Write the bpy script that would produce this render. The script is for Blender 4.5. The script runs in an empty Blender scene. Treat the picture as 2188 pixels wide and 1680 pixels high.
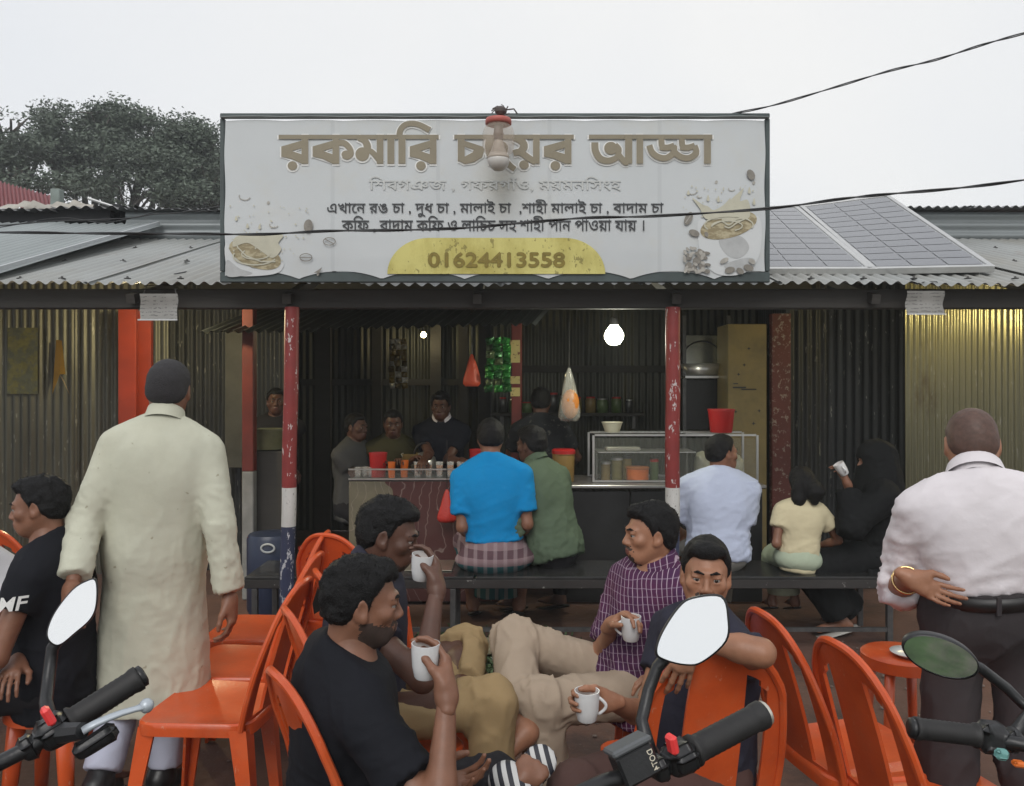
import bpy, math, random
import numpy as np
from mathutils import Vector, Matrix

# ------------------------------------------------------------------ camera, world, sun, exposure
scene = bpy.context.scene
COL = scene.collection
F, CH, CXP, HY = 1750.0, 1.59, 1094.0, 823.0      # focal length in photo pixels, eye height, centre column, horizon row
cam_d = bpy.data.cameras.new('camera')
cam = bpy.data.objects.new('camera', cam_d)
COL.objects.link(cam)
cam.location = (0, 0, CH)
cam.rotation_euler = (math.radians(90), 0, 0)
cam_d.sensor_width = 36.0
cam_d.lens = 36.0 * F / 2188.0
cam_d.shift_y = -17.0 / 2188.0
cam_d.clip_start = 0.05
cam_d.clip_end = 600
scene.camera = cam

SUN_EL, SUN_ROT = math.radians(40), math.radians(188)
world = bpy.data.worlds.new('World')
scene.world = world
world.use_nodes = True
wn, wl = world.node_tree.nodes, world.node_tree.links
wn.clear()
w_out = wn.new('ShaderNodeOutputWorld')
w_bg = wn.new('ShaderNodeBackground')
w_bg.inputs['Strength'].default_value = 0.1
w_sky = wn.new('ShaderNodeTexSky')
w_sky.sky_type = 'NISHITA'
w_sky.sun_disc = False
w_sky.sun_elevation = SUN_EL
w_sky.sun_rotation = SUN_ROT
w_co = wn.new('ShaderNodeTexCoord')
w_no = wn.new('ShaderNodeTexNoise')
w_no.inputs['Scale'].default_value = 1.3
w_no.inputs['Detail'].default_value = 3
wl.new(w_co.outputs['Generated'], w_no.inputs['Vector'])
w_cr = wn.new('ShaderNodeValToRGB')               # even overcast cloud, slightly warmer and cooler patches
w_cr.color_ramp.elements[0].position = 0.3
w_cr.color_ramp.elements[0].color = (7.3, 7.65, 8.25, 1)
w_cr.color_ramp.elements[1].position = 0.7
w_cr.color_ramp.elements[1].color = (9.1, 9.05, 8.9, 1)
wl.new(w_no.outputs['Fac'], w_cr.inputs['Fac'])
w_mx = wn.new('ShaderNodeMixRGB')
w_mx.inputs['Fac'].default_value = 0.93
wl.new(w_sky.outputs['Color'], w_mx.inputs['Color1'])
wl.new(w_cr.outputs['Color'], w_mx.inputs['Color2'])
wl.new(w_mx.outputs['Color'], w_bg.inputs['Color'])
wl.new(w_bg.outputs['Background'], w_out.inputs['Surface'])

sun_d = bpy.data.lights.new('sun', 'SUN')
sun_d.energy = 1.5
sun_d.angle = math.radians(32)
sun_d.color = (1.0, 0.97, 0.93)
sun = bpy.data.objects.new('sun', sun_d)
COL.objects.link(sun)
sun.rotation_euler = Vector((math.sin(SUN_ROT) * math.cos(SUN_EL), math.cos(SUN_ROT) * math.cos(SUN_EL), math.sin(SUN_EL))).to_track_quat('Z', 'Y').to_euler()

vs = scene.view_settings
scene.display_settings.display_device = 'sRGB'
vs.view_transform = 'Standard'
vs.look = 'None'
vs.exposure = 0.14
vs.gamma = 1.0
vs.use_curve_mapping = False
scene.render.engine = 'CYCLES'
scene.cycles.max_bounces = 6
scene.cycles.diffuse_bounces = 4
scene.cycles.glossy_bounces = 3
scene.cycles.transparent_max_bounces = 8
scene.cycles.sample_clamp_indirect = 4.0
scene.cycles.use_denoising = True

rng = random.Random(7)
nrng = np.random.RandomState(7)


def P(px, py, d):
    """the place in the world seen at photo pixel (px, py) at a distance of d metres"""
    return Vector(((px - CXP) * d / F, d, CH - (py - HY) * d / F))


# ------------------------------------------------------------------ tagging
def tag(o, label=None, cat=None, group=None, kind=None):
    if label: o['label'] = label
    if cat: o['category'] = cat
    if group: o['group'] = group
    if kind: o['kind'] = kind
    return o


def thing(name, label, cat, loc=(0, 0, 0), group=None, rz=0.0):
    o = bpy.data.objects.new(name, None)
    COL.objects.link(o)
    o.empty_display_size = 0.05
    o.location = loc
    o.rotation_euler = (0, 0, rz)
    return tag(o, label, cat, group)


def wm(o):
    m = Matrix.LocRotScale(o.location, o.rotation_euler, o.scale)
    return m if o.parent is None else wm(o.parent) @ o.matrix_parent_inverse @ m


def link(name, me, parent=None, world_space=True):
    o = bpy.data.objects.new(name, me)
    COL.objects.link(o)
    if parent is not None:
        o.parent = parent
        if world_space: o.matrix_parent_inverse = wm(parent).inverted()
    return o


def copy_tree(o, parent=None):
    c = o.copy()
    COL.objects.link(c)
    if parent is not None:
        c.parent = parent
    for ch in list(o.children):
        copy_tree(ch, c)
    return c


# ------------------------------------------------------------------ materials
MATS = {}


def nd(nt, t, **kw):
    n = nt.nodes.new(t)
    for k, v in kw.items():
        if k in n.inputs:
            n.inputs[k].default_value = v
        else:
            setattr(n, k, v)
    return n


def mat(name, col, rough=0.6, metal=0.0, var=0.0, vscale=6.0, bump=0.0, bscale=40.0, spec=0.5, col2=None, mix=(0.4, 0.6), mscale=3.0,
        emit=None, estr=0.0, alpha=None, trans=0.0, stretch=(1, 1, 1), rvar=0.0, sheen=0.0, sss=0.0, coat=0.0):
    if name in MATS: return MATS[name]
    m = bpy.data.materials.new(name)
    MATS[name] = m
    m.use_nodes = True
    nt = m.node_tree
    b = nt.nodes['Principled BSDF']
    L = nt.links
    b.inputs['Base Color'].default_value = (*col, 1)
    b.inputs['Roughness'].default_value = rough
    b.inputs['Metallic'].default_value = metal
    b.inputs['Specular IOR Level'].default_value = spec
    if trans: b.inputs['Transmission Weight'].default_value = trans
    if alpha is not None: b.inputs['Alpha'].default_value = alpha
    if sheen: b.inputs['Sheen Weight'].default_value = sheen
    if coat: b.inputs['Coat Weight'].default_value = coat
    if emit:
        b.inputs['Emission Color'].default_value = (*emit, 1)
        b.inputs['Emission Strength'].default_value = estr
    tc = nd(nt, 'ShaderNodeTexCoord')
    mp = nd(nt, 'ShaderNodeMapping')
    mp.inputs['Scale'].default_value = stretch
    L.new(tc.outputs['Object'], mp.inputs['Vector'])
    colout = None
    if col2 is not None:
        n = nd(nt, 'ShaderNodeTexNoise', Scale=mscale, Detail=6.0, Roughness=0.65)
        L.new(mp.outputs['Vector'], n.inputs['Vector'])
        r = nd(nt, 'ShaderNodeValToRGB')
        r.color_ramp.elements[0].position = mix[0]
        r.color_ramp.elements[0].color = (*col, 1)
        r.color_ramp.elements[1].position = mix[1]
        r.color_ramp.elements[1].color = (*col2, 1)
        L.new(n.outputs['Fac'], r.inputs['Fac'])
        colout = r.outputs['Color']
    if var:
        n = nd(nt, 'ShaderNodeTexNoise', Scale=vscale, Detail=5.0, Roughness=0.6)
        L.new(mp.outputs['Vector'], n.inputs['Vector'])
        mr = nd(nt, 'ShaderNodeMapRange')
        mr.inputs['From Min'].default_value = 0.25
        mr.inputs['From Max'].default_value = 0.75
        mr.inputs['To Min'].default_value = 1 - var
        mr.inputs['To Max'].default_value = 1 + var
        L.new(n.outputs['Fac'], mr.inputs['Value'])
        mm = nd(nt, 'ShaderNodeMixRGB', blend_type='MULTIPLY', Fac=1.0)
        if colout is not None: L.new(colout, mm.inputs['Color1'])
        else: mm.inputs['Color1'].default_value = (*col, 1)
        L.new(mr.outputs['Result'], mm.inputs['Color2'])
        colout = mm.outputs['Color']
        if rvar:
            m2 = nd(nt, 'ShaderNodeMapRange')
            m2.inputs['To Min'].default_value = max(0.03, rough - rvar)
            m2.inputs['To Max'].default_value = min(1, rough + rvar)
            L.new(n.outputs['Fac'], m2.inputs['Value'])
            L.new(m2.outputs['Result'], b.inputs['Roughness'])
    if colout is not None: L.new(colout, b.inputs['Base Color'])
    if bump:
        n = nd(nt, 'ShaderNodeTexNoise', Scale=bscale, Detail=4.0, Roughness=0.6)
        L.new(mp.outputs['Vector'], n.inputs['Vector'])
        bp = nd(nt, 'ShaderNodeBump', Strength=bump, Distance=0.01)
        L.new(n.outputs['Fac'], bp.inputs['Height'])
        L.new(bp.outputs['Normal'], b.inputs['Normal'])
    m['colout'] = 1
    return m


def base_link(m):
    """socket now feeding Base Color (or a fresh RGB node holding it), for layering patterns"""
    nt = m.node_tree
    b = nt.nodes['Principled BSDF']
    if b.inputs['Base Color'].is_linked:
        return b.inputs['Base Color'].links[0].from_socket
    r = nd(nt, 'ShaderNodeRGB')
    r.outputs[0].default_value = b.inputs['Base Color'].default_value
    return r.outputs[0]


def math_n(nt, op, a, b=None, c=None):
    n = nt.nodes.new('ShaderNodeMath')
    n.operation = op
    for i, v in enumerate((a, b, c)):
        if v is None: continue
        if isinstance(v, (int, float)): n.inputs[i].default_value = v
        else: nt.links.new(v, n.inputs[i])
    return n.outputs[0]


def layer(m, fac, col):
    """paint colour col where fac is 1 over what the material has"""
    nt = m.node_tree
    b = nt.nodes['Principled BSDF']
    src = base_link(m)
    mx = nd(nt, 'ShaderNodeMixRGB')
    nt.links.new(fac, mx.inputs['Fac'])
    nt.links.new(src, mx.inputs['Color1'])
    mx.inputs['Color2'].default_value = (*col, 1)
    nt.links.new(mx.outputs['Color'], b.inputs['Base Color'])


def obj_xyz(m, warp=0.0, wscale=8.0):
    nt = m.node_tree
    tc = nd(nt, 'ShaderNodeTexCoord')
    v = tc.outputs['Object']
    if warp:
        n = nd(nt, 'ShaderNodeTexNoise', Scale=wscale, Detail=2.0)
        nt.links.new(v, n.inputs['Vector'])
        s = nd(nt, 'ShaderNodeVectorMath', operation='SCALE')
        s.inputs['Scale'].default_value = warp
        nt.links.new(n.outputs['Color'], s.inputs[0])
        a = nd(nt, 'ShaderNodeVectorMath', operation='ADD')
        nt.links.new(v, a.inputs[0])
        nt.links.new(s.outputs[0], a.inputs[1])
        v = a.outputs[0]
    x = nd(nt, 'ShaderNodeSeparateXYZ')
    nt.links.new(v, x.inputs[0])
    return x.outputs


def stripes(nt, coord, period, duty):
    f = math_n(nt, 'FRACT', math_n(nt, 'DIVIDE', coord, period))
    return math_n(nt, 'LESS_THAN', f, duty)


def noise_mask(m, scale, lo, hi, stretch=(1, 1, 1), detail=6.0):
    nt = m.node_tree
    tc = nd(nt, 'ShaderNodeTexCoord')
    mp = nd(nt, 'ShaderNodeMapping')
    mp.inputs['Scale'].default_value = stretch
    nt.links.new(tc.outputs['Object'], mp.inputs['Vector'])
    n = nd(nt, 'ShaderNodeTexNoise', Scale=scale, Detail=detail, Roughness=0.7)
    nt.links.new(mp.outputs['Vector'], n.inputs['Vector'])
    r = nd(nt, 'ShaderNodeMapRange')
    r.inputs['From Min'].default_value = lo
    r.inputs['From Max'].default_value = hi
    nt.links.new(n.outputs['Fac'], r.inputs['Value'])
    return r.outputs['Result']


# ------------------------------------------------------------------ mesh builder
class MB:
    def __init__(s):
        s.v, s.f, s.mi, s.cur = [], [], [], 0

    def add(s, vs_, fs_):
        o = len(s.v)
        s.v += [tuple(v) for v in vs_]
        s.f += [tuple(o + i for i in f) for f in fs_]
        s.mi += [s.cur] * len(fs_)
        return s

    def box(s, c, size, R=None, bev=0.0):
        c = Vector(c)
        h = Vector(size) / 2
        b = min(bev, min(h) * 0.9)
        R = R or Matrix.Identity(3)
        if b <= 0:
            vv = [c + R @ Vector((x * h.x, y * h.y, z * h.z)) for x in (-1, 1) for y in (-1, 1) for z in (-1, 1)]
            ff = [(0, 1, 3, 2), (4, 6, 7, 5), (0, 4, 5, 1), (2, 3, 7, 6), (0, 2, 6, 4), (1, 5, 7, 3)]
            return s.add(vv, ff)
        vv = []
        idx = {}
        for x in (-1, 1):
            for y in (-1, 1):
                for z in (-1, 1):
                    for ax in range(3):
                        q = [x * (h.x - b), y * (h.y - b), z * (h.z - b)]
                        q[ax] = (x, y, z)[ax] * h[ax]
                        idx[(x, y, z, ax)] = len(vv)
                        vv.append(c + R @ Vector(q))
        ff = []
        for ax in range(3):
            u, w = [a for a in range(3) if a != ax]
            for sg in (-1, 1):
                loop = []
                for a, bb in ((-1, -1), (1, -1), (1, 1), (-1, 1)):
                    k = [0, 0, 0]
                    k[ax], k[u], k[w] = sg, a, bb
                    loop.append(idx[(*k, ax)])
                flip = (sg == 1) == (ax != 1)
                ff.append(tuple(loop if flip else loop[::-1]))
            for a in (-1, 1):
                for bb in (-1, 1):
                    k0, k1 = [0, 0, 0], [0, 0, 0]
                    k0[ax], k1[ax] = -1, 1
                    k0[u] = k1[u] = a
                    k0[w] = k1[w] = bb
                    ff.append((idx[(*k0, u)], idx[(*k1, u)], idx[(*k1, w)], idx[(*k0, w)]))
        for x in (-1, 1):
            for y in (-1, 1):
                for z in (-1, 1):
                    ff.append(tuple(idx[(x, y, z, a)] for a in range(3)))
        return s.add(vv, ff)

    def tube(s, pts, r, n=10, cap=True, flat=1.0):
        pts = [Vector(p) for p in pts]
        if isinstance(r, (int, float)): r = [r] * len(pts)
        vv, ff = [], []
        ref = None
        for i, p in enumerate(pts):
            t = (pts[min(i + 1, len(pts) - 1)] - pts[max(i - 1, 0)]).normalized()
            if ref is None:
                ref = t.orthogonal().normalized() if abs(t.z) > 0.9 else t.cross(Vector((0, 0, 1))).normalized()
            a = (ref - t * ref.dot(t)).normalized()
            ref = a
            b = t.cross(a)
            for k in range(n):
                th = 2 * math.pi * k / n
                vv.append(p + (a * math.cos(th) + b * math.sin(th) * flat) * r[i])
        for i in range(len(pts) - 1):
            for k in range(n):
                k2 = (k + 1) % n
                ff.append((i * n + k, i * n + k2, (i + 1) * n + k2, (i + 1) * n + k))
        if cap:
            ff.append(tuple(range(n))[::-1])
            ff.append(tuple((len(pts) - 1) * n + k for k in range(n)))
        return s.add(vv, ff)

    def lathe(s, prof, c, axis=(0, 0, 1), n=20):
        c, ax = Vector(c), Vector(axis).normalized()
        a = ax.orthogonal().normalized()
        b = ax.cross(a)
        vv, ff = [], []
        for (r, z) in prof:
            for k in range(n):
                th = 2 * math.pi * k / n
                vv.append(c + ax * z + (a * math.cos(th) + b * math.sin(th)) * max(r, 1e-4))
        for i in range(len(prof) - 1):
            for k in range(n):
                k2 = (k + 1) % n
                ff.append((i * n + k, i * n + k2, (i + 1) * n + k2, (i + 1) * n + k))
        return s.add(vv, ff)

    def ball(s, c, r, n=12, R=None):
        r = Vector((r, r, r)) if isinstance(r, (int, float)) else Vector(r)
        R = R or Matrix.Identity(3)
        vv, ff = [], []
        m = n // 2
        for i in range(m + 1):
            ph = math.pi * i / m
            for k in range(n):
                th = 2 * math.pi * k / n
                vv.append(Vector(c) + R @ Vector((r.x * math.sin(ph) * math.cos(th), r.y * math.sin(ph) * math.sin(th), r.z * math.cos(ph))))
        for i in range(m):
            for k in range(n):
                k2 = (k + 1) % n
                ff.append((i * n + k, (i + 1) * n + k, (i + 1) * n + k2, i * n + k2))
        return s.add(vv, ff)

    def quad(s, a, b, c, d):
        return s.add([a, b, c, d], [(0, 1, 2, 3)])

    def build(s, name, m, parent=None, smooth=False, ws=True, angle=None):
        me = bpy.data.meshes.new(name)
        me.from_pydata(s.v, [], s.f)
        ms = m if isinstance(m, (list, tuple)) else [m]
        for x in ms: me.materials.append(x)
        if len(ms) > 1: me.polygons.foreach_set('material_index', s.mi)
        if smooth: me.polygons.foreach_set('use_smooth', [True] * len(me.polygons))
        me.update()
        if angle is not None:
            try: me.set_sharp_from_angle(angle=math.radians(angle))
            except Exception: pass
        return link(name, me, parent, ws)


def mesh_np(name, v, q, mats, mi=None, smooth=True):
    me = bpy.data.meshes.new(name)
    n, m, k = len(v), len(q), q.shape[1]
    me.vertices.add(n)
    me.vertices.foreach_set('co', np.asarray(v, np.float32).ravel())
    me.loops.add(m * k)
    me.polygons.add(m)
    me.polygons.foreach_set('loop_start', np.arange(0, m * k, k, dtype=np.int32))
    me.loops.foreach_set('vertex_index', np.asarray(q, np.int32).ravel())
    for x in (mats if isinstance(mats, (list, tuple)) else [mats]): me.materials.append(x)
    if mi is not None: me.polygons.foreach_set('material_index', np.asarray(mi, np.int32))
    me.polygons.foreach_set('use_smooth', np.full(m, smooth))
    me.update(calc_edges=True)
    me.validate()
    return me


# ------------------------------------------------------------------ numpy noise
_T = nrng.rand(32, 32, 32).astype(np.float32)


def vnoise(p):
    p = np.asarray(p, np.float32)
    i = np.floor(p).astype(int)
    f = p - i
    f = f * f * (3 - 2 * f)
    out = 0
    for dx in (0, 1):
        for dy in (0, 1):
            for dz in (0, 1):
                w = (f[..., 0] if dx else 1 - f[..., 0]) * (f[..., 1] if dy else 1 - f[..., 1]) * (f[..., 2] if dz else 1 - f[..., 2])
                out = out + w * _T[(i[..., 0] + dx) % 32, (i[..., 1] + dy) % 32, (i[..., 2] + dz) % 32]
    return out


def fbm(p, o=3):
    a, s, t = 0, 1.0, 0
    for k in range(o):
        a = a + s * vnoise(p * (2 ** k) + 7.3 * k)
        t += s
        s *= 0.5
    return a / t


# ------------------------------------------------------------------ implicit surfaces (bodies, clothes, hair)
def A(v): return np.array(tuple(v), np.float64)


class Field:
    def __init__(s, lo, hi, h):
        s.lo, s.h = np.array(lo, float), h
        s.n = np.ceil((np.array(hi, float) - s.lo) / h).astype(int) + 1
        s.f = np.full(s.n, 0.5, np.float32)
        s.ax = [s.lo[i] + h * np.arange(s.n[i]) for i in range(3)]

    def blk(s, lo, hi):
        a = np.clip(np.floor((np.array(lo) - s.lo) / s.h).astype(int), 0, s.n)
        b = np.clip(np.ceil((np.array(hi) - s.lo) / s.h).astype(int) + 1, 0, s.n)
        if (b <= a).any(): return None, None
        sl = tuple(slice(a[i], b[i]) for i in range(3))
        return sl, [s.ax[0][sl[0]][:, None, None], s.ax[1][sl[1]][None, :, None], s.ax[2][sl[2]][None, None, :]]

    def put(s, sl, d, k, sub):
        f = s.f[sl]
        if sub: f, d = -f, d
        if k > 0:
            hh = np.maximum(k - np.abs(f - d), 0) / k
            r = np.minimum(f, d) - hh * hh * k * 0.25
        else:
            r = np.minimum(f, d)
        s.f[sl] = -r if sub else r

    def cone(s, a, b, ra, rb=None, k=0.03, dep=None, kd=1.0, flat=False, sub=False):
        """tapered rod; dep is an axis along which its section is kd times as thick; flat cuts its far end square"""
        a, b = A(a), A(b)
        rb = ra if rb is None else rb
        m = max(ra, rb) * max(1, kd) + k + 3 * s.h
        sl, X = s.blk(np.minimum(a, b) - m, np.maximum(a, b) + m)
        if sl is None: return
        ab = b - a
        L2 = max(ab @ ab, 1e-9)
        q = [X[i] - a[i] for i in range(3)]
        ax = (q[0] * ab[0] + q[1] * ab[1] + q[2] * ab[2]) / L2
        t = np.clip(ax, 0, 1)
        q = [q[i] - t * ab[i] for i in range(3)]
        if dep is not None and kd != 1:
            e = A(dep)
            e = e / np.linalg.norm(e)
            qe = (q[0] * e[0] + q[1] * e[1] + q[2] * e[2]) * (1 / kd - 1)
            q = [q[i] + qe * e[i] for i in range(3)]
        d = np.sqrt(q[0] ** 2 + q[1] ** 2 + q[2] ** 2) - (ra + (rb - ra) * t)
        if dep is not None and kd < 1: d = d * max(kd, 0.6)
        if flat: d = np.maximum(d, (ax - 1) * math.sqrt(L2))
        s.put(sl, d.astype(np.float32), k, sub)

    def ell(s, c, r, R=None, k=0.03, sub=False):
        """ellipsoid; R columns are its axes"""
        c, r = A(c), np.array(r, float)
        R = np.eye(3) if R is None else R
        m = max(r) + k + 3 * s.h
        sl, X = s.blk(c - m, c + m)
        if sl is None: return
        q = [X[i] - c[i] for i in range(3)]
        l = [q[0] * R[0][j] + q[1] * R[1][j] + q[2] * R[2][j] for j in range(3)]
        k0 = np.sqrt(sum((l[j] / r[j]) ** 2 for j in range(3)))
        k1 = np.sqrt(sum((l[j] / r[j] ** 2) ** 2 for j in range(3))) + 1e-6
        d = k0 * (k0 - 1) / k1
        s.put(sl, d.astype(np.float32), k, sub)

    def cut(s, p, n, lo=None, hi=None):
        """keep only what lies behind the plane through p with normal n"""
        p, n = A(p), A(n)
        n = n / np.linalg.norm(n)
        sl, X = s.blk(s.lo if lo is None else lo, s.lo + s.h * s.n if hi is None else hi)
        if sl is None: return
        d = sum((X[i] - p[i]) * n[i] for i in range(3))
        s.f[sl] = np.maximum(s.f[sl], d.astype(np.float32))

    def grid(s):
        return np.stack(np.meshgrid(*s.ax, indexing='ij'), -1)

    def mesh(s):
        f = s.f
        f[0], f[-1] = 0.5, 0.5
        f[:, 0], f[:, -1] = 0.5, 0.5
        f[:, :, 0], f[:, :, -1] = 0.5, 0.5
        ins = f < 0
        n = s.n
        c = np.zeros(n - 1, np.int8)
        for dx in (0, 1):
            for dy in (0, 1):
                for dz in (0, 1):
                    c += ins[dx:n[0] - 1 + dx, dy:n[1] - 1 + dy, dz:n[2] - 1 + dz]
        act = np.argwhere((c > 0) & (c < 8))
        if len(act) == 0: return np.zeros((0, 3)), np.zeros((0, 4), int)
        idx = np.full(n - 1, -1, np.int32)
        idx[act[:, 0], act[:, 1], act[:, 2]] = np.arange(len(act))
        acc = np.zeros((len(act), 3))
        cnt = np.zeros(len(act))
        cor = [(x, y, z) for x in (0, 1) for y in (0, 1) for z in (0, 1)]
        for i in range(8):
            for a in range(3):
                if cor[i][a]: continue
                p0 = np.array(cor[i])
                p1 = p0.copy()
                p1[a] = 1
                v0 = f[act[:, 0] + p0[0], act[:, 1] + p0[1], act[:, 2] + p0[2]]
                v1 = f[act[:, 0] + p1[0], act[:, 1] + p1[1], act[:, 2] + p1[2]]
                m = (v0 < 0) != (v1 < 0)
                t = np.where(m, v0 / np.where(m, v0 - v1, 1), 0)
                pt = p0 + t[:, None] * (p1 - p0)
                acc += pt * m[:, None]
                cnt += m
        v = s.lo + s.h * (act + acc / cnt[:, None])
        quads = []
        for a in range(3):
            b, d = (a + 1) % 3, (a + 2) % 3
            sl0, sl1 = [slice(None)] * 3, [slice(None)] * 3
            sl0[a], sl1[a] = slice(0, -1), slice(1, None)
            i0, i1 = ins[tuple(sl0)], ins[tuple(sl1)]
            e = np.argwhere(i0 != i1)
            e = e[(e[:, b] > 0) & (e[:, d] > 0) & (e[:, b] < n[b] - 1) & (e[:, d] < n[d] - 1)]
            if len(e) == 0: continue
            up = i0[e[:, 0], e[:, 1], e[:, 2]]
            def at(db, dd):
                g = e.copy()
                g[:, b] -= db
                g[:, d] -= dd
                return idx[g[:, 0], g[:, 1], g[:, 2]]
            q = np.stack([at(1, 1), at(0, 1), at(0, 0), at(1, 0)], 1)
            q[~up] = q[~up][:, ::-1]
            quads.append(q)
        return v, np.concatenate(quads)


def vnormals(v, q):
    fn = np.cross(v[q[:, 2]] - v[q[:, 0]], v[q[:, 3]] - v[q[:, 1]])
    n = np.zeros_like(v)
    for k in range(4): np.add.at(n, q[:, k], fn)
    return n / (np.linalg.norm(n, axis=1, keepdims=True) + 1e-9)


def smooth_v(v, q, it=1, lam=0.5):
    e = np.concatenate([q[:, [0, 1]], q[:, [1, 2]], q[:, [2, 3]], q[:, [3, 0]]])
    for _ in range(it):
        s = np.zeros_like(v)
        c = np.zeros(len(v))
        np.add.at(s, e[:, 0], v[e[:, 1]])
        np.add.at(s, e[:, 1], v[e[:, 0]])
        np.add.at(c, e[:, 0], 1)
        np.add.at(c, e[:, 1], 1)
        v = v + lam * (s / np.maximum(c, 1)[:, None] - v)
    return v


def crumple(v, q, amp, freq, axis=(0, 0, 1), sharp=2.0, seed=0.0, wgt=None):
    """real folds: move points along their normals by ridged noise drawn out along one direction"""
    n = vnormals(v, q)
    ax = A(axis)
    ax = ax / np.linalg.norm(ax)
    al = (v @ ax)[:, None] * ax
    p = (v - al) * freq + al * freq * 0.28
    w = fbm(v * 5 + seed, 2)
    p = p + w[:, None] * 1.6 + seed
    r = 1 - np.abs(2 * vnoise(p) - 1)
    r = r ** (sharp * 1.9) - 0.22
    r2 = (1 - np.abs(2 * vnoise(p * 1.9 + 3.1) - 1)) ** (sharp * 1.9) - 0.22
    d = amp * (r * 0.7 + r2 * 0.4)
    if wgt is not None: d = d * wgt
    return v + n * d[:, None]

# ================================================================== materials of the place
M_ROOF = mat('galvanised_roof', (0.30, 0.31, 0.30), rough=0.5, var=0.18, vscale=1.7, col2=(0.25, 0.235, 0.20), mix=(0.45, 0.75), mscale=1.2, bump=0.1, bscale=30, stretch=(1, 0.35, 1))
layer(M_ROOF, math_n(M_ROOF.node_tree, 'MULTIPLY', noise_mask(M_ROOF, 5.0, .60, .72, (1, .3, 1)), .5), (.16, .10, .07))
M_ROOF_B = mat('bluish_roof', (0.27, 0.295, 0.295), rough=0.55, var=0.2, vscale=1.5, stretch=(1, 0.3, 1))
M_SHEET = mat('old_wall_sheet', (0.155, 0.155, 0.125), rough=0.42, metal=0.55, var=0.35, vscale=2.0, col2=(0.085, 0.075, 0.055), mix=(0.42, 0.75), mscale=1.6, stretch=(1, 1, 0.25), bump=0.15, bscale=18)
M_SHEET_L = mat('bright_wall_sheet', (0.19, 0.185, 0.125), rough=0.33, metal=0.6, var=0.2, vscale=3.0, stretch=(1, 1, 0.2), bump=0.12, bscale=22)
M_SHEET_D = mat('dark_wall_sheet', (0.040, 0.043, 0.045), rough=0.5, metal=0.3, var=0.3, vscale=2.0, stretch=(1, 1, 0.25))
M_SHEET_IN = mat('shaded_inner_sheet', (0.075, 0.078, 0.062), rough=0.42, metal=0.5, var=0.4, vscale=2.0, col2=(0.035, 0.032, 0.024), mix=(0.4, 0.7), mscale=1.6, stretch=(1, 1, 0.25), bump=0.15, bscale=18)  # darker copy of the wall sheet, interior shade put into its colour
M_HSHEET = mat('gable_sheet', (0.20, 0.22, 0.225), rough=0.42, metal=0.2, var=0.2, vscale=1.6, stretch=(0.4, 1, 1))
M_WOODD = mat('dark_beam', (0.035, 0.032, 0.028), rough=0.75, var=0.35, vscale=4, stretch=(0.2, 1, 1), bump=0.3, bscale=25)
M_BENCH = mat('black_bench', (0.022, 0.022, 0.022), rough=0.26, var=0.5, vscale=7, col2=(0.05, 0.045, 0.04), mix=(0.55, 0.75), mscale=9, bump=0.08, bscale=60)
M_STEEL = mat('grey_steel', (0.10, 0.10, 0.10), rough=0.4, metal=0.6, var=0.3, vscale=20)
M_ALU = mat('aluminium', (0.55, 0.55, 0.54), rough=0.32, metal=0.8, var=0.1, vscale=12)
M_BLACK = mat('black_plastic', (0.012, 0.012, 0.013), rough=0.38, var=0.3, vscale=30, bump=0.1, bscale=150)
M_RUBBER = mat('black_rubber', (0.014, 0.013, 0.013), rough=0.62, var=0.3, vscale=60)
M_ORANGE = mat('orange_plastic', (0.60, 0.092, 0.020), rough=0.28, var=0.14, vscale=5, bump=0.05, bscale=90, spec=0.5, col2=(0.49, 0.066, 0.015), mix=(0.45, 0.7), mscale=4)
layer(M_ORANGE, math_n(M_ORANGE.node_tree, 'MULTIPLY', noise_mask(M_ORANGE, 7.0, .50, .72), .30), (.46, .17, .09))
layer(M_ORANGE, math_n(M_ORANGE.node_tree, 'MULTIPLY', noise_mask(M_ORANGE, 55.0, .66, .70, (1, 1, .35), 3.0), .45), (.62, .36, .25))
M_RED = mat('red_plastic', (0.42, 0.018, 0.018), rough=0.35, var=0.1)
M_ORCUP = mat('orange_cup', (0.62, 0.14, 0.02), rough=0.35, var=0.1)
M_WHITE = mat('white_glaze', (0.62, 0.62, 0.62), rough=0.22, var=0.04, vscale=20)
M_REDPAINT = mat('worn_red_paint', (0.20, 0.022, 0.02), rough=0.5, var=0.2, vscale=6)
M_BLUEPAINT = mat('worn_blue_paint', (0.028, 0.036, 0.075), rough=0.5, var=0.25, vscale=6)
M_WHITEPAINT = mat('worn_white_paint', (0.50, 0.50, 0.48), rough=0.6, var=0.2, vscale=10, stretch=(1, 1, 0.3))
for m_, c_, lo_, hi_ in ((M_REDPAINT, (0.45, 0.40, 0.39), 0.615, 0.635), (M_BLUEPAINT, (0.42, 0.43, 0.46), 0.60, 0.62), (M_WHITEPAINT, (0.22, 0.21, 0.2), 0.62, 0.66)):
    layer(m_, noise_mask(m_, 34.0, lo_, hi_, (1, 1, 0.42), 3.0), c_)
M_POST_IN = mat('dark_red_post', (0.13, 0.016, 0.010), rough=0.5, var=0.3, vscale=5)
M_ORBOARD = mat('red_board', (0.30, 0.032, 0.010), rough=0.5, var=0.25, vscale=3)
M_GREEN_FR = mat('green_frame', (0.045, 0.062, 0.062), rough=0.45, var=0.3, vscale=6)
M_EMB = mat('bulb_glass', (0.9, 0.9, 0.85), emit=(1.0, 0.98, 0.78), estr=34)
M_EMW = mat('warm_bulb', (0.9, 0.8, 0.6), emit=(1.0, 0.82, 0.42), estr=25)

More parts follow.
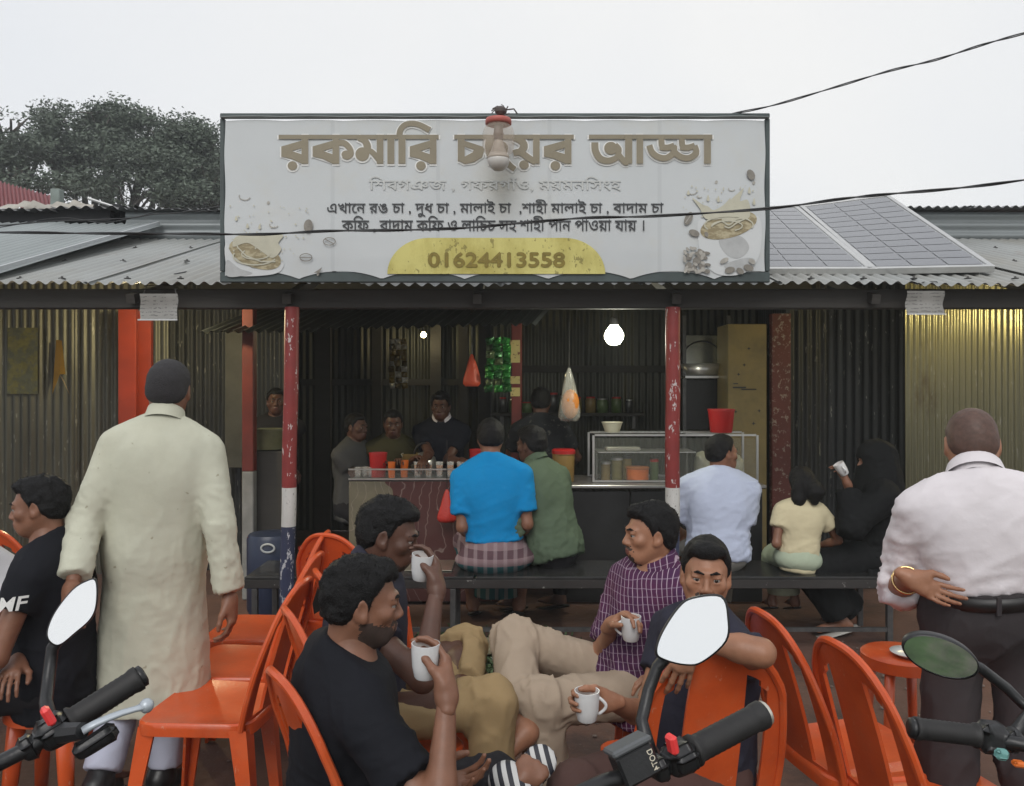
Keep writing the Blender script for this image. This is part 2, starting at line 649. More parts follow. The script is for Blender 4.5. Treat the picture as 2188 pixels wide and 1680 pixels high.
for m_ in (M_SHEET, M_SHEET_L, M_SHEET_D):
    layer(m_, math_n(m_.node_tree, 'MULTIPLY', noise_mask(m_, 3.2, .58, .70, (1, 1, .35)), .6), (.075, .045, .028))
    layer(m_, math_n(m_.node_tree, 'MULTIPLY', noise_mask(m_, 40, .66, .70, (1, 1, .2), 2.0), .6), (.34, .34, .30))

# ================================================================== ground
gm = mat('red_earth', (0.115, 0.058, 0.040), rough=0.85, var=0.3, vscale=2.2, col2=(0.075, 0.038, 0.028), mix=(0.4, 0.65), mscale=0.9, bump=0.6, bscale=22, rvar=0.2)
layer(gm, math_n(gm.node_tree, 'MULTIPLY', noise_mask(gm, 1.6, .52, .60), .55), (.034, .022, .019))
layer(gm, math_n(gm.node_tree, 'MULTIPLY', noise_mask(gm, 60, .66, .70, (1, 1, 1), 2.0), .5), (.16, .12, .10))
gx = np.concatenate([np.linspace(-60, -6, 20, endpoint=False), np.linspace(-6, 6, 150), np.linspace(6.5, 60, 20)])
gy = np.concatenate([np.linspace(-40, -1, 16, endpoint=False), np.linspace(-1, 9, 130), np.linspace(9.6, 80, 26)])
GX, GY = np.meshgrid(gx, gy, indexing='ij')
gz = 0.012 * (fbm(np.stack([GX * 2.1, GY * 2.1, GX * 0], -1), 3) - 0.5) + 0.006 * (vnoise(np.stack([GX * 9, GY * 9, GX * 0 + 3], -1)) - 0.5)
gv = np.stack([GX, GY, gz - 0.008], -1).reshape(-1, 3)
ii = np.arange(len(gx) * len(gy)).reshape(len(gx), len(gy))
gq = np.stack([ii[:-1, :-1], ii[1:, :-1], ii[1:, 1:], ii[:-1, 1:]], -1).reshape(-1, 4)
tag(link('ground', mesh_np('ground', gv, gq, gm)), kind='structure')

# stones and litter trodden into the earth
mb = MB()
for i in range(420):
    x, y = rng.uniform(-3.2, 3.2), rng.uniform(1.2, 5.2)
    r = rng.uniform(0.004, 0.014)
    mb.ball((x, y, 0.0), (r * rng.uniform(.8, 1.5), r, r * .6), 6, Matrix.Rotation(rng.uniform(0, 6), 3, 'Z'))
tag(mb.build('gravel', mat('pebble', (0.16, 0.12, 0.10), rough=0.8, var=0.4, vscale=9)), kind='stuff')

# the verge across the road behind the viewer (seen only in the mirrors)
mb = MB(); mb.quad((-14, -9, .004), (14, -9, .004), (14, .35, .004), (-14, .35, .004))
tag(mb.build('verge', mat('verge_grass', (0.045, 0.085, 0.028), rough=.9, var=.6, vscale=9, col2=(.10, .095, .075), mix=(.5, .62), mscale=2.2)), kind='structure')

# the patch of weeds before the bench
mb = MB()
gcx, gcy = P(1030, 1390, 4.75).x, 4.75
for i in range(2600):
    a, rr = rng.uniform(0, 6.283), abs(rng.gauss(0, 0.5))
    x, y = gcx + math.cos(a) * rr * 0.72, gcy + math.sin(a) * rr * 0.62
    if y > 5.6 or abs(rr) > 1.1: continue
    L, w, t = rng.uniform(0.015, 0.055), rng.uniform(0.004, 0.010), rng.uniform(0, 6.283)
    dx, dy = math.cos(t), math.sin(t)
    ln = rng.uniform(0.2, 1.0) * L
    b0 = Vector((x, y, -0.003))
    mb.add([b0 + Vector((-dy * w, dx * w, 0)), b0 + Vector((dy * w, -dx * w, 0)), b0 + Vector((dx * ln * .6 + dy * w * .8, dy * ln * .6 - dx * w * .8, L * .7)), b0 + Vector((dx * ln * .6 - dy * w * .8, dy * ln * .6 + dx * w * .8, L * .7)), b0 + Vector((dx * ln * 1.2, dy * ln * 1.2, L * .8))],
           [(0, 1, 2, 3), (3, 2, 4)])
tag(mb.build('grass', mat('weed_leaf', (0.045, 0.075, 0.028), rough=0.6, var=0.4, vscale=14)), kind='stuff')
mb = MB()
mb.box(P(1040, 1388, 4.8) + Vector((0, 0, 0.02)), (0.13, 0.22, 0.035), Matrix.Rotation(0.35, 3, 'Z'), 0.008)
tag(mb.build('brick', mat('mossy_brick', (0.17, 0.15, 0.09), rough=0.85, var=0.35, vscale=14, bump=0.5)), 'mossy pale brick lying flat in the weeds before the bench', 'brick')
for i, (px, py, d) in enumerate(((1050, 1405, 4.7), (1355, 1315, 5.1), (1310, 1305, 5.2))):
    mb = MB()
    c = P(px, py, d)
    c.z = 0.012
    mb.add([c + Vector((-.02, -.012, -.004)), c + Vector((.02, -.02, .004)), c + Vector((.03, .02, .012)), c + Vector((-.012, .025, 0.003)), c + Vector((0, 0, .016))], [(0, 1, 4), (1, 2, 4), (2, 3, 4), (3, 0, 4)])
    tag(mb.build('paper_scrap', mat('scrap', (0.45, 0.44, 0.40), rough=0.8)), ['crumpled white scrap of paper in front of the weeds', 'larger torn scrap of paper under the bench behind the purple checked shirt', 'small scrap of paper under the bench near the green shirted man'][i], 'litter', 'scraps of litter on the earth')


# ================================================================== corrugated sheets
def corr_mesh(name, o, u, v, w, l, pitch, amp, m, seg=8, vseg=2, wob=0.0, seed=0.0, jag=0.0):
    """sheet from corner o, waves running across u (unit) over width w, furrows along v over length l"""
    o, u, v = Vector(o), Vector(u).normalized(), Vector(v).normalized()
    n = u.cross(v)
    nu = max(2, int(w / pitch * seg))
    vv, ff = [], []
    for j in range(vseg + 1):
        for i in range(nu + 1):
            x, y = w * i / nu, l * j / vseg
            h = amp * math.sin(2 * math.pi * x / pitch + seed) + wob * (float(vnoise(np.array([x * 1.3 + seed, y * 1.3, seed * 3.1]))) - 0.5)
            vv.append(o + u * x + v * y + n * h)
    for j in range(vseg):
        for i in range(nu):
            a = j * (nu + 1) + i
            ff.append((a, a + 1, a + nu + 2, a + nu + 1))
    me = bpy.data.meshes.new(name)
    me.from_pydata([tuple(x) for x in vv], [], ff)
    me.materials.append(m)
    me.polygons.foreach_set('use_smooth', [True] * len(ff))
    return me


def wall(root, x0, x1, y, z0, z1, pitch, amp, mt, sheet=0.80, y1=None, name='wall_sheet', wob=0.012):
    """an upright wall of vertical corrugated sheets, each sheet a part"""
    y1 = y if y1 is None else y1
    a, b = Vector((x0, y, z0)), Vector((x1, y1, z0))
    L = (b - a).length
    u = (b - a).normalized()
    n = max(1, round(L / sheet))
    for i in range(n):
        me = corr_mesh(name, a + u * (L * i / n) + Vector((0, 0.004 * (i % 2), rng.uniform(-.012, 0))), u, (0, 0, 1), L / n + 0.03, z1 - z0 + rng.uniform(0, .02), pitch, amp, mt, 8, 5, wob, rng.uniform(0, 40))
        link(name, me, root)


# ------------------------------------------------------------------ the canopy over the yard
ED, EZ, SL = 4.65, 2.165, 0.286
canopy = thing('tin_canopy', 'long low corrugated tin canopy on striped posts in front of the tea stall', 'canopy', (0, 4.8, 0))
vdir = Vector((0, 1, SL)).normalized()
RL = math.hypot(2.24, 2.24 * SL)
x = -5.6
i = 0
while x < 5.6:
    me = corr_mesh('roof_sheet', Vector((x, ED + rng.uniform(-.012, .012), EZ + 0.006 * (i % 2) + rng.uniform(-.004, .006))), (1, 0, 0), vdir, 0.83, RL, 0.0752, 0.0105, M_ROOF, 10, 4, 0.012, rng.uniform(0, 1.5))
    o = link('roof_sheet', me, canopy)
    x += 0.79
    i += 1
M_BOLT = mat('roof_bolt', (0.05, 0.048, 0.045), rough=0.7)
bm_ = MB()
bm_.lathe([(0.0, 0.012), (0.006, 0.011), (0.007, 0.004), (0.020, 0.001), (0.021, -0.003)], (0, 0, 0), (0, 0, 1), 7)
bolt_me = None
for row, (yy, st) in enumerate(((ED + 0.10, 0.30), (ED + 0.85, 0.42), (ED + 1.6, 0.42))):
    x = -5.2 + row * 0.13
    while x < 5.3:
        if bolt_me is None:
            b0 = bm_.build('roof_bolt', M_BOLT, None, True)
            bolt_me = b0.data
            bpy.data.objects.remove(b0)
        o = link('roof_bolt', bolt_me, canopy)
        o.location = (x + rng.uniform(-.03, .03), yy, EZ + (yy - ED) * SL + 0.016)
        x += st + rng.uniform(-.05, .05)
mb = MB(); mb.box((0, 4.82, 2.095), (11.2, 0.07, 0.115), None, 0.006); mb.build('beam', M_WOODD, canopy)
for yy in (5.6, 6.5):
    mb = MB(); mb.box((0, yy, EZ + (yy - ED) * SL - 0.06), (11.2, 0.05, 0.07), None, 0.004); mb.build('purlin', M_WOODD, canopy)
for xx in (-4.6, -3.4, -2.2, -1.3, -0.2, 0.95, 2.1, 3.2, 4.4):
    mb = MB()
    a, b = Vector((xx, 4.72, EZ + .07 * SL - .10)), Vector((xx, 6.82, EZ + 2.17 * SL - .10))
    mb.box((a + b) / 2 + Vector((0, 0, 0.0)), (0.05, (b - a).length, 0.055), Matrix.Rotation(math.atan(SL), 3, 'X'))
    mb.build('rafter', M_WOODD, canopy)
for px in (619, 1437):
    c = P(px, 900, 4.79)
    mb = MB()
    w = 0.043
    lean = 0.018 if px < 1000 else 0.004
    zz = [(-0.05, 0.765, 2), (0.765, 0.992, 1), (0.992, 2.045, 0)]
    for z0, z1, mi in zz:
        mb.cur = mi
        n = 6
        for k in range(n):
            a0, a1 = z0 + (z1 - z0) * k / n, z0 + (z1 - z0) * (k + 1) / n
            vv = []
            for zz_ in (a0, a1):
                cx = c.x + lean * (zz_ - 1.2) + 0.002 * math.sin(zz_ * 9)
                for q in range(12):
                    th = 2 * math.pi * q / 12
                    vv.append((cx + w * math.cos(th), c.y + w * math.sin(th), zz_))
            mb.add(vv, [(q, (q + 1) % 12, 12 + (q + 1) % 12, 12 + q) for q in range(12)])
    o = mb.build('post', [M_REDPAINT, M_WHITEPAINT, M_BLUEPAINT], canopy, True)
    o['label'] = 'round post painted red over white over blue, flaking'

# bent wire on the roof
mb = MB()
q = [P(372, 576, 4.9), P(385, 570, 4.95), P(399, 567, 5.0), P(396, 572, 4.97), P(376, 579, 4.9), P(374, 575, 4.9)]
for v_ in q: v_.z = EZ + (v_.y - ED) * SL + 0.018
mb.tube(q, 0.003, 6)
tag(mb.build('wire_offcut', M_BLACK), 'bent black wire offcut lying on the tin roof beside the sign', 'wire')

# ------------------------------------------------------------------ the stall building behind
shop = thing('tea_stall', 'dim tea stall of corrugated tin walls behind the canopy with an open front', 'shop', (0, 6.9, 0))
BY = 6.92                                                      # front wall plane
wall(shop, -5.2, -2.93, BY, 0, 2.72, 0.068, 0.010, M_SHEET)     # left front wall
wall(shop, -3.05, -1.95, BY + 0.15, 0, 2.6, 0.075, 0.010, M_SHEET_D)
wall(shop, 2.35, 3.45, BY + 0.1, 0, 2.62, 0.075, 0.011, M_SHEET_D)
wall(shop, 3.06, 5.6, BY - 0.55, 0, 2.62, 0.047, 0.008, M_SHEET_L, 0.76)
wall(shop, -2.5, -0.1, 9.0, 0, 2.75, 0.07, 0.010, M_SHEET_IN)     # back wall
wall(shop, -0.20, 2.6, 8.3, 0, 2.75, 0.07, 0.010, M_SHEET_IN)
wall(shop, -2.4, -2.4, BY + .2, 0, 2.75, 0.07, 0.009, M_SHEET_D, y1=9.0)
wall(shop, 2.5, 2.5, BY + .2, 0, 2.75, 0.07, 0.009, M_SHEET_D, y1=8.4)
mb = MB(); mb.box((0, 8.0, 2.78), (8, 2.3, 0.03)); mb.build('ceiling', mat('dark_ceiling', (0.03, 0.032, 0.028), rough=0.8, var=0.3), shop)  # near-black mottled tone over the ceiling
# gable band of sideways corrugation over the canopy
def hband(x0, x1, y, z0, z1, root, mt, pitch=0.085):
    n = max(1, round((x1 - x0) / 1.9))
    for k in range(n):
        xa, xb = x0 + (x1 - x0) * k / n, x0 + (x1 - x0) * (k + 1) / n
        me = corr_mesh('gable_sheet', (xa, y + 0.003 * k, z0), (0, 0, 1), (-1, 0, 0), z1 - z0, -(xb - xa) - .02, pitch, 0.010, mt, 10, 3, 0.01, 1.2)
        # furrows run sideways: u is up, v is sideways
        link('gable_sheet', me, root)
hband(-3.25, 5.6, BY - 0.03, 2.76, 3.05, shop, M_HSHEET)
x = -3.3
while x < 5.6:
    me = corr_mesh('roof_sheet', (x, BY - 0.12, 3.055 + 0.01 * math.sin(x) + (0.012 * (x - 2) if x > 2 else 0)), (1, 0, 0.0), Vector((0, 1, 0.05)), 0.83, 3.0, 0.0752, 0.0115, mat('dark_roof', (0.13, 0.135, 0.135), rough=0.55, var=0.25, vscale=2), 10, 2, 0.01, rng.uniform(0, 6))
    link('roof_sheet', me, shop)
    x += 0.79
# horizontal rails and frames inside
for (x0, x1, y, z) in ((-2.3, -0.3, 8.93, 1.62), (-0.2, 2.5, 8.23, 1.75), (-2.3, -0.3, 8.93, 2.35), (-2.6, 2.5, BY - .02, 2.42)):
    mb = MB(); mb.box(((x0 + x1) / 2, y, z), (x1 - x0, 0.05, 0.07)); mb.build('rail', M_WOODD, shop)
for (x_, y_, w_) in ((-1.98, 8.6, .16), (-1.45, 8.8, .1), (-0.82, 8.85, .11), (-0.52, 8.8, .1), (-0.28, 8.5, .12)):
    mb = MB(); mb.box((x_, y_, 1.37), (w_, 0.08, 2.75)); mb.build('stud', M_WOODD, shop)
# inner posts
for (px, d, w_, z0, z1, mt) in ((1104, 6.6, .085, 0.9, 2.22, M_POST_IN), (533, 6.1, .085, 0.95, 2.18, M_POST_IN)):
    c = P(px, 800, d)
    mb = MB(); mb.box((c.x, d, (z0 + z1) / 2), (w_, w_, z1 - z0), None, .006); mb.build('inner_post', mt, shop)
    mb = MB(); mb.box((c.x, d, z0 / 2), (w_, w_, z0), None, .006); mb.build('post_foot', mat('grey_foot', (.22, .22, .21), rough=.7, var=.3), shop)
# paper posters round the inner post
M_POSTER = mat('yellowed_poster', (0.48, 0.40, 0.16), rough=0.7, col2=(0.13, 0.05, 0.025), mix=(0.56, 0.6), mscale=26, var=0.1)
for z0, z1 in ((1.77, 1.95), (1.60, 1.66), (1.50, 1.57)):
    mb = MB(); c = P(1102, 800, 6.545); mb.box((c.x - .004, 6.552, (z0 + z1) / 2), (0.075, 0.004, z1 - z0)); o = mb.build('poster', M_POSTER, shop)
# the low inner awning
x0, x1 = P(425, 700, 5.9).x, P(1135, 690, 5.9).x
n = 3
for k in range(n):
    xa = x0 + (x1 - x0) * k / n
    me = corr_mesh('awning_sheet', (xa, 5.9 - .01 * (k % 2), 1.975 + .02 * k), (1, 0, 0.012), Vector((0.22, 1, 0.30)), (x1 - x0) / n + .03, 0.95, 0.0752, 0.0115, mat('dark_awning', (0.05, 0.056, 0.058), rough=0.5, metal=0.3, var=0.3, vscale=3), 10, 3, 0.012, k * 2.0)  # one dark varied tone over the awning sheets
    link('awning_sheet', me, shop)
# board, cabinet and doorway strips of the front
def slab(name, px0, py0, px1, py1, d, th, mt, root, bev=0.004):
    a, b = P(px0, py0, d), P(px1, py1, d)
    mb = MB(); mb.box(((a.x + b.x) / 2, d + th / 2, (a.z + b.z) / 2), (abs(b.x - a.x), th, abs(a.z - b.z)), None, bev)
    return mb.build(name, mt, root)
slab('red_board', 252, 660, 290, 1210, 6.4, .05, M_ORBOARD, shop)
slab('red_board', 290, 664, 322, 1210, 6.5, .05, M_ORBOARD, shop)
slab('door_post', 1650, 670, 1690, 1240, 6.75, .08, mat('mottled_red', (0.10, 0.022, 0.018), rough=0.6, col2=(0.24, 0.19, 0.16), mix=(0.55, 0.62), mscale=30, var=.2), shop)
slab('window_strip', 480, 690, 520, 1000, 6.85, .03, mat('grey_board', (0.07, 0.07, 0.06), rough=0.6, var=.3), shop)
# beam end bits of wall over the left front wall
slab('lintel', -700, 632, 470, 652, 5.2, .05, M_WOODD, shop)

# ================================================================== lamps that burn in the photo
def bulb(px, py, d, r, m_, power, col, label, hang=0.3, soft=None):
    c = P(px, py, d)
    t = thing('light_bulb', label, 'lamp', c)
    mb = MB()
    mb.lathe([(0, -r), (r * .6, -r * .82), (r * .95, -r * .3), (r, 0.05 * r), (r * .85, r * .5), (r * .5, r * .95), (r * .42, r * 1.1)], c, (0, 0, 1), 18)
    mb.build('glass', m_, t, True)
    mb = MB(); mb.lathe([(r * .42, r * 1.08), (r * .42, r * 1.7), (r * .25, r * 1.9), (0, r * 1.95)], c, (0, 0, 1), 14)
    mb.build('socket', M_BLACK, t, True)
    mb = MB(); mb.tube([c + Vector((0, 0, r * 1.9)), c + Vector((.004, .01, r * 1.9 + hang * .5)), c + Vector((0, 0, r * 1.9 + hang))], 0.004, 6)
    mb.build('cable', M_BLACK, t)
    ld = bpy.data.lights.new('bulb_light', 'POINT')
    ld.energy, ld.color, ld.shadow_soft_size = power, col, soft or r * 1.05
    lo = bpy.data.objects.new('bulb_light', ld)
    COL.objects.link(lo)
    lo.parent = t
    lo.location = (0, -r * 1.3, -r * .5)
    return t
bulb(1312, 718, 5.75, 0.068, M_EMB, 17, (1.0, 1.0, 0.82), 'brilliant bare bulb glowing above the glass showcase', 0.36)  # glass made wider than a real bulb to take in its bloom
bulb(338, 648, 5.7, 0.035, M_EMW, 46, (1.0, 0.84, 0.48), 'warm bulb up under the roof by the red boards', 0.12)
bulb(2085, 640, 5.92, 0.035, M_EMW, 26, (1.0, 0.82, 0.38), 'warm bulb up under the roof by the yellow lit tin wall', 0.12)
bulb(905, 716, 8.6, 0.03, M_EMW, 5, (1.0, 0.85, 0.5), 'small warm bulb deep in the stall against the tin wall', 0.15)

# ================================================================== the billboard
BD = 4.58
bb = thing('shop_sign', 'long weathered white banner sign with tan Bengali lettering above the canopy', 'sign', P(1056, 602, BD))
def B(px, py, dy=0.0): return P(px, py, BD) + Vector((0, -dy, 0))
mb = MB()
XL, XR, ZT, ZB = P(469, 0, BD).x, P(1646, 0, BD).x, P(0, 241, BD).z, P(0, 603, BD).z
fw = 0.026
mb.box(((XL + XR) / 2, BD + .02, ZT - fw / 2), (XR - XL, .03, fw), None, .004)
mb.box(((XL + XR) / 2, BD + .02, ZB + .029), (XR - XL, .03, .058), None, .004)
for xx in (XL + fw / 2, XR - fw / 2): mb.box((xx, BD + .02, (ZT + ZB) / 2 + .016), (fw, .03, ZT - ZB - fw - .064), None, .004)
mb.build('frame', M_GREEN_FR, bb)
for px in (711, 936, 1174, 1409):
    q = P(px, 420, BD)
    mb = MB(); mb.box((q.x, BD + .035, (ZT + ZB) / 2), (.022, .02, ZT - ZB - .08)); mb.build('rib', M_GREEN_FR, bb)
for px in (560, 1056, 1560):
    q = P(px, 420, BD)
    mb = MB(); mb.tube([(q.x, BD + .05, ZT - .2), (q.x, BD + .75, EZ + .75 * SL)], .012, 6); mb.build('stay', M_STEEL, bb)
# the cloth: scalloped between its ties
m_ban = mat('banner_cloth', (0.50, 0.525, 0.535), rough=0.55, var=0.05, vscale=2.2, bump=0.05, bscale=12)
layer(m_ban, math_n(m_ban.node_tree, 'MULTIPLY', noise_mask(m_ban, 3.0, 0.50, 0.75, (1, 1, 1)), 0.35), (0.50, 0.47, 0.38))
o_ = obj_xyz(m_ban)
nt = m_ban.node_tree
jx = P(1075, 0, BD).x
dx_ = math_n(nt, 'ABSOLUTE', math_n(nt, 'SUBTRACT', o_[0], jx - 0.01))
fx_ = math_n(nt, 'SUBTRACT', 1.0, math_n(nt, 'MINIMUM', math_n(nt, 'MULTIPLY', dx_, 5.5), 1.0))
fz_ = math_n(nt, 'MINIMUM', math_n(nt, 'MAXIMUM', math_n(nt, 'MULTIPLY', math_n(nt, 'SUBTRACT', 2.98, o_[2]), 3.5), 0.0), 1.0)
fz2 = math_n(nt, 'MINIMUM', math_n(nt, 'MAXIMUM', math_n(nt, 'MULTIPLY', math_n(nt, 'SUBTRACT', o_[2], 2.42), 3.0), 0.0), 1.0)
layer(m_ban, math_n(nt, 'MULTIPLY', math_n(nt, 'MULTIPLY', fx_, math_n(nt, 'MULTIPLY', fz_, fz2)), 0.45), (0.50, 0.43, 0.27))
for px in (711, 936, 1174, 1409):
    f_ = math_n(nt, 'LESS_THAN', math_n(nt, 'ABSOLUTE', math_n(nt, 'SUBTRACT', o_[0], P(px, 0, BD).x)), 0.011)
    layer(m_ban, math_n(nt, 'MULTIPLY', f_, 0.28), (0.36, 0.38, 0.39))
layer(m_ban, math_n(nt, 'MULTIPLY', noise_mask(m_ban, 24.0, 0.70, 0.74, (1, 1, 0.7)), 0.5), (0.30, 0.28, 0.22))
nx_, nz_ = 160, 36
bxl, bxr = P(481, 0, BD).x, P(1634, 0, BD).x
bv = []
for j in range(nz_ + 1):
    for i in range(nx_ + 1):
        u = i / nx_
        xx = bxl + (bxr - bxl) * u
        top = P(0, 259, BD).z + 0.006 * abs(math.sin(u * math.pi * 9))
        bot = P(0, 597, BD).z + 0.046 * abs(math.sin(u * math.pi * 6.5 + .35)) ** 0.8
        v = j / nz_
        edge = 0.0035 * math.sin(v * 14) * (math.exp(-u * 60) - math.exp(-(1 - u) * 60))
        ridge = sum(math.exp(-((xx - P(px, 0, BD).x) / .014) ** 2) for px in (711, 936, 1174, 1409))
        bv.append((xx + edge, BD - .002 - .0022 * ridge - .001 * math.sin(v * 3.1) + .0005 * math.sin(u * 40 + v * 9), bot + (top - bot) * v))
bi = np.arange(len(bv)).reshape(nz_ + 1, nx_ + 1)
bq = np.stack([bi[:-1, :-1], bi[:-1, 1:], bi[1:, 1:], bi[1:, :-1]], -1).reshape(-1, 4)
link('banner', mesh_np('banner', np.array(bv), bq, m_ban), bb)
# the folded top hem
mb = MB()
pts = []
for i in range(120):
    u = i / 119
    pts.append((XL + .01 + (XR - XL - .02) * u, BD - .006, P(0, 251, BD).z + .004 * abs(math.sin(u * math.pi * 9)) - .003))
mb.tube(pts, 0.0165, 8, True, 0.3)
mb.build('hem', mat('hem_cloth', (0.22, 0.24, 0.24), rough=0.6, var=.2), bb, True)

M_TAN = mat('tan_print', (0.225, 0.195, 0.135), rough=0.6, var=0.12, vscale=5)
M_PALE = mat('pale_print', (0.72, 0.72, 0.70), rough=0.6)
M_INK = mat('black_print', (0.03, 0.032, 0.036), rough=0.6, var=0.3, vscale=30)
M_FADE = mat('faded_print', (0.478, 0.49, 0.478), rough=0.6, var=0.1, vscale=20)
M_OLIVE = mat('olive_print', (0.20, 0.15, 0.02), rough=0.6, var=0.25, vscale=25)
M_YEL = mat('yellow_print', (0.57, 0.52, 0.17), rough=0.6, var=0.08, vscale=4)
layer(M_YEL, math_n(M_YEL.node_tree, 'MULTIPLY', noise_mask(M_YEL, 3.0, 0.46, 0.66, (1, 1, .5)), 0.75), (0.34, 0.28, 0.045))
layer(M_YEL, math_n(M_YEL.node_tree, 'MULTIPLY', noise_mask(M_YEL, 36.0, 0.60, 0.64, (1, 1, .6), 3.0), 0.75), (0.17, 0.14, 0.03))


def text_mesh(s, bold=0.0, res=3):
    """flat lettering; every stroke of a glyph is filled on its own so that overlapping strokes never cancel"""
    c = bpy.data.curves.new('print', 'FONT')
    c.body = s
    c.size = 1
    c.offset = bold
    c.resolution_u = res
    c.fill_mode = 'NONE' if not bold else 'BOTH'
    o = bpy.data.objects.new('print', c)
    COL.objects.link(o)
    bpy.context.view_layer.update()
    me = bpy.data.meshes.new_from_object(o.evaluated_get(bpy.context.evaluated_depsgraph_get()))
    bpy.data.objects.remove(o)
    bpy.data.curves.remove(c)
    if bold: return me
    co = [v.co.copy() for v in me.vertices]
    nb_ = {}
    for e in me.edges:
        i, j = e.vertices
        nb_.setdefault(i, []).append(j)
        nb_.setdefault(j, []).append(i)
    seen, loops = set(), []
    for i in range(len(co)):
        if i in seen or i not in nb_: continue
        lp, p, q = [i], None, i
        seen.add(i)
        while True:
            nx = [k for k in nb_[q] if k != p and k not in seen]
            if not nx: break
            p, q = q, nx[0]
            lp.append(q)
            seen.add(q)
        if len(lp) > 2: loops.append([co[k] for k in lp])
    from mathutils.geometry import delaunay_2d_cdt
    pts, edges = [], []
    for l in loops:
        n0 = len(pts)
        pts += [Vector((p.x, p.y)) for p in l]
        edges += [(n0 + i, n0 + (i + 1) % len(l)) for i in range(len(l))]
    if not pts: return me
    ov, oe, of = delaunay_2d_cdt(pts, edges, [], 0, 1e-6)[:3]
    V2 = np.array([tuple(p) for p in ov])
    T3 = np.array([f for f in of if len(f) == 3])
    C2 = V2[T3].mean(1)
    wind = np.zeros(len(C2), int)
    for l in loops:                                                 # winding number of every triangle's middle
        q = np.array([(p.x, p.y) for p in l])
        lo_, hi_ = q.min(0), q.max(0)
        m_ = np.where(((C2 >= lo_) & (C2 <= hi_)).all(1))[0]
        if len(m_) == 0: continue
        a_, b_ = q, np.roll(q, -1, 0)
        px, py = C2[m_, 0][:, None], C2[m_, 1][:, None]
        cr = (b_[:, 0] - a_[:, 0]) * (py - a_[:, 1]) - (px - a_[:, 0]) * (b_[:, 1] - a_[:, 1])
        wind[m_] += ((a_[:, 1] <= py) & (b_[:, 1] > py) & (cr > 0)).sum(1) - ((a_[:, 1] > py) & (b_[:, 1] <= py) & (cr < 0)).sum(1)
    T3 = T3[wind != 0]
    me2 = bpy.data.meshes.new('print')
    me2.from_pydata([(x, y, 0.0) for x, y in V2.tolist()], [], [tuple(int(i) for i in t) for t in T3])
    return me2


def put_text(name, s, x0, x1, y0, y1, m, root, bold=0.0, lift=0.006, plane=None, grow=0.0, thick=0.0):
    """print s so that its ink fills the photo box x0..x1, y0..y1 on the sign's plane"""
    me = text_mesh(s, bold)
    co = np.zeros(len(me.vertices) * 3, np.float32)
    me.vertices.foreach_get('co', co)
    co = co.reshape(-1, 3)
    lo, hi = co.min(0), co.max(0)
    a, b = P(x0, y1, BD), P(x1, y0, BD)
    out = np.zeros_like(co)
    out[:, 0] = a.x - grow + (co[:, 0] - lo[0]) / (hi[0] - lo[0]) * (b.x - a.x + 2 * grow)
    out[:, 2] = a.z - grow + (co[:, 1] - lo[1]) / (hi[1] - lo[1]) * (b.z - a.z + 2 * grow)
    out[:, 1] = BD - lift
    me.vertices.foreach_set('co', out.ravel())
    if thick:
        nv, tri = [], []
        fs = [tuple(p.vertices) for p in me.polygons]
        for k, (dx, dz) in enumerate(((0, 0), (thick, 0), (0, thick), (-thick, 0), (0, -thick))):
            tri += [tuple(i + k * len(out) for i in f) for f in fs]
            nv += [(x + dx, y - .0003 * k, z + dz) for x, y, z in out.tolist()]
        me = bpy.data.meshes.new(name)
        me.from_pydata(nv, [], tri)
    me.materials.clear()
    me.materials.append(m)
    me.name = name
    me.update()
    return tag(link(name, me, root), kind='stuff')


# headline, drawn stroke by stroke in photo coordinates (2188 wide) as heavy Bengali letters
def poly_part(name, polys, m, lift, root):
    mb = MB()
    for k, pl in enumerate(polys):
        mb.add([B(x, y, lift + 0.00003 * (k % 60)) for x, y in pl], [tuple(range(len(pl)))[::-1]])
    return tag(mb.build(name, m, root), kind='stuff' if len(polys) > 2 else None)


def disc(cx, cy, rx, ry, a=0.0, n=22, a0=0.0, a1=6.2832):
    ca, sa = math.cos(a), math.sin(a)
    full = abs(a1 - a0) > 6.2
    return [(cx + rx * math.cos(t) * ca - ry * math.sin(t) * sa, cy + rx * math.cos(t) * sa + ry * math.sin(t) * ca) for t in (a0 + (a1 - a0) * i / (n if full else n - 1) for i in range(n))]


def band(pts, w):
    """a stroke of the given widths as a list of quads"""
    ws_ = w if isinstance(w, (list, tuple)) else [w] * len(pts)
    L, R = [], []
    for i, (x, y) in enumerate(pts):
        x0, y0 = pts[max(i - 1, 0)]
        x1, y1 = pts[min(i + 1, len(pts) - 1)]
        l = math.hypot(x1 - x0, y1 - y0) or 1
        nx, ny = -(y1 - y0) / l, (x1 - x0) / l
        L.append((x + nx * ws_[i] / 2, y + ny * ws_[i] / 2))
        R.append((x - nx * ws_[i] / 2, y - ny * ws_[i] / 2))
    return [[L[i], L[i + 1], R[i + 1], R[i]] for i in range(len(pts) - 1)]


def arc(cx, cy, rx, ry, a0, a1, n=12):
    return [(cx + rx * math.cos(math.radians(a0 + (a1 - a0) * i / n)), cy + ry * math.sin(math.radians(a0 + (a1 - a0) * i / n))) for i in range(n + 1)]


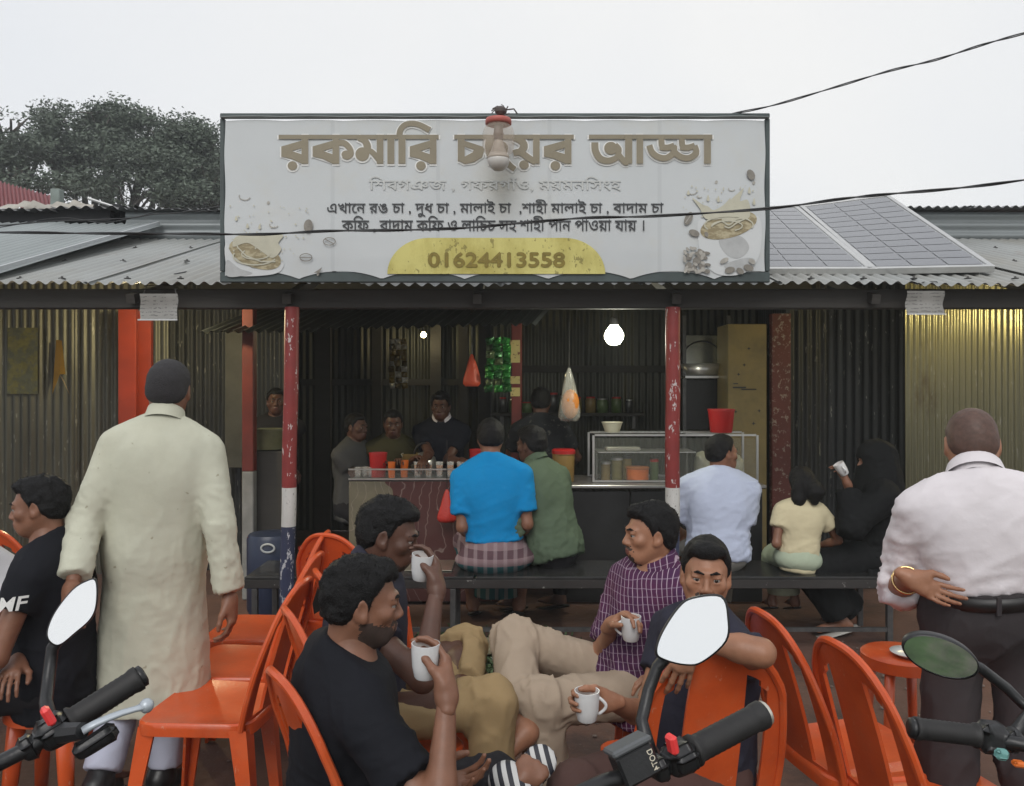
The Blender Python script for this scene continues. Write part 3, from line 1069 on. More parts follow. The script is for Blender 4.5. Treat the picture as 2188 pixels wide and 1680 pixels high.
def tri_letter(x, xr, dot=True):
    """the র shape: a hollow wedge pointing left against a thick stem whose right edge is xr"""
    o_ = [[(x, 325), (xr - 14, 303), (xr - 14, 315), (x + 22, 333.5), (x, 340)], [(x, 325), (x + 24, 333.5), (x + 24, 334), (x, 350)],
          [(x, 338), (x + 24, 333.5), (xr - 14, 341), (xr - 14, 352), (x + 24, 348), (x, 349)], [(x, 347), (xr - 14, 345), (xr - 14, 362), (xr - 24, 356), (x + 20, 350)],
          [(xr - 15, 296), (xr, 296), (xr, 365), (xr - 15, 365)]]
    if dot: o_.append(disc(x + 24, 368.5, 10, 10))
    return o_


s_ = 900 / 2188 * .6909                                            # crop pixels -> photo pixels
def c1(x, y): return (456 + x * s_, 221.1 + y * s_)                 # first headline crop
def c2(x, y): return (1036.4 + x * s_, 221.1 + y * s_)              # second
letters, marks = [], []
def mk(): marks.append(len(letters))
def bar(f, x0, x1, y0=240, y1=272): letters.append([f(x0, y0), f(x1, y0), f(x1, y1), f(x0, y1)])
def stem(f, x0, x1, y1=458, y0=240): letters.append([f(x0, y0), f(x1, y0), f(x1, y1), f(x0, y1)])
def stroke(f, pts, w):
    w = list(w) if isinstance(w, (list, tuple)) else [w] * len(pts)
    P_, W_ = [], []
    for i in range(len(pts) - 1):
        q = [pts[max(i - 1, 0)], pts[i], pts[i + 1], pts[min(i + 2, len(pts) - 1)]]
        for k in range(4):
            t = k / 4
            P_.append(f(*[.5 * (2 * q[1][a] + (q[2][a] - q[0][a]) * t + (2 * q[0][a] - 5 * q[1][a] + 4 * q[2][a] - q[3][a]) * t * t + (3 * q[1][a] - q[0][a] - 3 * q[2][a] + q[3][a]) * t ** 3) for a in (0, 1)]))
            W_.append((w[i] * (1 - t) + w[i + 1] * t) * s_)
    P_.append(f(*pts[-1])); W_.append(w[-1] * s_)
    letters.extend(band(P_, W_))
def poly(f, pts): letters.append([f(*p) for p in pts])
def ra(f, x, xr, dot=None):
    t = (xr - 50)
    poly(f, [(x, 328), (t, 284), (t, 340), (x + 80, 362), (x, 380)])
    poly(f, [(x, 350), (x + 84, 362), (x + 84, 364), (x, 404)])
    poly(f, [(x, 380), (x + 80, 362), (t, 386), (t, 456), (x + 74, 420), (x, 404)])
    stem(f, t, xr)
    if dot: letters.append([f(dot + 36 * math.cos(a_ / 20 * 6.283), 472 + 34 * math.sin(a_ / 20 * 6.283)) for a_ in range(20)])
# first word
mk()
bar(c1, 494, 1695)
mk()
ra(c1, 514, 716, 598)
mk()
ra(c1, 749, 948)
stroke(c1, [(948, 300), (990, 305), (1028, 345), (1036, 385), (1010, 408), (978, 398)], [44, 46, 44, 42, 40, 34])
letters.append([c1(1000 + 34 * math.cos(a_ / 18 * 6.283), 388 + 30 * math.sin(a_ / 18 * 6.283)) for a_ in range(18)])
mk()
stroke(c1, [(1090, 262), (1140, 285), (1160, 330), (1152, 372)], [40, 50, 56, 50])
letters.append([c1(1122 + 52 * math.cos(a_ / 20 * 6.283), 386 + 52 * math.sin(a_ / 20 * 6.283)) for a_ in range(20)])
stroke(c1, [(1140, 352), (1190, 366), (1240, 420), (1262, 448)], [34, 40, 44, 40])
stem(c1, 1230, 1280); stem(c1, 1310, 1362); stem(c1, 1393, 1446)
stroke(c1, [(1400, 250), (1408, 205), (1440, 168), (1490, 156), (1550, 166), (1628, 206)], [46, 44, 42, 40, 42, 46])
mk()
ra(c1, 1478, 1678, 1562)
# second word
mk()
bar(c1, 1812, 2080)
mk()
stem(c1, 1838, 1890, 440)
poly(c1, [(1890, 286), (2026, 330), (2040, 352), (1960, 352), (1890, 330)])
poly(c1, [(1960, 350), (2040, 350), (2020, 410), (1960, 446), (1890, 460), (1850, 440), (1890, 404), (1950, 372)])
stem(c1, 2066, 2118)
stroke(c2, [(30, 262), (20, 330), (30, 400)], [44, 40, 36])
stroke(c2, [(110, 300), (150, 330), (140, 400), (175, 460), (225, 500)], [40, 44, 44, 46, 40])
mk()
bar(c2, -20, 666)
mk()
stroke(c2, [(215, 262), (275, 290), (292, 330), (262, 368), (226, 372)], [44, 56, 58, 50, 40])
stroke(c2, [(212, 378), (262, 372), (320, 410), (380, 448)], [46, 48, 50, 40])
stem(c2, 360, 410)
letters.append([c2(293 + 36 * math.cos(a_ / 20 * 6.283), 466 + 34 * math.sin(a_ / 20 * 6.283)) for a_ in range(20)])
mk()
ra(c2, 442, 648, 528)
# third word
mk()
bar(c2, 780, 1705)
mk()
stroke(c2, [(824, 298), (828, 360), (862, 418), (920, 436), (975, 420), (1005, 385)], [52, 52, 52, 48, 44, 40])
letters.append([c2(944 + 50 * math.cos(a_ / 20 * 6.283), 342 + 48 * math.sin(a_ / 20 * 6.283)) for a_ in range(20)])
stroke(c2, [(975, 318), (1002, 350), (1002, 390), (1050, 446), (1075, 452)], [44, 46, 44, 46, 30])
stem(c2, 1050, 1104); stem(c2, 1136, 1186)
for sh in (0, 178):
    mk()
    stroke(c2, [(1322 + sh * .86, 262), (1326 + sh * .86, 318), (1338 + sh * .86, 334)], [44, 44, 40])
    stroke(c2, [(1310 + sh * .86, 334), (1370 + sh * .86, 338), (1420 + sh * .86, 320)], [44, 46, 40])
    stroke(c2, [(1420 + sh * .86, 322), (1412 + sh * .96, 378), (1360 + sh * .96, 415), (1300 + sh * .96, 408), (1252 + sh * .96, 372), (1232 + sh, 320)], [40, 48, 46, 46, 46, 46])
mk()
stem(c2, 1642, 1694)
grow = []
for pl in letters:                                                  # pale outline round every stroke
    cx, cy = sum(p[0] for p in pl) / len(pl), sum(p[1] for p in pl) / len(pl)
    g = []
    for i, (x, y) in enumerate(pl):
        l = math.hypot(x - cx, y - cy) or 1
        g.append((x + (x - cx) / l * 3.2, y + (y - cy) / l * 3.2 + .8))
    grow.append(g)
tag(poly_part('letter_outline', grow, M_PALE, 0.0065, bb), kind='stuff')
marks.append(len(letters))
for i in range(len(marks) - 1): tag(poly_part('letter', letters[marks[i]:marks[i + 1]], M_TAN, 0.0100 + .0003 * i, bb), kind='stuff')

put_text('subtitle', 'শিবগঞ্জ , গফরগাঁও, ময়মনসিংহ'.replace('শি', 'িশ').replace('ঞ্জ', 'ঞজ').replace('সি', 'িস').replace('\u09af\u09bc', '\u09df'), 789, 1326, 378, 410, M_FADE, bb, 0.0, 0.0085, thick=.0007)
L1 = 'এখােন রঙ চা , দুধ চা , মালাই চা  ,শাহী মালাই চা , বাদাম চা'
put_text('menu_line', L1, 700, 1417, 427, 464, M_INK, bb, 0.0, 0.0085, thick=.0008)
L2 = 'কিফ , বাদাম কিফ ও লািচচ সহ শাহী পান পাওয়া যায় ।'.replace('\u09af\u09bc', '\u09df')
put_text('menu_line', L2, 731, 1376, 462, 498, M_INK, bb, 0.0, 0.0085, thick=.0008)
pill = [(828, 586)] + [(828 + 88 - 88 * math.cos(t), 586 - 77 * math.sin(t)) for t in (math.pi / 2 * i / 14 for i in range(1, 15))] + [(1293 - 88 + 88 * math.sin(t), 586 - 77 * math.cos(t)) for t in (math.pi / 2 * i / 14 for i in range(0, 15))]
poly_part('yellow_panel', [pill], M_YEL, 0.0085, bb)
put_text('phone_number', '01624413558', 916, 1206, 541, 571, M_OLIVE, bb, 0.0, 0.011, thick=.0042)

# printed cups of coffee with their splash and beans
M_CUP = mat('print_cup_white', (0.555, 0.575, 0.58), rough=.6, var=.04)
M_CUPSH = mat('print_cup_grey', (0.40, 0.41, 0.41), rough=.6, var=.15, vscale=14)
M_COF = mat('print_coffee', (0.25, 0.205, 0.115), rough=.6, col2=(0.42, 0.37, 0.24), mix=(.46, .56), mscale=16, stretch=(1, 1, 2.2))
M_CREAM = mat('print_cream', (0.47, 0.455, 0.36), rough=.6, var=.1, vscale=12)
M_BEAN = mat('print_bean', (0.20, 0.185, 0.16), rough=.6, var=.3, vscale=30)
M_BEANL = mat('print_bean_pale', (0.36, 0.345, 0.31), rough=.6, var=.25, vscale=40)
def smooth(pl, n=5):
    out = []
    for i in range(len(pl)):
        q = [pl[i - 1], pl[i], pl[(i + 1) % len(pl)], pl[(i + 2) % len(pl)]]
        for k in range(n):
            t = k / n
            out.append(tuple(.5 * (2 * q[1][a] + (q[2][a] - q[0][a]) * t + (2 * q[0][a] - 5 * q[1][a] + 4 * q[2][a] - q[3][a]) * t * t + (3 * q[1][a] - q[0][a] - 3 * q[2][a] + q[3][a]) * t ** 3) for a in (0, 1)))
    return out
def beans(spec): return [disc(x_, y_, a_, b_, t_, 12) for x_, y_, a_, b_, t_ in spec]
poly_part('cup_print', [smooth([(1496, 468), (1556, 500), (1618, 462), (1626, 520), (1612, 566), (1580, 587), (1534, 587), (1504, 562), (1492, 520)])], M_CUP, .0065, bb)
poly_part('cup_shade', [smooth([(1536, 512), (1580, 505), (1600, 530), (1580, 552), (1552, 545)]), smooth([(1548, 566), (1590, 552), (1612, 556), (1600, 578), (1560, 580)])], M_CUPSH, .0078, bb)
poly_part('coffee_print', [disc(1556, 482, 62, 27, -.26, 30)], M_COF, .0088, bb)
poly_part('splash', [smooth([(1544, 474), (1546, 446), (1560, 428), (1578, 412), (1588, 404), (1580, 430), (1596, 428), (1602, 450), (1594, 470)]), smooth([(1506, 468), (1494, 446), (1478, 424), (1500, 438), (1512, 442), (1524, 450), (1544, 440), (1560, 424), (1552, 448), (1550, 464), (1530, 470)])]
          + [smooth([(x_ - 3, y_), (x_, y_ - 7 - 5 * rng.random()), (x_ + 3, y_), (x_, y_ + 3)]) for x_, y_ in ((1470, 415), (1512, 428), (1600, 412), (1534, 430), (1610, 436))] + [disc(rng.uniform(1455, 1618), rng.uniform(398, 470), rng.uniform(.8, 2.2), rng.uniform(.8, 2.2), n=8) for _ in range(46)], M_CREAM, .0108, bb)
poly_part('crema', band(arc(1556, 482, 52, 19, 150, 380), 3.0) + band(arc(1552, 484, 33, 11, 170, 420), 2.6) + band(smooth([(1520, 484), (1540, 474), (1556, 482), (1572, 470), (1590, 468), (1572, 478), (1556, 488), (1540, 482)])[:34], 3), M_CREAM, .0132, bb)
poly_part('bean', beans([(1603, 375, 12, 8, 1.1), (1482, 499, 12, 7, .35), (1508, 502, 6, 4, 1.2), (1470, 468, 15, 8, 2.0), (1598, 573, 11, 7, .3), (1558, 578, 11, 7, -.2), (1580, 580, 9, 6, .6)] + [(rng.uniform(1466, 1512), rng.uniform(536, 583), rng.uniform(5, 8), rng.uniform(3, 5), rng.uniform(0, 3)) for _ in range(28)]), M_BEAN, .0152, bb)
poly_part('bean_light', beans([(rng.uniform(1458, 1512), rng.uniform(528, 583), rng.uniform(4, 6), rng.uniform(2.5, 3.5), rng.uniform(0, 3)) for _ in range(26)] + [(1605, 560, 8, 5, .6), (1546, 558, 10, 5, -.5)]) + band([(1463, 478), (1477, 458)], 2.2), M_BEANL, .0170, bb)
poly_part('droplet', [q for x_, y_, r_ in ((1479, 410, 9), (1563, 404, 7), (1494, 420, 5), (524, 420, 12), (586, 481, 9)) for q in band(arc(x_, y_, r_, r_ * .7, 20, 200), 2)] + [disc(x_, y_, 3, 4, .4, 8) for x_, y_ in ((1530, 390), (1610, 392), (574, 434), (680, 586))], M_BEANL, .0065, bb)
poly_part('cup_print', [smooth([(486, 520), (540, 574), (602, 560), (600, 580), (566, 589), (500, 589), (484, 566)])], M_CUP, .0065, bb)
poly_part('cup_shade', [smooth([(486, 556), (512, 574), (540, 584), (520, 590), (486, 590)])], M_CUPSH, .0078, bb)
poly_part('coffee_print', [disc(546, 544, 58, 28, .36, 30)], M_COF, .0088, bb)
poly_part('splash', [smooth([(500, 528), (504, 508), (530, 502), (570, 503), (606, 503), (596, 520), (602, 534), (584, 552), (560, 538), (530, 520)])] + [smooth([(x_ - 3, y_), (x_, y_ - 8), (x_ + 3, y_), (x_, y_ + 3)]) for x_, y_ in ((506, 470), (530, 486), (556, 488))] + [disc(rng.uniform(488, 660), rng.uniform(440, 560), rng.uniform(.8, 2.2), rng.uniform(.8, 2.2), n=8) for _ in range(50)], M_CREAM, .0108, bb)
poly_part('crema', band(arc(546, 548, 46, 19, 20, 200), 3.0) + band(arc(548, 544, 30, 11, -20, 220), 2.6) + band([(503, 512), (510, 530), (528, 548), (560, 560), (590, 560)], 3), M_CREAM, .0132, bb)
poly_part('bean', [disc(660, 484, 9.5, 14, .1)] + [q for c_ in ((655, 551), (705, 517)) for q in band(arc(c_[0], c_[1], 13, 8, 0, 360, 14), 1.8)] + band([(642, 551), (668, 552)], 1.8) + band([(696, 512), (714, 522)], 1.8) + [[(672, 584), (690, 572), (684, 584)]], M_BEAN, .0152, bb)

# --------------------------------------------------------- bulb in a plastic jar over the sign
jc = P(1065, 300, 4.36)
jar = thing('jar_lamp', 'unlit bulb inside a clear plastic jar with a red lid hung before the sign', 'lamp', jc)
def J(px, py): return P(px, py, 4.36)
k_ = 4.36 / F
mb = MB(); mb.lathe([(24 * k_, J(0, 267).z - jc.z), (31 * k_, J(0, 275).z - jc.z), (34 * k_, J(0, 285).z - jc.z), (34.5 * k_, J(0, 312).z - jc.z), (30 * k_, J(0, 326).z - jc.z), (22 * k_, J(0, 330).z - jc.z)], jc, n=24)
mj = mat('jar_plastic', (0.62, 0.52, 0.42), rough=0.25, alpha=0.26, var=.1); mb.build('jar', mj, jar, True)
mb = MB(); mb.lathe([(0, J(0, 255).z - jc.z), (27 * k_, J(0, 255).z - jc.z), (28 * k_, J(0, 258).z - jc.z), (28 * k_, J(0, 266).z - jc.z), (24 * k_, J(0, 267).z - jc.z)], jc, n=24)
mb.build('lid', mat('faded_red_lid', (0.42, 0.10, 0.08), rough=.5, var=.2), jar, True)
mb = MB(); mb.lathe([(9.5 * k_, J(0, 267).z - jc.z), (10 * k_, J(0, 284).z - jc.z), (11 * k_, J(0, 285).z - jc.z), (11 * k_, J(0, 288).z - jc.z), (10 * k_, J(0, 289).z - jc.z), (10.5 * k_, J(0, 300).z - jc.z)], jc, n=16); mb.build('bulb_neck', mat('brown_neck', (.12, .085, .07), rough=.5, var=.3), jar, True)
mb = MB(); mb.lathe([(8 * k_, J(0, 268).z - jc.z), (9 * k_, J(0, 300).z - jc.z), (15 * k_, J(0, 318).z - jc.z), (21 * k_, J(0, 333).z - jc.z), (23.5 * k_, J(0, 334).z - jc.z), (23.5 * k_, J(0, 338).z - jc.z), (22 * k_, J(0, 340).z - jc.z)], jc, n=18)
mb.build('bulb_body', mat('bulb_body', (0.42, 0.36, 0.30), rough=.5, var=.15), jar, True)
mb = MB(); mb.lathe([(23 * k_, J(0, 340).z - jc.z), (24 * k_, J(0, 344).z - jc.z), (20 * k_, J(0, 356).z - jc.z), (10 * k_, J(0, 364).z - jc.z), (0, J(0, 366).z - jc.z)], jc, n=18)
mb.build('bulb_dome', mat('bulb_dome', (0.52, 0.50, 0.47), rough=.4), jar, True)
mb = MB()
mb.tube([J(1065, 256), J(1066, 246), P(1068, 238, 4.45), P(1070, 240, 4.6)], .011, 8)
mb.ball(J(1070, 237), (.034, .03, .026), 10)
for i in range(9):
    a0, t = J(1070, 238), rng.uniform(0, 6.28)
    mb.tube([a0, a0 + Vector((.03 * math.cos(t), -.01, .03 * math.sin(t))), a0 + Vector((.05 * math.cos(t + .5), .0, .035 * math.sin(t + .6)))], .003, 5)
mb.tube([J(1075, 236), J(1098, 233), P(1105, 243, 4.5)], .004, 5)
mb.build('hanger', mat('taped_wire', (0.07, 0.055, 0.05), rough=.7, var=.3), jar)

# ================================================================== solar panels
M_CELL = mat('solar_cell', (0.13, 0.135, 0.15), rough=0.16, var=0.08, vscale=3, spec=.6)
M_GRID = mat('solar_backing', (0.48, 0.49, 0.50), rough=0.4)
def solar(BL, BR, TL, TR, label):
    t = thing('solar_panel', label, 'solar panel', (BL + BR) / 2, 'solar panels on the canopy roof')
    n = (BR - BL).cross(TL - BL).normalized()
    def Q(u, v, h=0.0): return (BL * (1 - u) + BR * u) * (1 - v) + (TL * (1 - u) + TR * u) * v + n * h
    mb = MB()
    for (u0, v0, u1, v1) in ((0, 0, 1, 0), (0, 1, 1, 1), (0, 0, 0, 1), (1, 0, 1, 1)):
        a, b = Q(u0, v0), Q(u1, v1)
        mid = (a + b) / 2
        x = (b - a).normalized()
        y = n.cross(x)
        R = Matrix((x, y, n)).transposed()
        mb.box(mid - n * .016, ((b - a).length + .034, .034, .042), R, .003)
    mb.build('frame', M_ALU, t)
    mb = MB(); [mb.quad(Q(.02, .01 + .98 * j / 24, -.006), Q(.98, .01 + .98 * j / 24, -.006), Q(.98, .01 + .98 * (j + 1) / 24, -.006), Q(.02, .01 + .98 * (j + 1) / 24, -.006)) for j in range(24)]; mb.build('backing', M_GRID, t)
    cm = None
    for i in range(3):
        for j in range(12):
            u0, u1 = .035 + .31 * i + .006, .035 + .31 * (i + 1) - .006
            v0, v1 = .018 + .0803 * j + .0028, .018 + .0803 * (j + 1) - .0028
            mb = MB(); mb.quad(Q(u0, v0, .0), Q(u1, v0, .0), Q(u1, v1, .0), Q(u0, v1, .0)); mb.build('cell', M_CELL, t)
    for u in (.06, .94):
        a = Q(u, .96, -.03)
        g = Vector((a.x, a.y, EZ + (a.y - ED) * SL))
        mb = MB(); mb.tube([a, g], .012, 6); mb.build('leg', M_ALU, t)
        a = Q(u, .04, -.03)
        g = Vector((a.x, a.y, EZ + (a.y - ED) * SL))
        mb = MB(); mb.tube([a, g], .012, 6); mb.build('leg', M_ALU, t)
solar(P(1868, 573, 4.95), P(2118, 568, 4.95), P(1714, 441, 6.6), P(1896, 418, 6.6), 'solar panel at the free end, its top edge standing against the sky')
solar(P(1606, 573, 4.95), P(1858, 573, 4.95), P(1517, 442, 6.6), P(1702, 442, 6.6), 'solar panel partly hidden behind the banner sign')

# ================================================================== roofs beyond
nb = thing('neighbour_shop', 'low shop beside the stall with a bluish tin roof overlapping the canopy', 'shop', (-4.6, 6.0, 0))
for k in range(4):
    me = corr_mesh('roof_sheet', (-2.955 - .78 * (k + 1), 4.62 + .01 * k, EZ + .048 + .008 * (k % 2)), (1, 0, 0.012), Vector((0, 1, SL + .035)), .80, 2.35, 0.0752, .015, M_ROOF_B, 10, 3, .01, k * 1.7)
    link('roof_sheet', me, nb)
mb = MB(); a, b = Vector((-2.955, 4.62, EZ + .06)), Vector((-2.955, 6.85, EZ + .06 + 2.23 * (SL + .035)))
mb.box((a + b) / 2, (.02, (b - a).length, .035), Matrix.Rotation(math.atan(SL + .035), 3, 'X')); mb.build('verge', mat('pale_verge', (.42, .44, .45), rough=.5), nb)
slab('gable_wall', -700, 474, 236, 560, 7.15, .08, mat('shaded_wall', (.07, .07, .075), rough=.8, var=.4, vscale=3), nb)  # shade below the eave put into the wall's dark colour
slab('corner_post', 228, 436, 256, 530, 7.05, .1, mat('dark_corner', (.02, .02, .022), rough=.8), nb)
slab('eave_board', -700, 478, 104, 486, 7.02, .05, mat('pale_board', (.32, .33, .33), rough=.7, var=.2), nb)
x = -8.5
k = 0
while x < -3.35:
    me = corr_mesh('roof_sheet', (x, 6.85, 3.07 + .012 * math.sin(x * 3)), (1, 0, 0), Vector((0, 1, .06)), .8, 2.2, .0752 * 1.4, .014, mat('dark_eave', (.10, .10, .098), rough=.6, var=.3), 8, 2, .012, k * 1.3)
    link('roof_sheet', me, nb); x += .77; k += 1
slab('eave_shade_board', -700, 446, 236, 474, 6.95, .06, mat('eave_shade', (.022, .022, .024), rough=.8), nb)  # dark board standing in for the shaded underside of the eave
mb = MB(); mb.tube([P(232, 438, 6.8), P(330, 437, 6.8)] if False else [P(188, 424, 6.9), P(240, 441, 6.9)], .012, 6); mb.build('pipe', M_ALU, nb)
# loose tin piled on the eave
mb = MB()
for i in range(7):
    c = P(20 + 26 * i + rng.uniform(-8, 8), 440 + rng.uniform(-4, 3), 6.95)
    mb.add([c + Vector((-.08, 0, -.02)), c + Vector((.08, .02, -.03)), c + Vector((.06, .1, .03)), c + Vector((-.05, .1, .035 + .02 * (i % 3)))], [(0, 1, 2, 3)])
tag(mb.build('scrap_tin', mat('scrap_tin', (.33, .31, .27), rough=.6, var=.3)), 'loose bent pieces of old tin piled along the dark eave', 'scrap metal')
red = thing('red_roof_house', 'distant house with a red tin roof and white fascia below the trees', 'house', (-9.5, 14.0, 0))
a, b, c, d_ = P(-140, 440, 13), P(126, 452, 13), P(118, 424, 15.5), P(-140, 352, 15.5)
M_REDROOF = mat('red_tin', (.22, .055, .06), rough=.55, var=.15, vscale=2)
n = 30
for k in range(6):
    mb = MB()
    for i in range(5):
        u0, u1 = (k * 5 + i) / n, (k * 5 + i + 1) / n
        um = (u0 + u1) / 2
        for (q0, q1, h0, h1) in ((u0, um, 0, .05), (um, u1, .05, 0)):
            mb.quad(a.lerp(b, q0) + Vector((0, 0, h0)), a.lerp(b, q1) + Vector((0, 0, h1)), d_.lerp(c, q1) + Vector((0, 0, h1)), d_.lerp(c, q0) + Vector((0, 0, h0)))
    mb.build('roof_sheet', M_REDROOF, red)
mb = MB(); mb.tube([a + Vector((0, -.05, -.04)), b + Vector((0, -.05, -.04))], .05, 6); mb.build('fascia', mat('white_fascia', (.55, .55, .55), rough=.6), red)
mb = MB(); mb.box(((a.x + b.x) / 2, 15.0, (a.z) / 2 - .1), (b.x - a.x - .4, 3.2, a.z - .2)); mb.build('wall', mat('grey_wall', (.28, .28, .27), rough=.8, var=.2), red)
mb = MB()
c0 = P(122, 425, 12.4)
mb.box((c0.x, 12.4, c0.z / 2 + .07), (.14, .14, c0.z + .14), None, .01)
tag(mb.build('concrete_pillar', mat('pillar', (.20, .24, .22), rough=.85, var=.2, vscale=9)), 'grey green concrete pillar stub rising beyond the eave', 'pillar')

# ================================================================== trees
M_LEAF = mat('rain_tree_leaf', (0.085, 0.11, 0.08), rough=0.6, var=0.5, vscale=.9)
M_BARK = mat('rain_tree_bark', (0.07, 0.06, 0.05), rough=0.9, var=0.3, vscale=3, bump=.6, bscale=8)
def tree(base, clumps, seed, label, nleaf):
    r = np.random.RandomState(seed)
    t = thing('rain_tree', label, 'tree', base, 'rain trees beyond the roofs')
    mb = MB()
    base = Vector(base)
    fork = base + Vector((0, 0, 3.0))
    mb.tube([base, base + Vector((.1, 0, 1.5)), fork], [.36, .3, .26], 10)
    for (c, rad, w) in clumps:
        c = Vector(c)
        mid = fork.lerp(c, .5) + Vector((0, 0, -.5))
        mb.tube([fork, mid, c + Vector((0, 0, -.2)), c + Vector((rad[0] * .4, 0, rad[2] * .3))], [.16, .10, .06, .02], 7)
        for _ in range(5):
            e = c + Vector((r.uniform(-1, 1) * rad[0] * .85, r.uniform(-.8, .8) * rad[1], r.uniform(-.7, .35) * rad[2]))
            m2 = c.lerp(e, .5) + Vector((0, 0, .15))
            mb.tube([mid.lerp(c, .7), m2, e], [.05, .03, .01], 5)
    mb.build('trunk', M_BARK, t, True)
    allv = []
    tot = sum(w for _, _, w in clumps)
    for (c, rad, w) in clumps:
        n = int(nleaf * 0.55 * w / tot)
        # twigs: small tufts of leaves over a shell and through the volume
        nt_ = max(6, n // 22)
        dirs = r.normal(size=(nt_, 3)); dirs /= np.linalg.norm(dirs, axis=1, keepdims=True)
        rr = r.uniform(.25, 1.0, nt_) ** .55
        bump_ = .62 + .66 * vnoise(dirs * 2.6 + seed)
        cen = np.array(c) + dirs * rr[:, None] * np.array(rad) * bump_[:, None]
        gap = vnoise(cen * np.array([1.25, 1.25, 1.9]) + seed * 3.1)
        cen = cen[gap > .475]
        k = np.repeat(np.arange(len(cen)), 22)
        p = cen[k] + r.normal(size=(len(k), 3)) * np.array([.16, .16, .075])
        s = r.uniform(.030, .075, len(k))
        u = r.normal(size=(len(k), 3)); u[:, 2] *= .5; u /= np.linalg.norm(u, axis=1, keepdims=True)
        v = np.cross(u, r.normal(size=(len(k), 3))); v /= np.linalg.norm(v, axis=1, keepdims=True)
        allv.append(np.stack([p - u * s[:, None], p + v * s[:, None] * .45, p + u * s[:, None], p - v * s[:, None] * .45], 1).reshape(-1, 3))
    v = np.concatenate(allv)
    q = np.arange(len(v)).reshape(-1, 4)
    link('crown', mesh_np('crown', v, q, M_LEAF, None, False), t)
def T(px, py, d): return tuple(P(px, py, d))
tree((P(40, 500, 22).x, 22, 0), [(T(22, 272, 22), (1.15, 1.2, .75), 4), (T(-20, 292, 22), (1.3, 1.2, .8), 3), (T(-60, 300, 22), (1.2, 1.2, .9), 2), (T(60, 330, 21.6), (1.0, 1.1, .6), 2), (T(20, 370, 21.2), (1.1, 1.0, .5), 2), (T(90, 400, 21), (.9, 1, .45), 1.6), (T(-90, 390, 21), (1.2, 1, .7), 2)], 3, 'broad dark rain tree standing furthest from the sign, above the red roof', 78000)
tree((P(210, 500, 24).x, 24, 0), [(T(170, 268, 24), (1.15, 1.2, .62), 3), (T(240, 262, 24), (1.3, 1.2, .58), 3), (T(310, 290, 24), (1.25, 1.2, .6), 3), (T(112, 325, 23.6), (.8, 1.2, .5), 2), (T(360, 322, 23.6), (.7, 1.2, .45), 1.6), (T(150, 330, 23.5), (1.0, 1.1, .6), 2), (T(230, 335, 23.4), (1.2, 1.1, .6), 2.4), (T(300, 360, 23), (1.1, 1.1, .6), 2.2), (T(200, 400, 23), (1.2, 1.1, .5), 2.0), (T(290, 420, 22.6), (1.1, 1.1, .45), 1.8)], 11, 'tallest rain tree, domed crown full of small sky gaps in the middle', 120000)
tree((P(430, 500, 23).x, 23, 0), [(T(395, 300, 23), (1.0, 1.2, .55), 2.4), (T(440, 312, 23), (.9, 1.2, .55), 3), (T(390, 360, 22.5), (1.0, 1.1, .55), 2.2), (T(460, 370, 22.4), (1.1, 1.1, .6), 2.2), (T(400, 425, 22), (1.0, 1.1, .4), 1.6), (T(470, 430, 22), (1.0, 1.1, .45), 1.4), (T(350, 395, 22.4), (.9, 1, .5), 1.6)], 23, 'dark rain tree rising just beside the end of the sign', 84000)

# ================================================================== wires
def wire(name, pts, r, label, twist=0):
    mb = MB()
    P3 = [P(*p) for p in pts]
    # smooth through the points
    out = []
    for i in range(len(P3) - 1):
        p0, p1, p2, p3 = P3[max(i - 1, 0)], P3[i], P3[i + 1], P3[min(i + 2, len(P3) - 1)]
        for k in range(8):
            t = k / 8
            out.append(0.5 * ((2 * p1) + (p2 - p0) * t + (2 * p0 - 5 * p1 + 4 * p2 - p3) * t * t + (3 * p1 - p0 - 3 * p2 + p3) * t ** 3))
    out.append(P3[-1])
    if twist:
        for s in (0, math.pi):
            mb.tube([q + Vector((0, math.cos(i * .45 + s), math.sin(i * .45 + s))) * r * twist for i, q in enumerate(out)], r, 5)
    else: mb.tube(out, r, 5)
    return tag(mb.build(name, M_BLACK, None, True), label, 'wire')
wire('power_wire', [(1560, 244, 4.62), (1650, 226, 4.5), (1780, 188, 4.4), (1900, 152, 4.3), (2000, 128, 4.2), (2100, 96, 4.1), (2210, 66, 4.0), (2500, -10, 3.9)], .0034, 'twisted black wire climbing into the open sky from the top corner of the sign', 1.1)
wire('power_wire', [(-300, 500, 4.5), (0, 497, 4.45), (200, 499, 4.45), (420, 500, 4.4), (560, 501, 4.4), (700, 494, 4.35), (860, 492, 4.35), (1000, 487, 4.3), (1100, 478, 4.3), (1250, 466, 4.3), (1400, 462, 4.3), (1640, 446, 4.2), (1800, 425, 4.2), (1900, 415, 4.1), (2050, 402, 4.0), (2210, 382, 4.0), (2500, 340, 3.9)], .0045, 'long black wire sagging right across the face of the banner sign', .9)
wire('power_wire', [(-200, 490, 5.0), (0, 482, 5.0), (100, 474, 5.1), (200, 470, 5.2), (280, 466, 5.2), (330, 458, 5.2), (380, 455, 5.2), (480, 440, 5.2)], .004, 'thin slack wire running low over the bluish roof to the sign', 0)
wire('power_wire', [(-200, 520, 5.2), (0, 486, 5.3), (130, 466, 5.3), (220, 476, 5.3), (300, 462, 5.3), (360, 446, 5.3), (420, 452, 5.3), (480, 448, 5.3)], .0035, 'wavy wire crossing above the slack one over the bluish roof', 0)

# ================================================================== counters of the stall
CD = 5.95
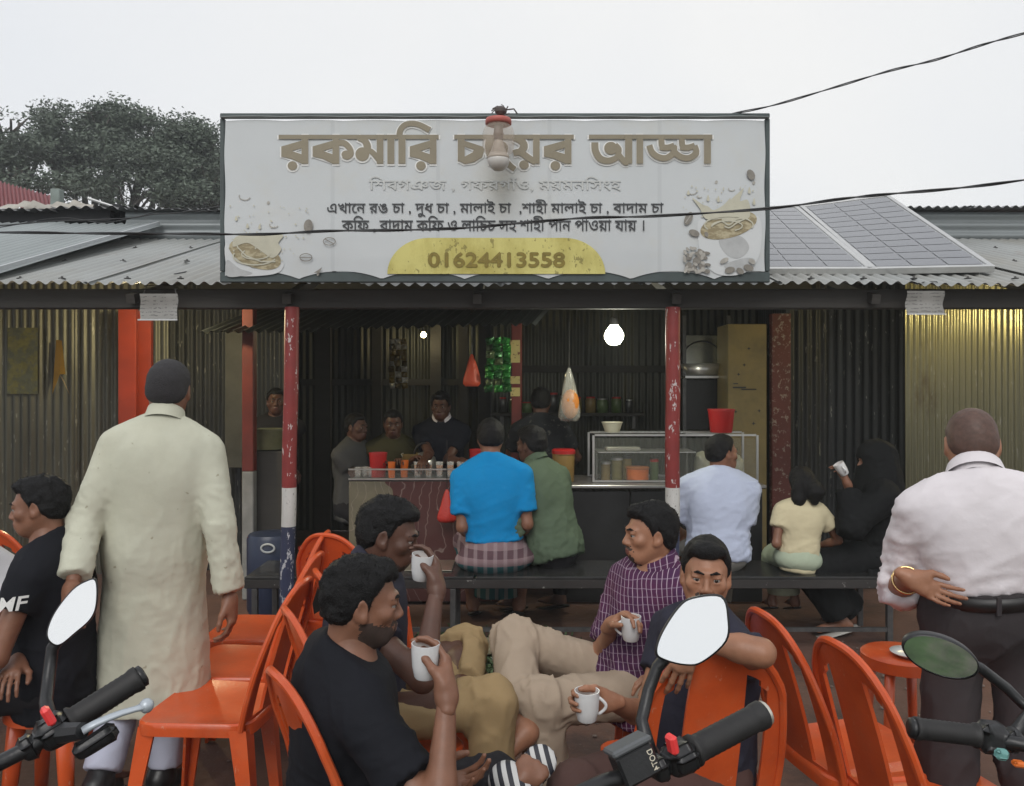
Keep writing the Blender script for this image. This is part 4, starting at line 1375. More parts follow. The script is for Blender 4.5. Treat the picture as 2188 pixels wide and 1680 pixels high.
# left counter: printed panel front with a clear lip
lc = thing('tea_counter', 'tea counter with a swirling red and beige printed front and clear lip', 'counter', (P(850, 0, CD).x, CD, 0))
xa, xb, zt = P(745, 0, CD).x, P(1090, 0, CD).x, P(0, 1025, CD).z
M_SWIRL = mat('swirl_print', (0.16, 0.145, 0.10), rough=.3, var=.25, vscale=5)
nt = M_SWIRL.node_tree
tc = nd(nt, 'ShaderNodeTexCoord')
wv = nd(nt, 'ShaderNodeTexWave', Scale=2.2, Distortion=9.0, Detail=3.0)
wv.inputs['Detail Scale'].default_value = 1.4
nt.links.new(tc.outputs['Object'], wv.inputs['Vector'])
r_ = nd(nt, 'ShaderNodeMapRange')
r_.inputs['From Min'].default_value = .42
r_.inputs['From Max'].default_value = .6
nt.links.new(wv.outputs['Fac'], r_.inputs['Value'])
xyz = obj_xyz(M_SWIRL, .3, 3.0)
redside = math_n(nt, 'GREATER_THAN', xyz[0], P(830, 0, CD).x + .15)
layer(M_SWIRL, math_n(nt, 'MULTIPLY', redside, .9), (0.075, 0.022, 0.025))
layer(M_SWIRL, math_n(nt, 'MULTIPLY', math_n(nt, 'SUBTRACT', 1.0, math_n(nt, 'ABSOLUTE', math_n(nt, 'SUBTRACT', math_n(nt, 'MULTIPLY', r_.outputs['Result'], 2.0), 1.0))), .55), (0.36, 0.30, 0.27))
mb = MB(); mb.box(((xa + xb) / 2, CD + .02, zt / 2), (xb - xa, .03, zt - .03), None, .004); mb.build('front_panel', M_SWIRL, lc)
mb = MB(); mb.box(((xa + xb) / 2, CD + .32, zt - .012), (xb - xa, .62, .024), None, .004); mb.build('top', M_STEEL, lc)
for xx in (xa + .01, xb - .01):
    mb = MB(); mb.box((xx, CD + .32, (zt - .03) / 2), (.02, .56, zt - .03)); mb.build('side_panel', M_STEEL, lc)
M_GLASS = mat('clear_glass', (0.5, 0.52, 0.48), rough=.05, alpha=.07, spec=.8)
zl = P(0, 1003, CD).z
mb = MB(); mb.box(((xa + xb) / 2, CD - .003, (zt + zl) / 2), (xb - xa, .006, zl - zt)); mb.build('glass_lip', M_GLASS, lc)
for zz in (zl, zt + .004):
    mb = MB(); mb.box(((xa + xb) / 2, CD - .008, zz), (xb - xa, .012, .012), None, .002); mb.build('lip_edge', M_ALU, lc)
# right counter: black base
rc = thing('display_counter', 'black fronted counter carrying the glass showcase', 'counter', (P(1420, 0, CD).x, CD, 0))
xc, xd, zr = P(1205, 0, CD).x, P(1632, 0, CD).x, P(0, 1036, CD).z
for k in range(3):
    w = (xd - xc) / 3
    mb = MB(); mb.box((xc + w * (k + .5), CD + .03, zr / 2 - .02), (w - .01, .03, zr - .06), None, .004); mb.build('front_panel', mat('black_panel', (.018, .019, .02), rough=.35, var=.4, vscale=6), rc)
mb = MB(); mb.box(((xc + xd) / 2, CD + .32, zr - .015), (xd - xc + .03, .66, .03), None, .004); mb.build('top', mat('worn_top', (.12, .11, .105), rough=.35, var=.5, vscale=14), rc)
mb = MB(); mb.box(((xc + xd) / 2, CD - .012, zr - .012), (xd - xc + .03, .012, .02), None, .003); mb.build('edge_strip', M_ALU, rc)
# showcase
sd = CD + .12
sc_ = thing('glass_showcase', 'glass showcase of jars and boxes on the black counter', 'showcase', (P(1445, 0, sd).x, sd, zr))
xe, xf, zs = P(1268, 0, sd).x, P(1618, 0, sd).x, P(0, 930, sd).z
for xx in (xe, xf):
    for yy in (sd, sd + .38):
        mb = MB(); mb.box((xx, yy, (zr + zs) / 2 + .003), (.016, .016, zs - zr - .008)); mb.build('corner_bar', M_ALU, sc_)
for zz in (zr + .012, zs):
    for yy in (sd, sd + .38):
        mb = MB(); mb.box(((xe + xf) / 2, yy, zz), (xf - xe - .02, .016, .014)); mb.build('rail', M_ALU, sc_)
mb = MB(); mb.box(((xe + xf) / 2, sd - .002, (zr + zs) / 2), (xf - xe - .02, .004, zs - zr - .04)); mb.build('front_glass', M_GLASS, sc_)
mb = MB(); mb.box(((xe + xf) / 2, sd + .2, zs + .010), (xf - xe, .4, .006)); mb.build('top_glass', M_GLASS, sc_)
zm = P(0, 968, sd).z
mb = MB(); mb.box(((xe + xf) / 2 - .2, sd + .2, zm), ((xf - xe) * .6, .3, .008)); mb.build('shelf', M_ALU, sc_)
for xx in (xe + .03, (xe + xf) / 2 + .1):
    mb = MB(); mb.box((xx, sd + .2, (zm + zr) / 2), (.012, .28, zm - zr - .012)); mb.build('divider', mat('dim_divider', (.06, .06, .055), rough=.6), sc_)

def pot(name, px, pbase, d, rpx, hpx, m, label, cat, group=None, taper=.85, rim=True, lid=None, z=None, liquid=None):
    """a tub, cup or bowl standing at photo pixel (px, pbase)"""
    s = d / F
    c = P(px, pbase, d)
    if z is not None: c.z = z
    t = thing(name, label, cat, c, group)
    r1, r0, h = rpx * s, rpx * s * taper, hpx * s
    mb = MB(); mb.lathe([(0, 0), (r0 * .96, 0), (r0, .004), (r1 * .99, h * .92), (r1 * 1.03, h * .93), (r1 * 1.03, h), (r1 * .95, h), (r0 * .93, .012), (0, .012)], c, n=20)
    mb.build('bowl' if cat == 'bowl' else 'body', m, t, True, angle=40)
    if lid:
        mb = MB(); mb.lathe([(r1 * 1.06, h * .96), (r1 * 1.06, h * 1.08), (r1 * .9, h * 1.12), (0, h * 1.12)], c, n=20); mb.build('lid', lid, t, True, angle=40)
    if liquid:
        mb = MB(); mb.lathe([(r0 * .9, .014), (r1 * .93, h * .78), (0, h * .8)], c, n=16); mb.build('tea', liquid, t, True)
    return t
M_TEA = mat('milk_tea', (0.34, 0.13, 0.03), rough=.3)
M_TEAGLASS = mat('tea_glass', (0.75, 0.75, 0.72), rough=.05, alpha=.28, spec=.8)
pot('tub', 808, 1024, 6.12, 19, 52, M_RED, 'red tub standing at the end of the row of tea cups', 'tub', z=zt + .001)
pot('tub', 1020, 1022, 6.35, 17, 52, M_RED, 'red tub peeking out behind the neck of the man in blue', 'tub', z=zt + .001)
pot('cup', 837, 1022, 6.06, 8, 34, M_ORCUP, 'orange plastic cup touching the red tub', 'cup', 'orange plastic cups on the tea counter', z=zt + .001)
pot('cup', 864, 1022, 6.1, 9, 36, M_ORCUP, 'orange plastic cup standing free between the tub and the tea glasses', 'cup', 'orange plastic cups on the tea counter', z=zt + .001)
for i, px in enumerate((892, 916, 939, 962, 984)):
    pot('tea_glass', px, 1022, 6.1, 8, 33, M_TEAGLASS, ['glass of milk tea next to the orange cups', 'second glass of milk tea from the orange cups', 'middle glass of the row of five milk teas', 'fourth glass of milk tea from the orange cups', 'glass of milk tea half hidden by the blue T-shirt'][i], 'glass', 'glasses of milk tea on the counter', .8, z=zt + .001, liquid=M_TEA)
kt = thing('kettle', 'battered aluminium kettle beside the tea seller on the counter', 'kettle', (P(905, 0, 6.42).x, 6.42, zt))
c = Vector((P(905, 0, 6.42).x, 6.42, zt + .001)); mb = MB(); mb.lathe([(0, 0), (.085, 0), (.10, .02), (.105, .07), (.09, .12), (.05, .145), (.045, .15), (0, .165)], c, n=22); mb.build('body', M_ALU, kt, True)
mb = MB(); mb.tube([c + Vector((-.09, 0, .05)), c + Vector((-.14, 0, .10)), c + Vector((-.17, 0, .15))], [.02, .015, .011], 10); mb.build('spout', M_ALU, kt, True)
mb = MB(); mb.tube([c + Vector((.075 * math.cos(t), 0, .13 + .10 * math.sin(t))) for t in [math.pi * i / 12 for i in range(13)]], .007, 8); mb.build('handle', M_BLACK, kt, True)
for i in range(3):
    c = Vector((P(765 + 14 * i, 0, 6.1).x, 6.10 + .03 * (i % 2), zt + .001)); t_ = thing('tea_glass', ['empty tea glass at the end of the tea counter', 'empty tea glass second from the end of the counter', 'empty tea glass touching the red tub'][i], 'glass', c, 'empty glasses on the tea counter')
    mb = MB(); mb.lathe([(0, 0), (.022, 0), (.027, .075), (.025, .075), (.020, .006), (0, .006)], c, n=16); mb.build('body', M_TEAGLASS, t_, True)
pot('pan', 880, 1008, 6.45, 22, 40, mat('brass_pan', (.25, .17, .06), rough=.4, metal=.6, var=.2), 'brass coloured pan behind the tea glasses', 'pan', z=zt + .001)
pot('jar', 1204, 1032, 6.15, 24, 62, mat('amber_tub', (.30, .19, .06), rough=.4, var=.2), 'amber plastic jar with a red lid beside the green shirt', 'jar', None, .95, lid=M_RED, z=zr + .001)
pot('small_bowl', 1308, 930, 6.2, 22, 22, mat('cream_bowl', (.55, .53, .42), rough=.4), 'cream bowl sitting on top of the glass showcase', 'bowl', None, .7, z=zs + .014)
bk = pot('bucket', 1541, 930, 6.18, 28, 50, M_RED, 'bright red bucket on the showcase above the pale shirted man', 'bucket', None, .82, z=zs + .014)
pot('jar', 1294, 1030, 6.22, 10, 36, mat('brown_jar', (.20, .14, .05), rough=.25, var=.3), 'brown jar inside the showcase next to its corner bar', 'jar', None, 1.0, lid=M_ALU, z=zr + .002)
pot('jar', 1318, 1030, 6.25, 12, 44, mat('olive_jar', (.22, .19, .07), rough=.25, var=.3), 'olive jar inside the showcase between a brown jar and the orange box', 'jar', None, 1.0, lid=M_ALU, z=zr + .002)
pot('jar', 1340, 1030, 6.3, 10, 46, mat('yellow_jar', (.30, .22, .07), rough=.25, var=.3), 'tall yellowish jar behind the orange box in the showcase', 'jar', None, 1.0, lid=M_STEEL, z=zr + .002)
pot('box', 1362, 1028, 6.16, 24, 28, M_ORCUP, 'orange box with a darker lid on the showcase floor', 'box', None, .98, lid=mat('dull_orange', (.3, .1, .03), rough=.4), z=zr + .002)
pot('jar', 1398, 1030, 6.25, 9, 40, mat('green_jar', (.09, .14, .05), rough=.3, var=.3), 'dark green jar beside the striped post in the showcase', 'jar', None, 1.0, lid=M_RED, z=zr + .002)
mb = MB()
c = P(1330, 962, 6.2); c.z = zm + .006
mb.box(c + Vector((0, 0, .016)), (.26, .12, .03), None, .01)
tag(mb.build('tray', mat('bright_tin', (.6, .6, .52), rough=.25, metal=.7)), 'bright tin tray lying on the shelf inside the showcase', 'tray')
for i, (px, py, w_, h_) in enumerate(((1500, 1005, 40, 62), (1575, 1000, 30, 55))):
    c = P(px, py, 6.25)
    mb = MB(); mb.ball((c.x, 6.25, zr + h_ * .5 * 6.25 / F + .002), (w_ * .5 * 6.25 / F, .07, h_ * .5 * 6.25 / F), 12)
    mb.v = [(x + .006 * math.sin(z * 90 + x * 60), y, max(z, zr + .002)) for x, y, z in mb.v]
    tag(mb.build('snack_bag', mat('pale_plastic', (.30, .30, .22), rough=.3, var=.25, vscale=12, bump=.6, bscale=30), None, True), ['bulging clear snack bag in the showcase behind the pale shirted man', 'smaller clear snack bag at the end of the showcase'][i], 'bag', 'bags of snacks in the showcase')

# jars along the dim back shelf
bsf = thing('wall_shelf', 'plank shelf of jars along the dim back wall of the stall', 'shelf', (1.0, 8.1, 1.3))
mb = MB(); mb.box((.55, 8.12, 1.30), (1.5, .22, .03)); mb.build('plank', M_WOODD, bsf)
for xx in (-.1, 1.2):
    mb = MB(); mb.box((xx, 8.14, 1.22), (.03, .16, .12)); mb.build('bracket', M_STEEL, bsf)
for i in range(11):
    r, h = rng.uniform(.035, .06), rng.uniform(.09, .2)
    c = Vector((-.1 + .125 * i + rng.uniform(-.01, .01), 8.1, 1.316))
    t_ = thing('jar', ['first', 'second', 'third', 'fourth', 'fifth', 'sixth', 'seventh', 'eighth', 'ninth', 'tenth', 'last'][i] + ' small jar on the dim back shelf, counted from behind the man in dark pattern', 'jar', c, 'jars on the back shelf')
    mb = MB(); mb.lathe([(0, 0), (r, 0), (r * 1.02, h * .8), (r * .8, h * .92)], c, n=14); mb.build('body', rng.choice([MATS['brown_jar'], MATS['olive_jar'], MATS['green_jar'], M_STEEL]), t_, True)
    mb = MB(); mb.lathe([(r * .84, h * .9), (r * .84, h), (0, h)], c, n=14); mb.build('lid', rng.choice([M_RED, M_STEEL, M_ALU]), t_, True)

# cabinet, rack and fridge
c0, c1_ = P(1557, 692, 6.75), P(1640, 1010, 6.75)
cb = thing('cabinet', 'tall mustard coloured cupboard with printed notes and star stickers', 'cabinet', ((c0.x + c1_.x) / 2, 6.9, 0))
M_MUST = mat('mustard_board', (.20, .155, .062), rough=.5, var=.2, vscale=3, col2=(.145, .115, .055), mix=(.5, .7), mscale=4)
mb = MB(); mb.box(((c0.x + c1_.x) / 2, 6.95, c0.z / 2), (c1_.x - c0.x, .36, c0.z), None, .006); mb.build('body', M_MUST, cb)
for (px, py, w_, h_) in ((1580, 828, 28, 3), (1572, 820, 10, 2), (1600, 832, 32, 2.4)):
    c = P(px, py, 6.765); mb = MB(); mb.box((c.x, 6.764, c.z), (w_ * 6.76 / F, .004, h_ * 6.76 / F)); mb.build('note_line', M_INK, cb)
for (px, py) in ((1578, 800), (1600, 745), (1572, 880), (1622, 878), (1610, 905), (1590, 780)):
    c = P(px, py, 6.765); mb = MB()
    mb.add([c + Vector((math.cos(a) * r, -.003, math.sin(a) * r)) for a, r in ((k * math.pi / 4, .016 if k % 2 == 0 else .006) for k in range(8))], [tuple(range(8))[::-1]]); mb.build('star_sticker', M_INK, cb)
rk = thing('steel_rack', 'steel shelf rack with a dark panel behind the showcase', 'rack', P(1515, 1000, 7.2))
for px in (1462, 1556):
    a = P(px, 800, 7.2); mb = MB(); mb.box((a.x, 7.2, 1.1), (.03, .03, 2.2)); mb.build('upright', M_STEEL, rk)
for py in (806, 925):
    a, b = P(1462, py, 7.2), P(1556, py, 7.2); mb = MB(); mb.box(((a.x + b.x) / 2, 7.25, a.z), (b.x - a.x + .03, .34, .02)); mb.build('shelf', M_ALU, rk)
a, b = P(1466, 812, 7.18), P(1553, 918, 7.18); mb = MB(); mb.box(((a.x + b.x) / 2, 7.22, (a.z + b.z) / 2), (b.x - a.x, .04, a.z - b.z)); mb.build('dark_panel', M_BLACK, rk)
bs = thing('wire_basket', 'silver bowl shaped basket with a hoop handle on the rack', 'basket', P(1500, 803, 7.2))
c = P(1500, 805, 7.2); c.z += .012
mb = MB(); mb.lathe([(0, .0), (.13, .0), (.19, .10), (.20, .10), (.14, -.0)], c, n=20); mb.build('bowl', M_ALU, bs, True)
mb = MB(); mb.tube([c + Vector((.19 * math.cos(t), 0, .10 + .20 * math.sin(t))) for t in [math.pi * i / 14 for i in range(15)]], .007, 6); mb.build('handle', M_BLACK, bs)
# tin plate added to give the bulb's reflection above the rack
a, b = P(1462, 716, 7.4), P(1548, 800, 7.4)
mb = MB(); mb.box(((a.x + b.x) / 2, 7.42, (a.z + b.z) / 2), (b.x - a.x, .015, a.z - b.z), Matrix.Rotation(-.05, 3, 'X'), .004)
tag(mb.build('reflector_sheet', mat('reflector_tin', (.5, .52, .46), rough=.24, metal=.9, var=.1)), 'added shiny tin sheet behind the basket, standing in for the bulb reflection', 'tin sheet')

# hanging things
def bag(name, px, ptop, pbot, d, wpx, m, label, group=None, cat='bag', fill=None):
    s = d / F
    c = P(px, ptop, d)
    h = (pbot - ptop) * s
    t = thing(name, label, cat, c, group)
    n = 18
    vv, ff = [], []
    rows = 12
    for j in range(rows + 1):
        v = j / rows
        w = wpx * s * .5 * (.10 + .9 * min(1, (v * 1.25) ** .8)) * (1 if v < .92 else .75)
        for k in range(n):
            th = 2 * math.pi * k / n
            pl = 1 + .16 * math.sin(th * 5 + v * 3) * (1 - v * .5)
            vv.append(c + Vector((w * math.cos(th) * pl, w * .6 * math.sin(th) * pl, -h * v)))
    for j in range(rows):
        for k in range(n): ff.append((j * n + k, j * n + (k + 1) % n, (j + 1) * n + (k + 1) % n, (j + 1) * n + k))
    ff.append(tuple(rows * n + k for k in range(n)))
    mb = MB(); mb.add(vv, ff); mb.build('skin', m, t, True)
    mb = MB(); mb.tube([c + Vector((0, 0, .0)), c + Vector((0, .01, 0.35))], .003, 5); mb.build('string', M_BLACK, t)
    if fill:
        mb = MB(); mb.ball(c + Vector((.01, 0, -h * .68)), (wpx * s * .42, wpx * s * .26, h * .28), 14); mb.build('contents', fill, t, True)
    return t
bag('carrier_bag', 1008, 757, 826, 6.3, 36, mat('orange_bag', (.55, .075, .03), rough=.45, bump=.4, bscale=60), 'orange carrier bag hanging by the green packets')
bag('clear_bag', 1216, 786, 900, 6.2, 46, mat('clear_bag', (.6, .6, .55), rough=.15, alpha=.3, spec=.8), 'clear bag of orange buns hanging below the bulb', fill=mat('orange_buns', (.50, .17, .02), rough=.45, var=.2, vscale=30))
bag('carrier_bag', 955, 1046, 1116, 5.85, 40, mat('red_bag', (.45, .03, .02), rough=.45, bump=.4, bscale=60), 'red plastic bag hung on the counter front')
def packets(px0, px1, py0, py1, d, ms, label, n):
    a, b = P(px0, py0, d), P(px1, py1, d)
    t = thing('snack_packets', label, 'packets', Vector(((a.x + b.x) / 2, d, a.z)))
    cols = 3
    rows = max(3, int(n / cols))
    for i in range(cols):
        for j in range(rows):
            w, h = (b.x - a.x) / cols, (a.z - b.z) / rows
            c = Vector((a.x + w * (i + .5) + rng.uniform(-.01, .01), d + rng.uniform(-.04, .04), a.z - h * (j + .5)))
            R = Matrix.Rotation(rng.uniform(-.35, .35), 3, 'Z') @ Matrix.Rotation(rng.uniform(-.25, .25), 3, 'Y')
            vv, ff = [], []
            for v in range(5):
                for u in range(5):
                    x_, z_ = (u / 4 - .5) * w * .98, (v / 4 - .5) * h * 1.04
                    pf = .018 * math.cos((u / 4 - .5) * math.pi) * math.cos((v / 4 - .5) * math.pi)
                    vv.append(c + R @ Vector((x_, -pf + rng.uniform(-.005, .005), z_)))
            for v in range(4):
                for u in range(4): ff.append((v * 5 + u, v * 5 + u + 1, v * 5 + u + 6, v * 5 + u + 5))
            mb = MB(); mb.add(vv, ff); mb.build('packet', rng.choice(ms), t)
packets(1036, 1092, 722, 838, 6.25, [mat('green_foil', (.03, .20, .035), rough=.16, metal=.4, bump=.6, bscale=40), mat('dark_green_foil', (.02, .10, .025), rough=.2, metal=.4, bump=.6, bscale=40), mat('grey_green_foil', (.09, .13, .06), rough=.3, metal=.3, bump=.6, bscale=40)], 'curtain of shiny green snack packets beside the inner post', 24)
packets(832, 870, 724, 830, 7.9, [mat('leaf_speck_gold', (.20, .15, .05), rough=.2, metal=.4, bump=.5, bscale=40), mat('leaf_speck_brown', (.08, .06, .02), rough=.25, metal=.4), mat('leaf_speck_silver', (.5, .5, .45), rough=.2, metal=.6, bump=.5, bscale=40)], 'added gold and silver packets standing in for bright leaves behind the stall', 27)  # packets added in place of bright leaves seen through a gap

# left wall: calendar and pennant
a, b = P(12, 700, 6.86), P(78, 842, 6.86)
M_CAL = mat('faded_calendar', (.20, .19, .06), rough=.6, col2=(.13, .14, .09), mix=(.45, .55), mscale=9, var=.25, vscale=20)
mb = MB()
for i in range(8):
    for j in range(6):
        pass
vv, ff = [], []
for j in range(7):
    for i in range(7): vv.append((a.x + (b.x - a.x) * i / 6, 6.885 + .006 * math.sin(i * 1.7 + j * .5) - .01 * (j / 6), a.z + (b.z - a.z) * j / 6))
for j in range(6):
    for i in range(6): ff.append((j * 7 + i, j * 7 + i + 1, (j + 1) * 7 + i + 1, (j + 1) * 7 + i))
mb = MB(); mb.add(vv, ff); tag(mb.build('calendar', M_CAL, None, True), 'faded yellowish calendar sheet pinned to the tin wall', 'calendar')
mb = MB()
q = [P(120, 726, 6.82), P(132, 728, 6.80), P(128, 800, 6.8), P(112, 842, 6.83), P(136, 812, 6.79), P(150, 846, 6.78), P(140, 800, 6.79)]
mb.cur = 0; mb.add([q[0], q[1], q[2], q[3]], [(0, 1, 2, 3)]); mb.add([q[1], q[6], q[2]], [(0, 1, 2)])
mb.cur = 1; mb.add([q[2] + Vector((0, -.004, 0)), q[4], q[5], P(131, 800, 6.79)], [(0, 2, 1), (0, 1, 3)] if False else [(0, 1, 2)])
tag(mb.build('pennant', [mat('ochre_cloth', (.34, .19, .02), rough=.8, var=.2), mat('cream_cloth', (.48, .36, .2), rough=.8)]), 'small ochre pennant with a cream tail on the tin wall', 'flag')
# hanging notices on the beam
def notice(px0, py0, px1, py1, d, label, mt, seedv):
    a, b = P(px0, py0, d), P(px1, py1, d)
    t = thing('notice', label, 'notice', Vector(((a.x + b.x) / 2, d, a.z)))
    vv, ff = [], []
    for j in range(9):
        for i in range(9): vv.append((a.x + (b.x - a.x) * i / 8 + .004 * math.sin(j), d + .012 * math.sin(i * .6 + seedv) * (j / 8) - .006 * math.cos(j * .8), a.z + (b.z - a.z) * j / 8))
    for j in range(8):
        for i in range(8): ff.append((j * 9 + i, j * 9 + i + 1, (j + 1) * 9 + i + 1, (j + 1) * 9 + i))
    mb = MB(); mb.add(vv, ff); mb.build('sheet', mt, t, True)
    mb = MB(); mb.tube([(a.x + .02, d, a.z), (a.x + .03, d + .02, a.z + .05), (b.x - .03, d + .02, a.z + .055), (b.x - .01, d, a.z)], .003, 5); mb.build('string', M_BLACK, t)
    mb = MB(); mb.box(((a.x + b.x) / 2, d - .014, b.z), (b.x - a.x + .01, .012, .008)); mb.build('batten', M_ALU, t)
mnot = mat('grey_notice', (.23, .225, .21), rough=.6, var=.15, vscale=8)
o_ = obj_xyz(mnot, .02, 30)
nt = mnot.node_tree
layer(mnot, math_n(nt, 'MULTIPLY', math_n(nt, 'MULTIPLY', stripes(nt, o_[2], .021, .3), noise_mask(mnot, 30, .45, .5, (1, 1, .3))), .65), (.06, .06, .06))
notice(299, 628, 380, 684, 4.68, 'grey printed notice hanging from the beam by the red boards', mnot, 0.4)
notice(1937, 622, 2017, 672, 4.68, 'grey printed notice hanging from the beam by the yellow lit wall', mnot, 1.9)

# ================================================================== bench and low things
bn = thing('bench', 'long low black bench with scuffed edge and steel legs', 'bench', (P(1218, 0, 5.2).x, 5.2, 0))
bx0, bx1 = P(522, 0, 4.98).x, P(1916, 0, 4.98).x
bh = 0.425
ln = (bx1 - bx0)
for k, (u0, u1) in enumerate(((0, .352), (.354, .70), (.702, 1.0))):
    mb = MB(); mb.box((bx0 + ln * (u0 + u1) / 2, 5.21, bh - .014), (ln * (u1 - u0) - .004, .47, .028), None, .005); mb.build('seat_board', M_BENCH, bn)
mb = MB(); mb.box(((bx0 + bx1) / 2, 4.985, bh - .045), (ln, .022, .055), None, .004)
m_edge = mat('scuffed_edge', (.03, .028, .027), rough=.4, var=.3); layer(m_edge, noise_mask(m_edge, 22, .63, .66), (.24, .23, .22)); mb.build('apron', m_edge, bn)
for px in (545, 968, 1440, 1900):
    for yy in (4.995, 5.42):
        x_ = P(px, 0, 4.995).x
        mb = MB(); mb.box((x_, yy, (bh - .075) / 2), (.035, .035, bh - .075), None, .003); mb.build('leg', M_STEEL, bn)
for yy in (4.995,):
    mb = MB(); mb.box(((bx0 + bx1) / 2, yy, .10), (ln - .1, .02, .025)); mb.build('stretcher', M_STEEL, bn)
a, b = P(868, 1200, 5.2), P(968, 1200, 5.2)
mb = MB(); mb.box(((a.x + b.x) / 2, 5.26, bh + .006), (b.x - a.x, .3, .008), None, .003)
tag(mb.build('steel_plate', mat('polished_plate', (.5, .48, .38), rough=.3, metal=.85, var=.15)), 'polished metal plate lying on the bench beside the man in blue', 'plate')
mb = MB(); a = P(1308, 1199, 5.2); mb.box((a.x + .03, 5.12, bh + .006), (.03, .14, .008), Matrix.Rotation(.5, 3, 'Z'), .002)
tag(mb.build('phone', mat('white_phone', (.5, .5, .5), rough=.3)), 'slim white phone lying on the bench behind the purple checked shirt', 'phone')
# drum and basin behind the bench
dr = thing('water_drum', 'dark blue drum with a pale ring mark behind the bench', 'drum', (P(575, 0, 5.7).x, 5.7, 0))
c = Vector((P(575, 0, 5.7).x, 5.75, 0)); mb = MB(); mb.lathe([(0, 0), (.15, 0), (.165, .03), (.165, .52), (.15, .55), (0, .56)], c, n=24); mb.build('body', mat('navy_plastic', (.016, .025, .055), rough=.4, var=.2), dr, True, angle=40)
mb = MB(); q = P(572, 1172, 5.58); mb.tube([q + Vector((.045 * math.cos(t), 0, .028 * math.sin(t))) for t in [6.2832 * i / 20 for i in range(21)]], .007, 6, False); mb.build('ring_mark', mat('pale_mark', (.4, .42, .42), rough=.6), dr)
c = P(695, 1215, 5.75); t = thing('basin', 'red plastic basin on a low stand behind the bench', 'basin', c)
mb = MB(); mb.lathe([(0, -.0), (.13, 0), (.17, .14), (.185, .145), (.185, .155), (.155, .15), (.12, .012), (0, .012)], c, n=26); mb.build('bowl', mat('dull_red_plastic', (.33, .03, .02), rough=.4, var=.15), t, True, angle=50)
mb = MB(); mb.box((c.x, c.y, (c.z - .002) / 2), (.26, .2, c.z - .004), None, .006); mb.build('stand', M_WOODD, t)
# cooking pot seen behind the striped post
pot('pot', 575, 960, 6.3, 36, 44, mat('old_pot', (.12, .12, .06), rough=.5, metal=.4, var=.3), 'dull olive cooking pot behind the striped post', 'pot', None, .9)
sp = thing('stand', 'dark stand carrying the olive cooking pot', 'stand', (P(575, 0, 6.3).x, 6.3, 0))
zz = P(0, 960, 6.3).z
mb = MB(); mb.box((P(575, 0, 6.3).x, 6.32, zz / 2 - .003), (.34, .3, zz - .006), None, .006); mb.build('body', M_WOODD, sp)


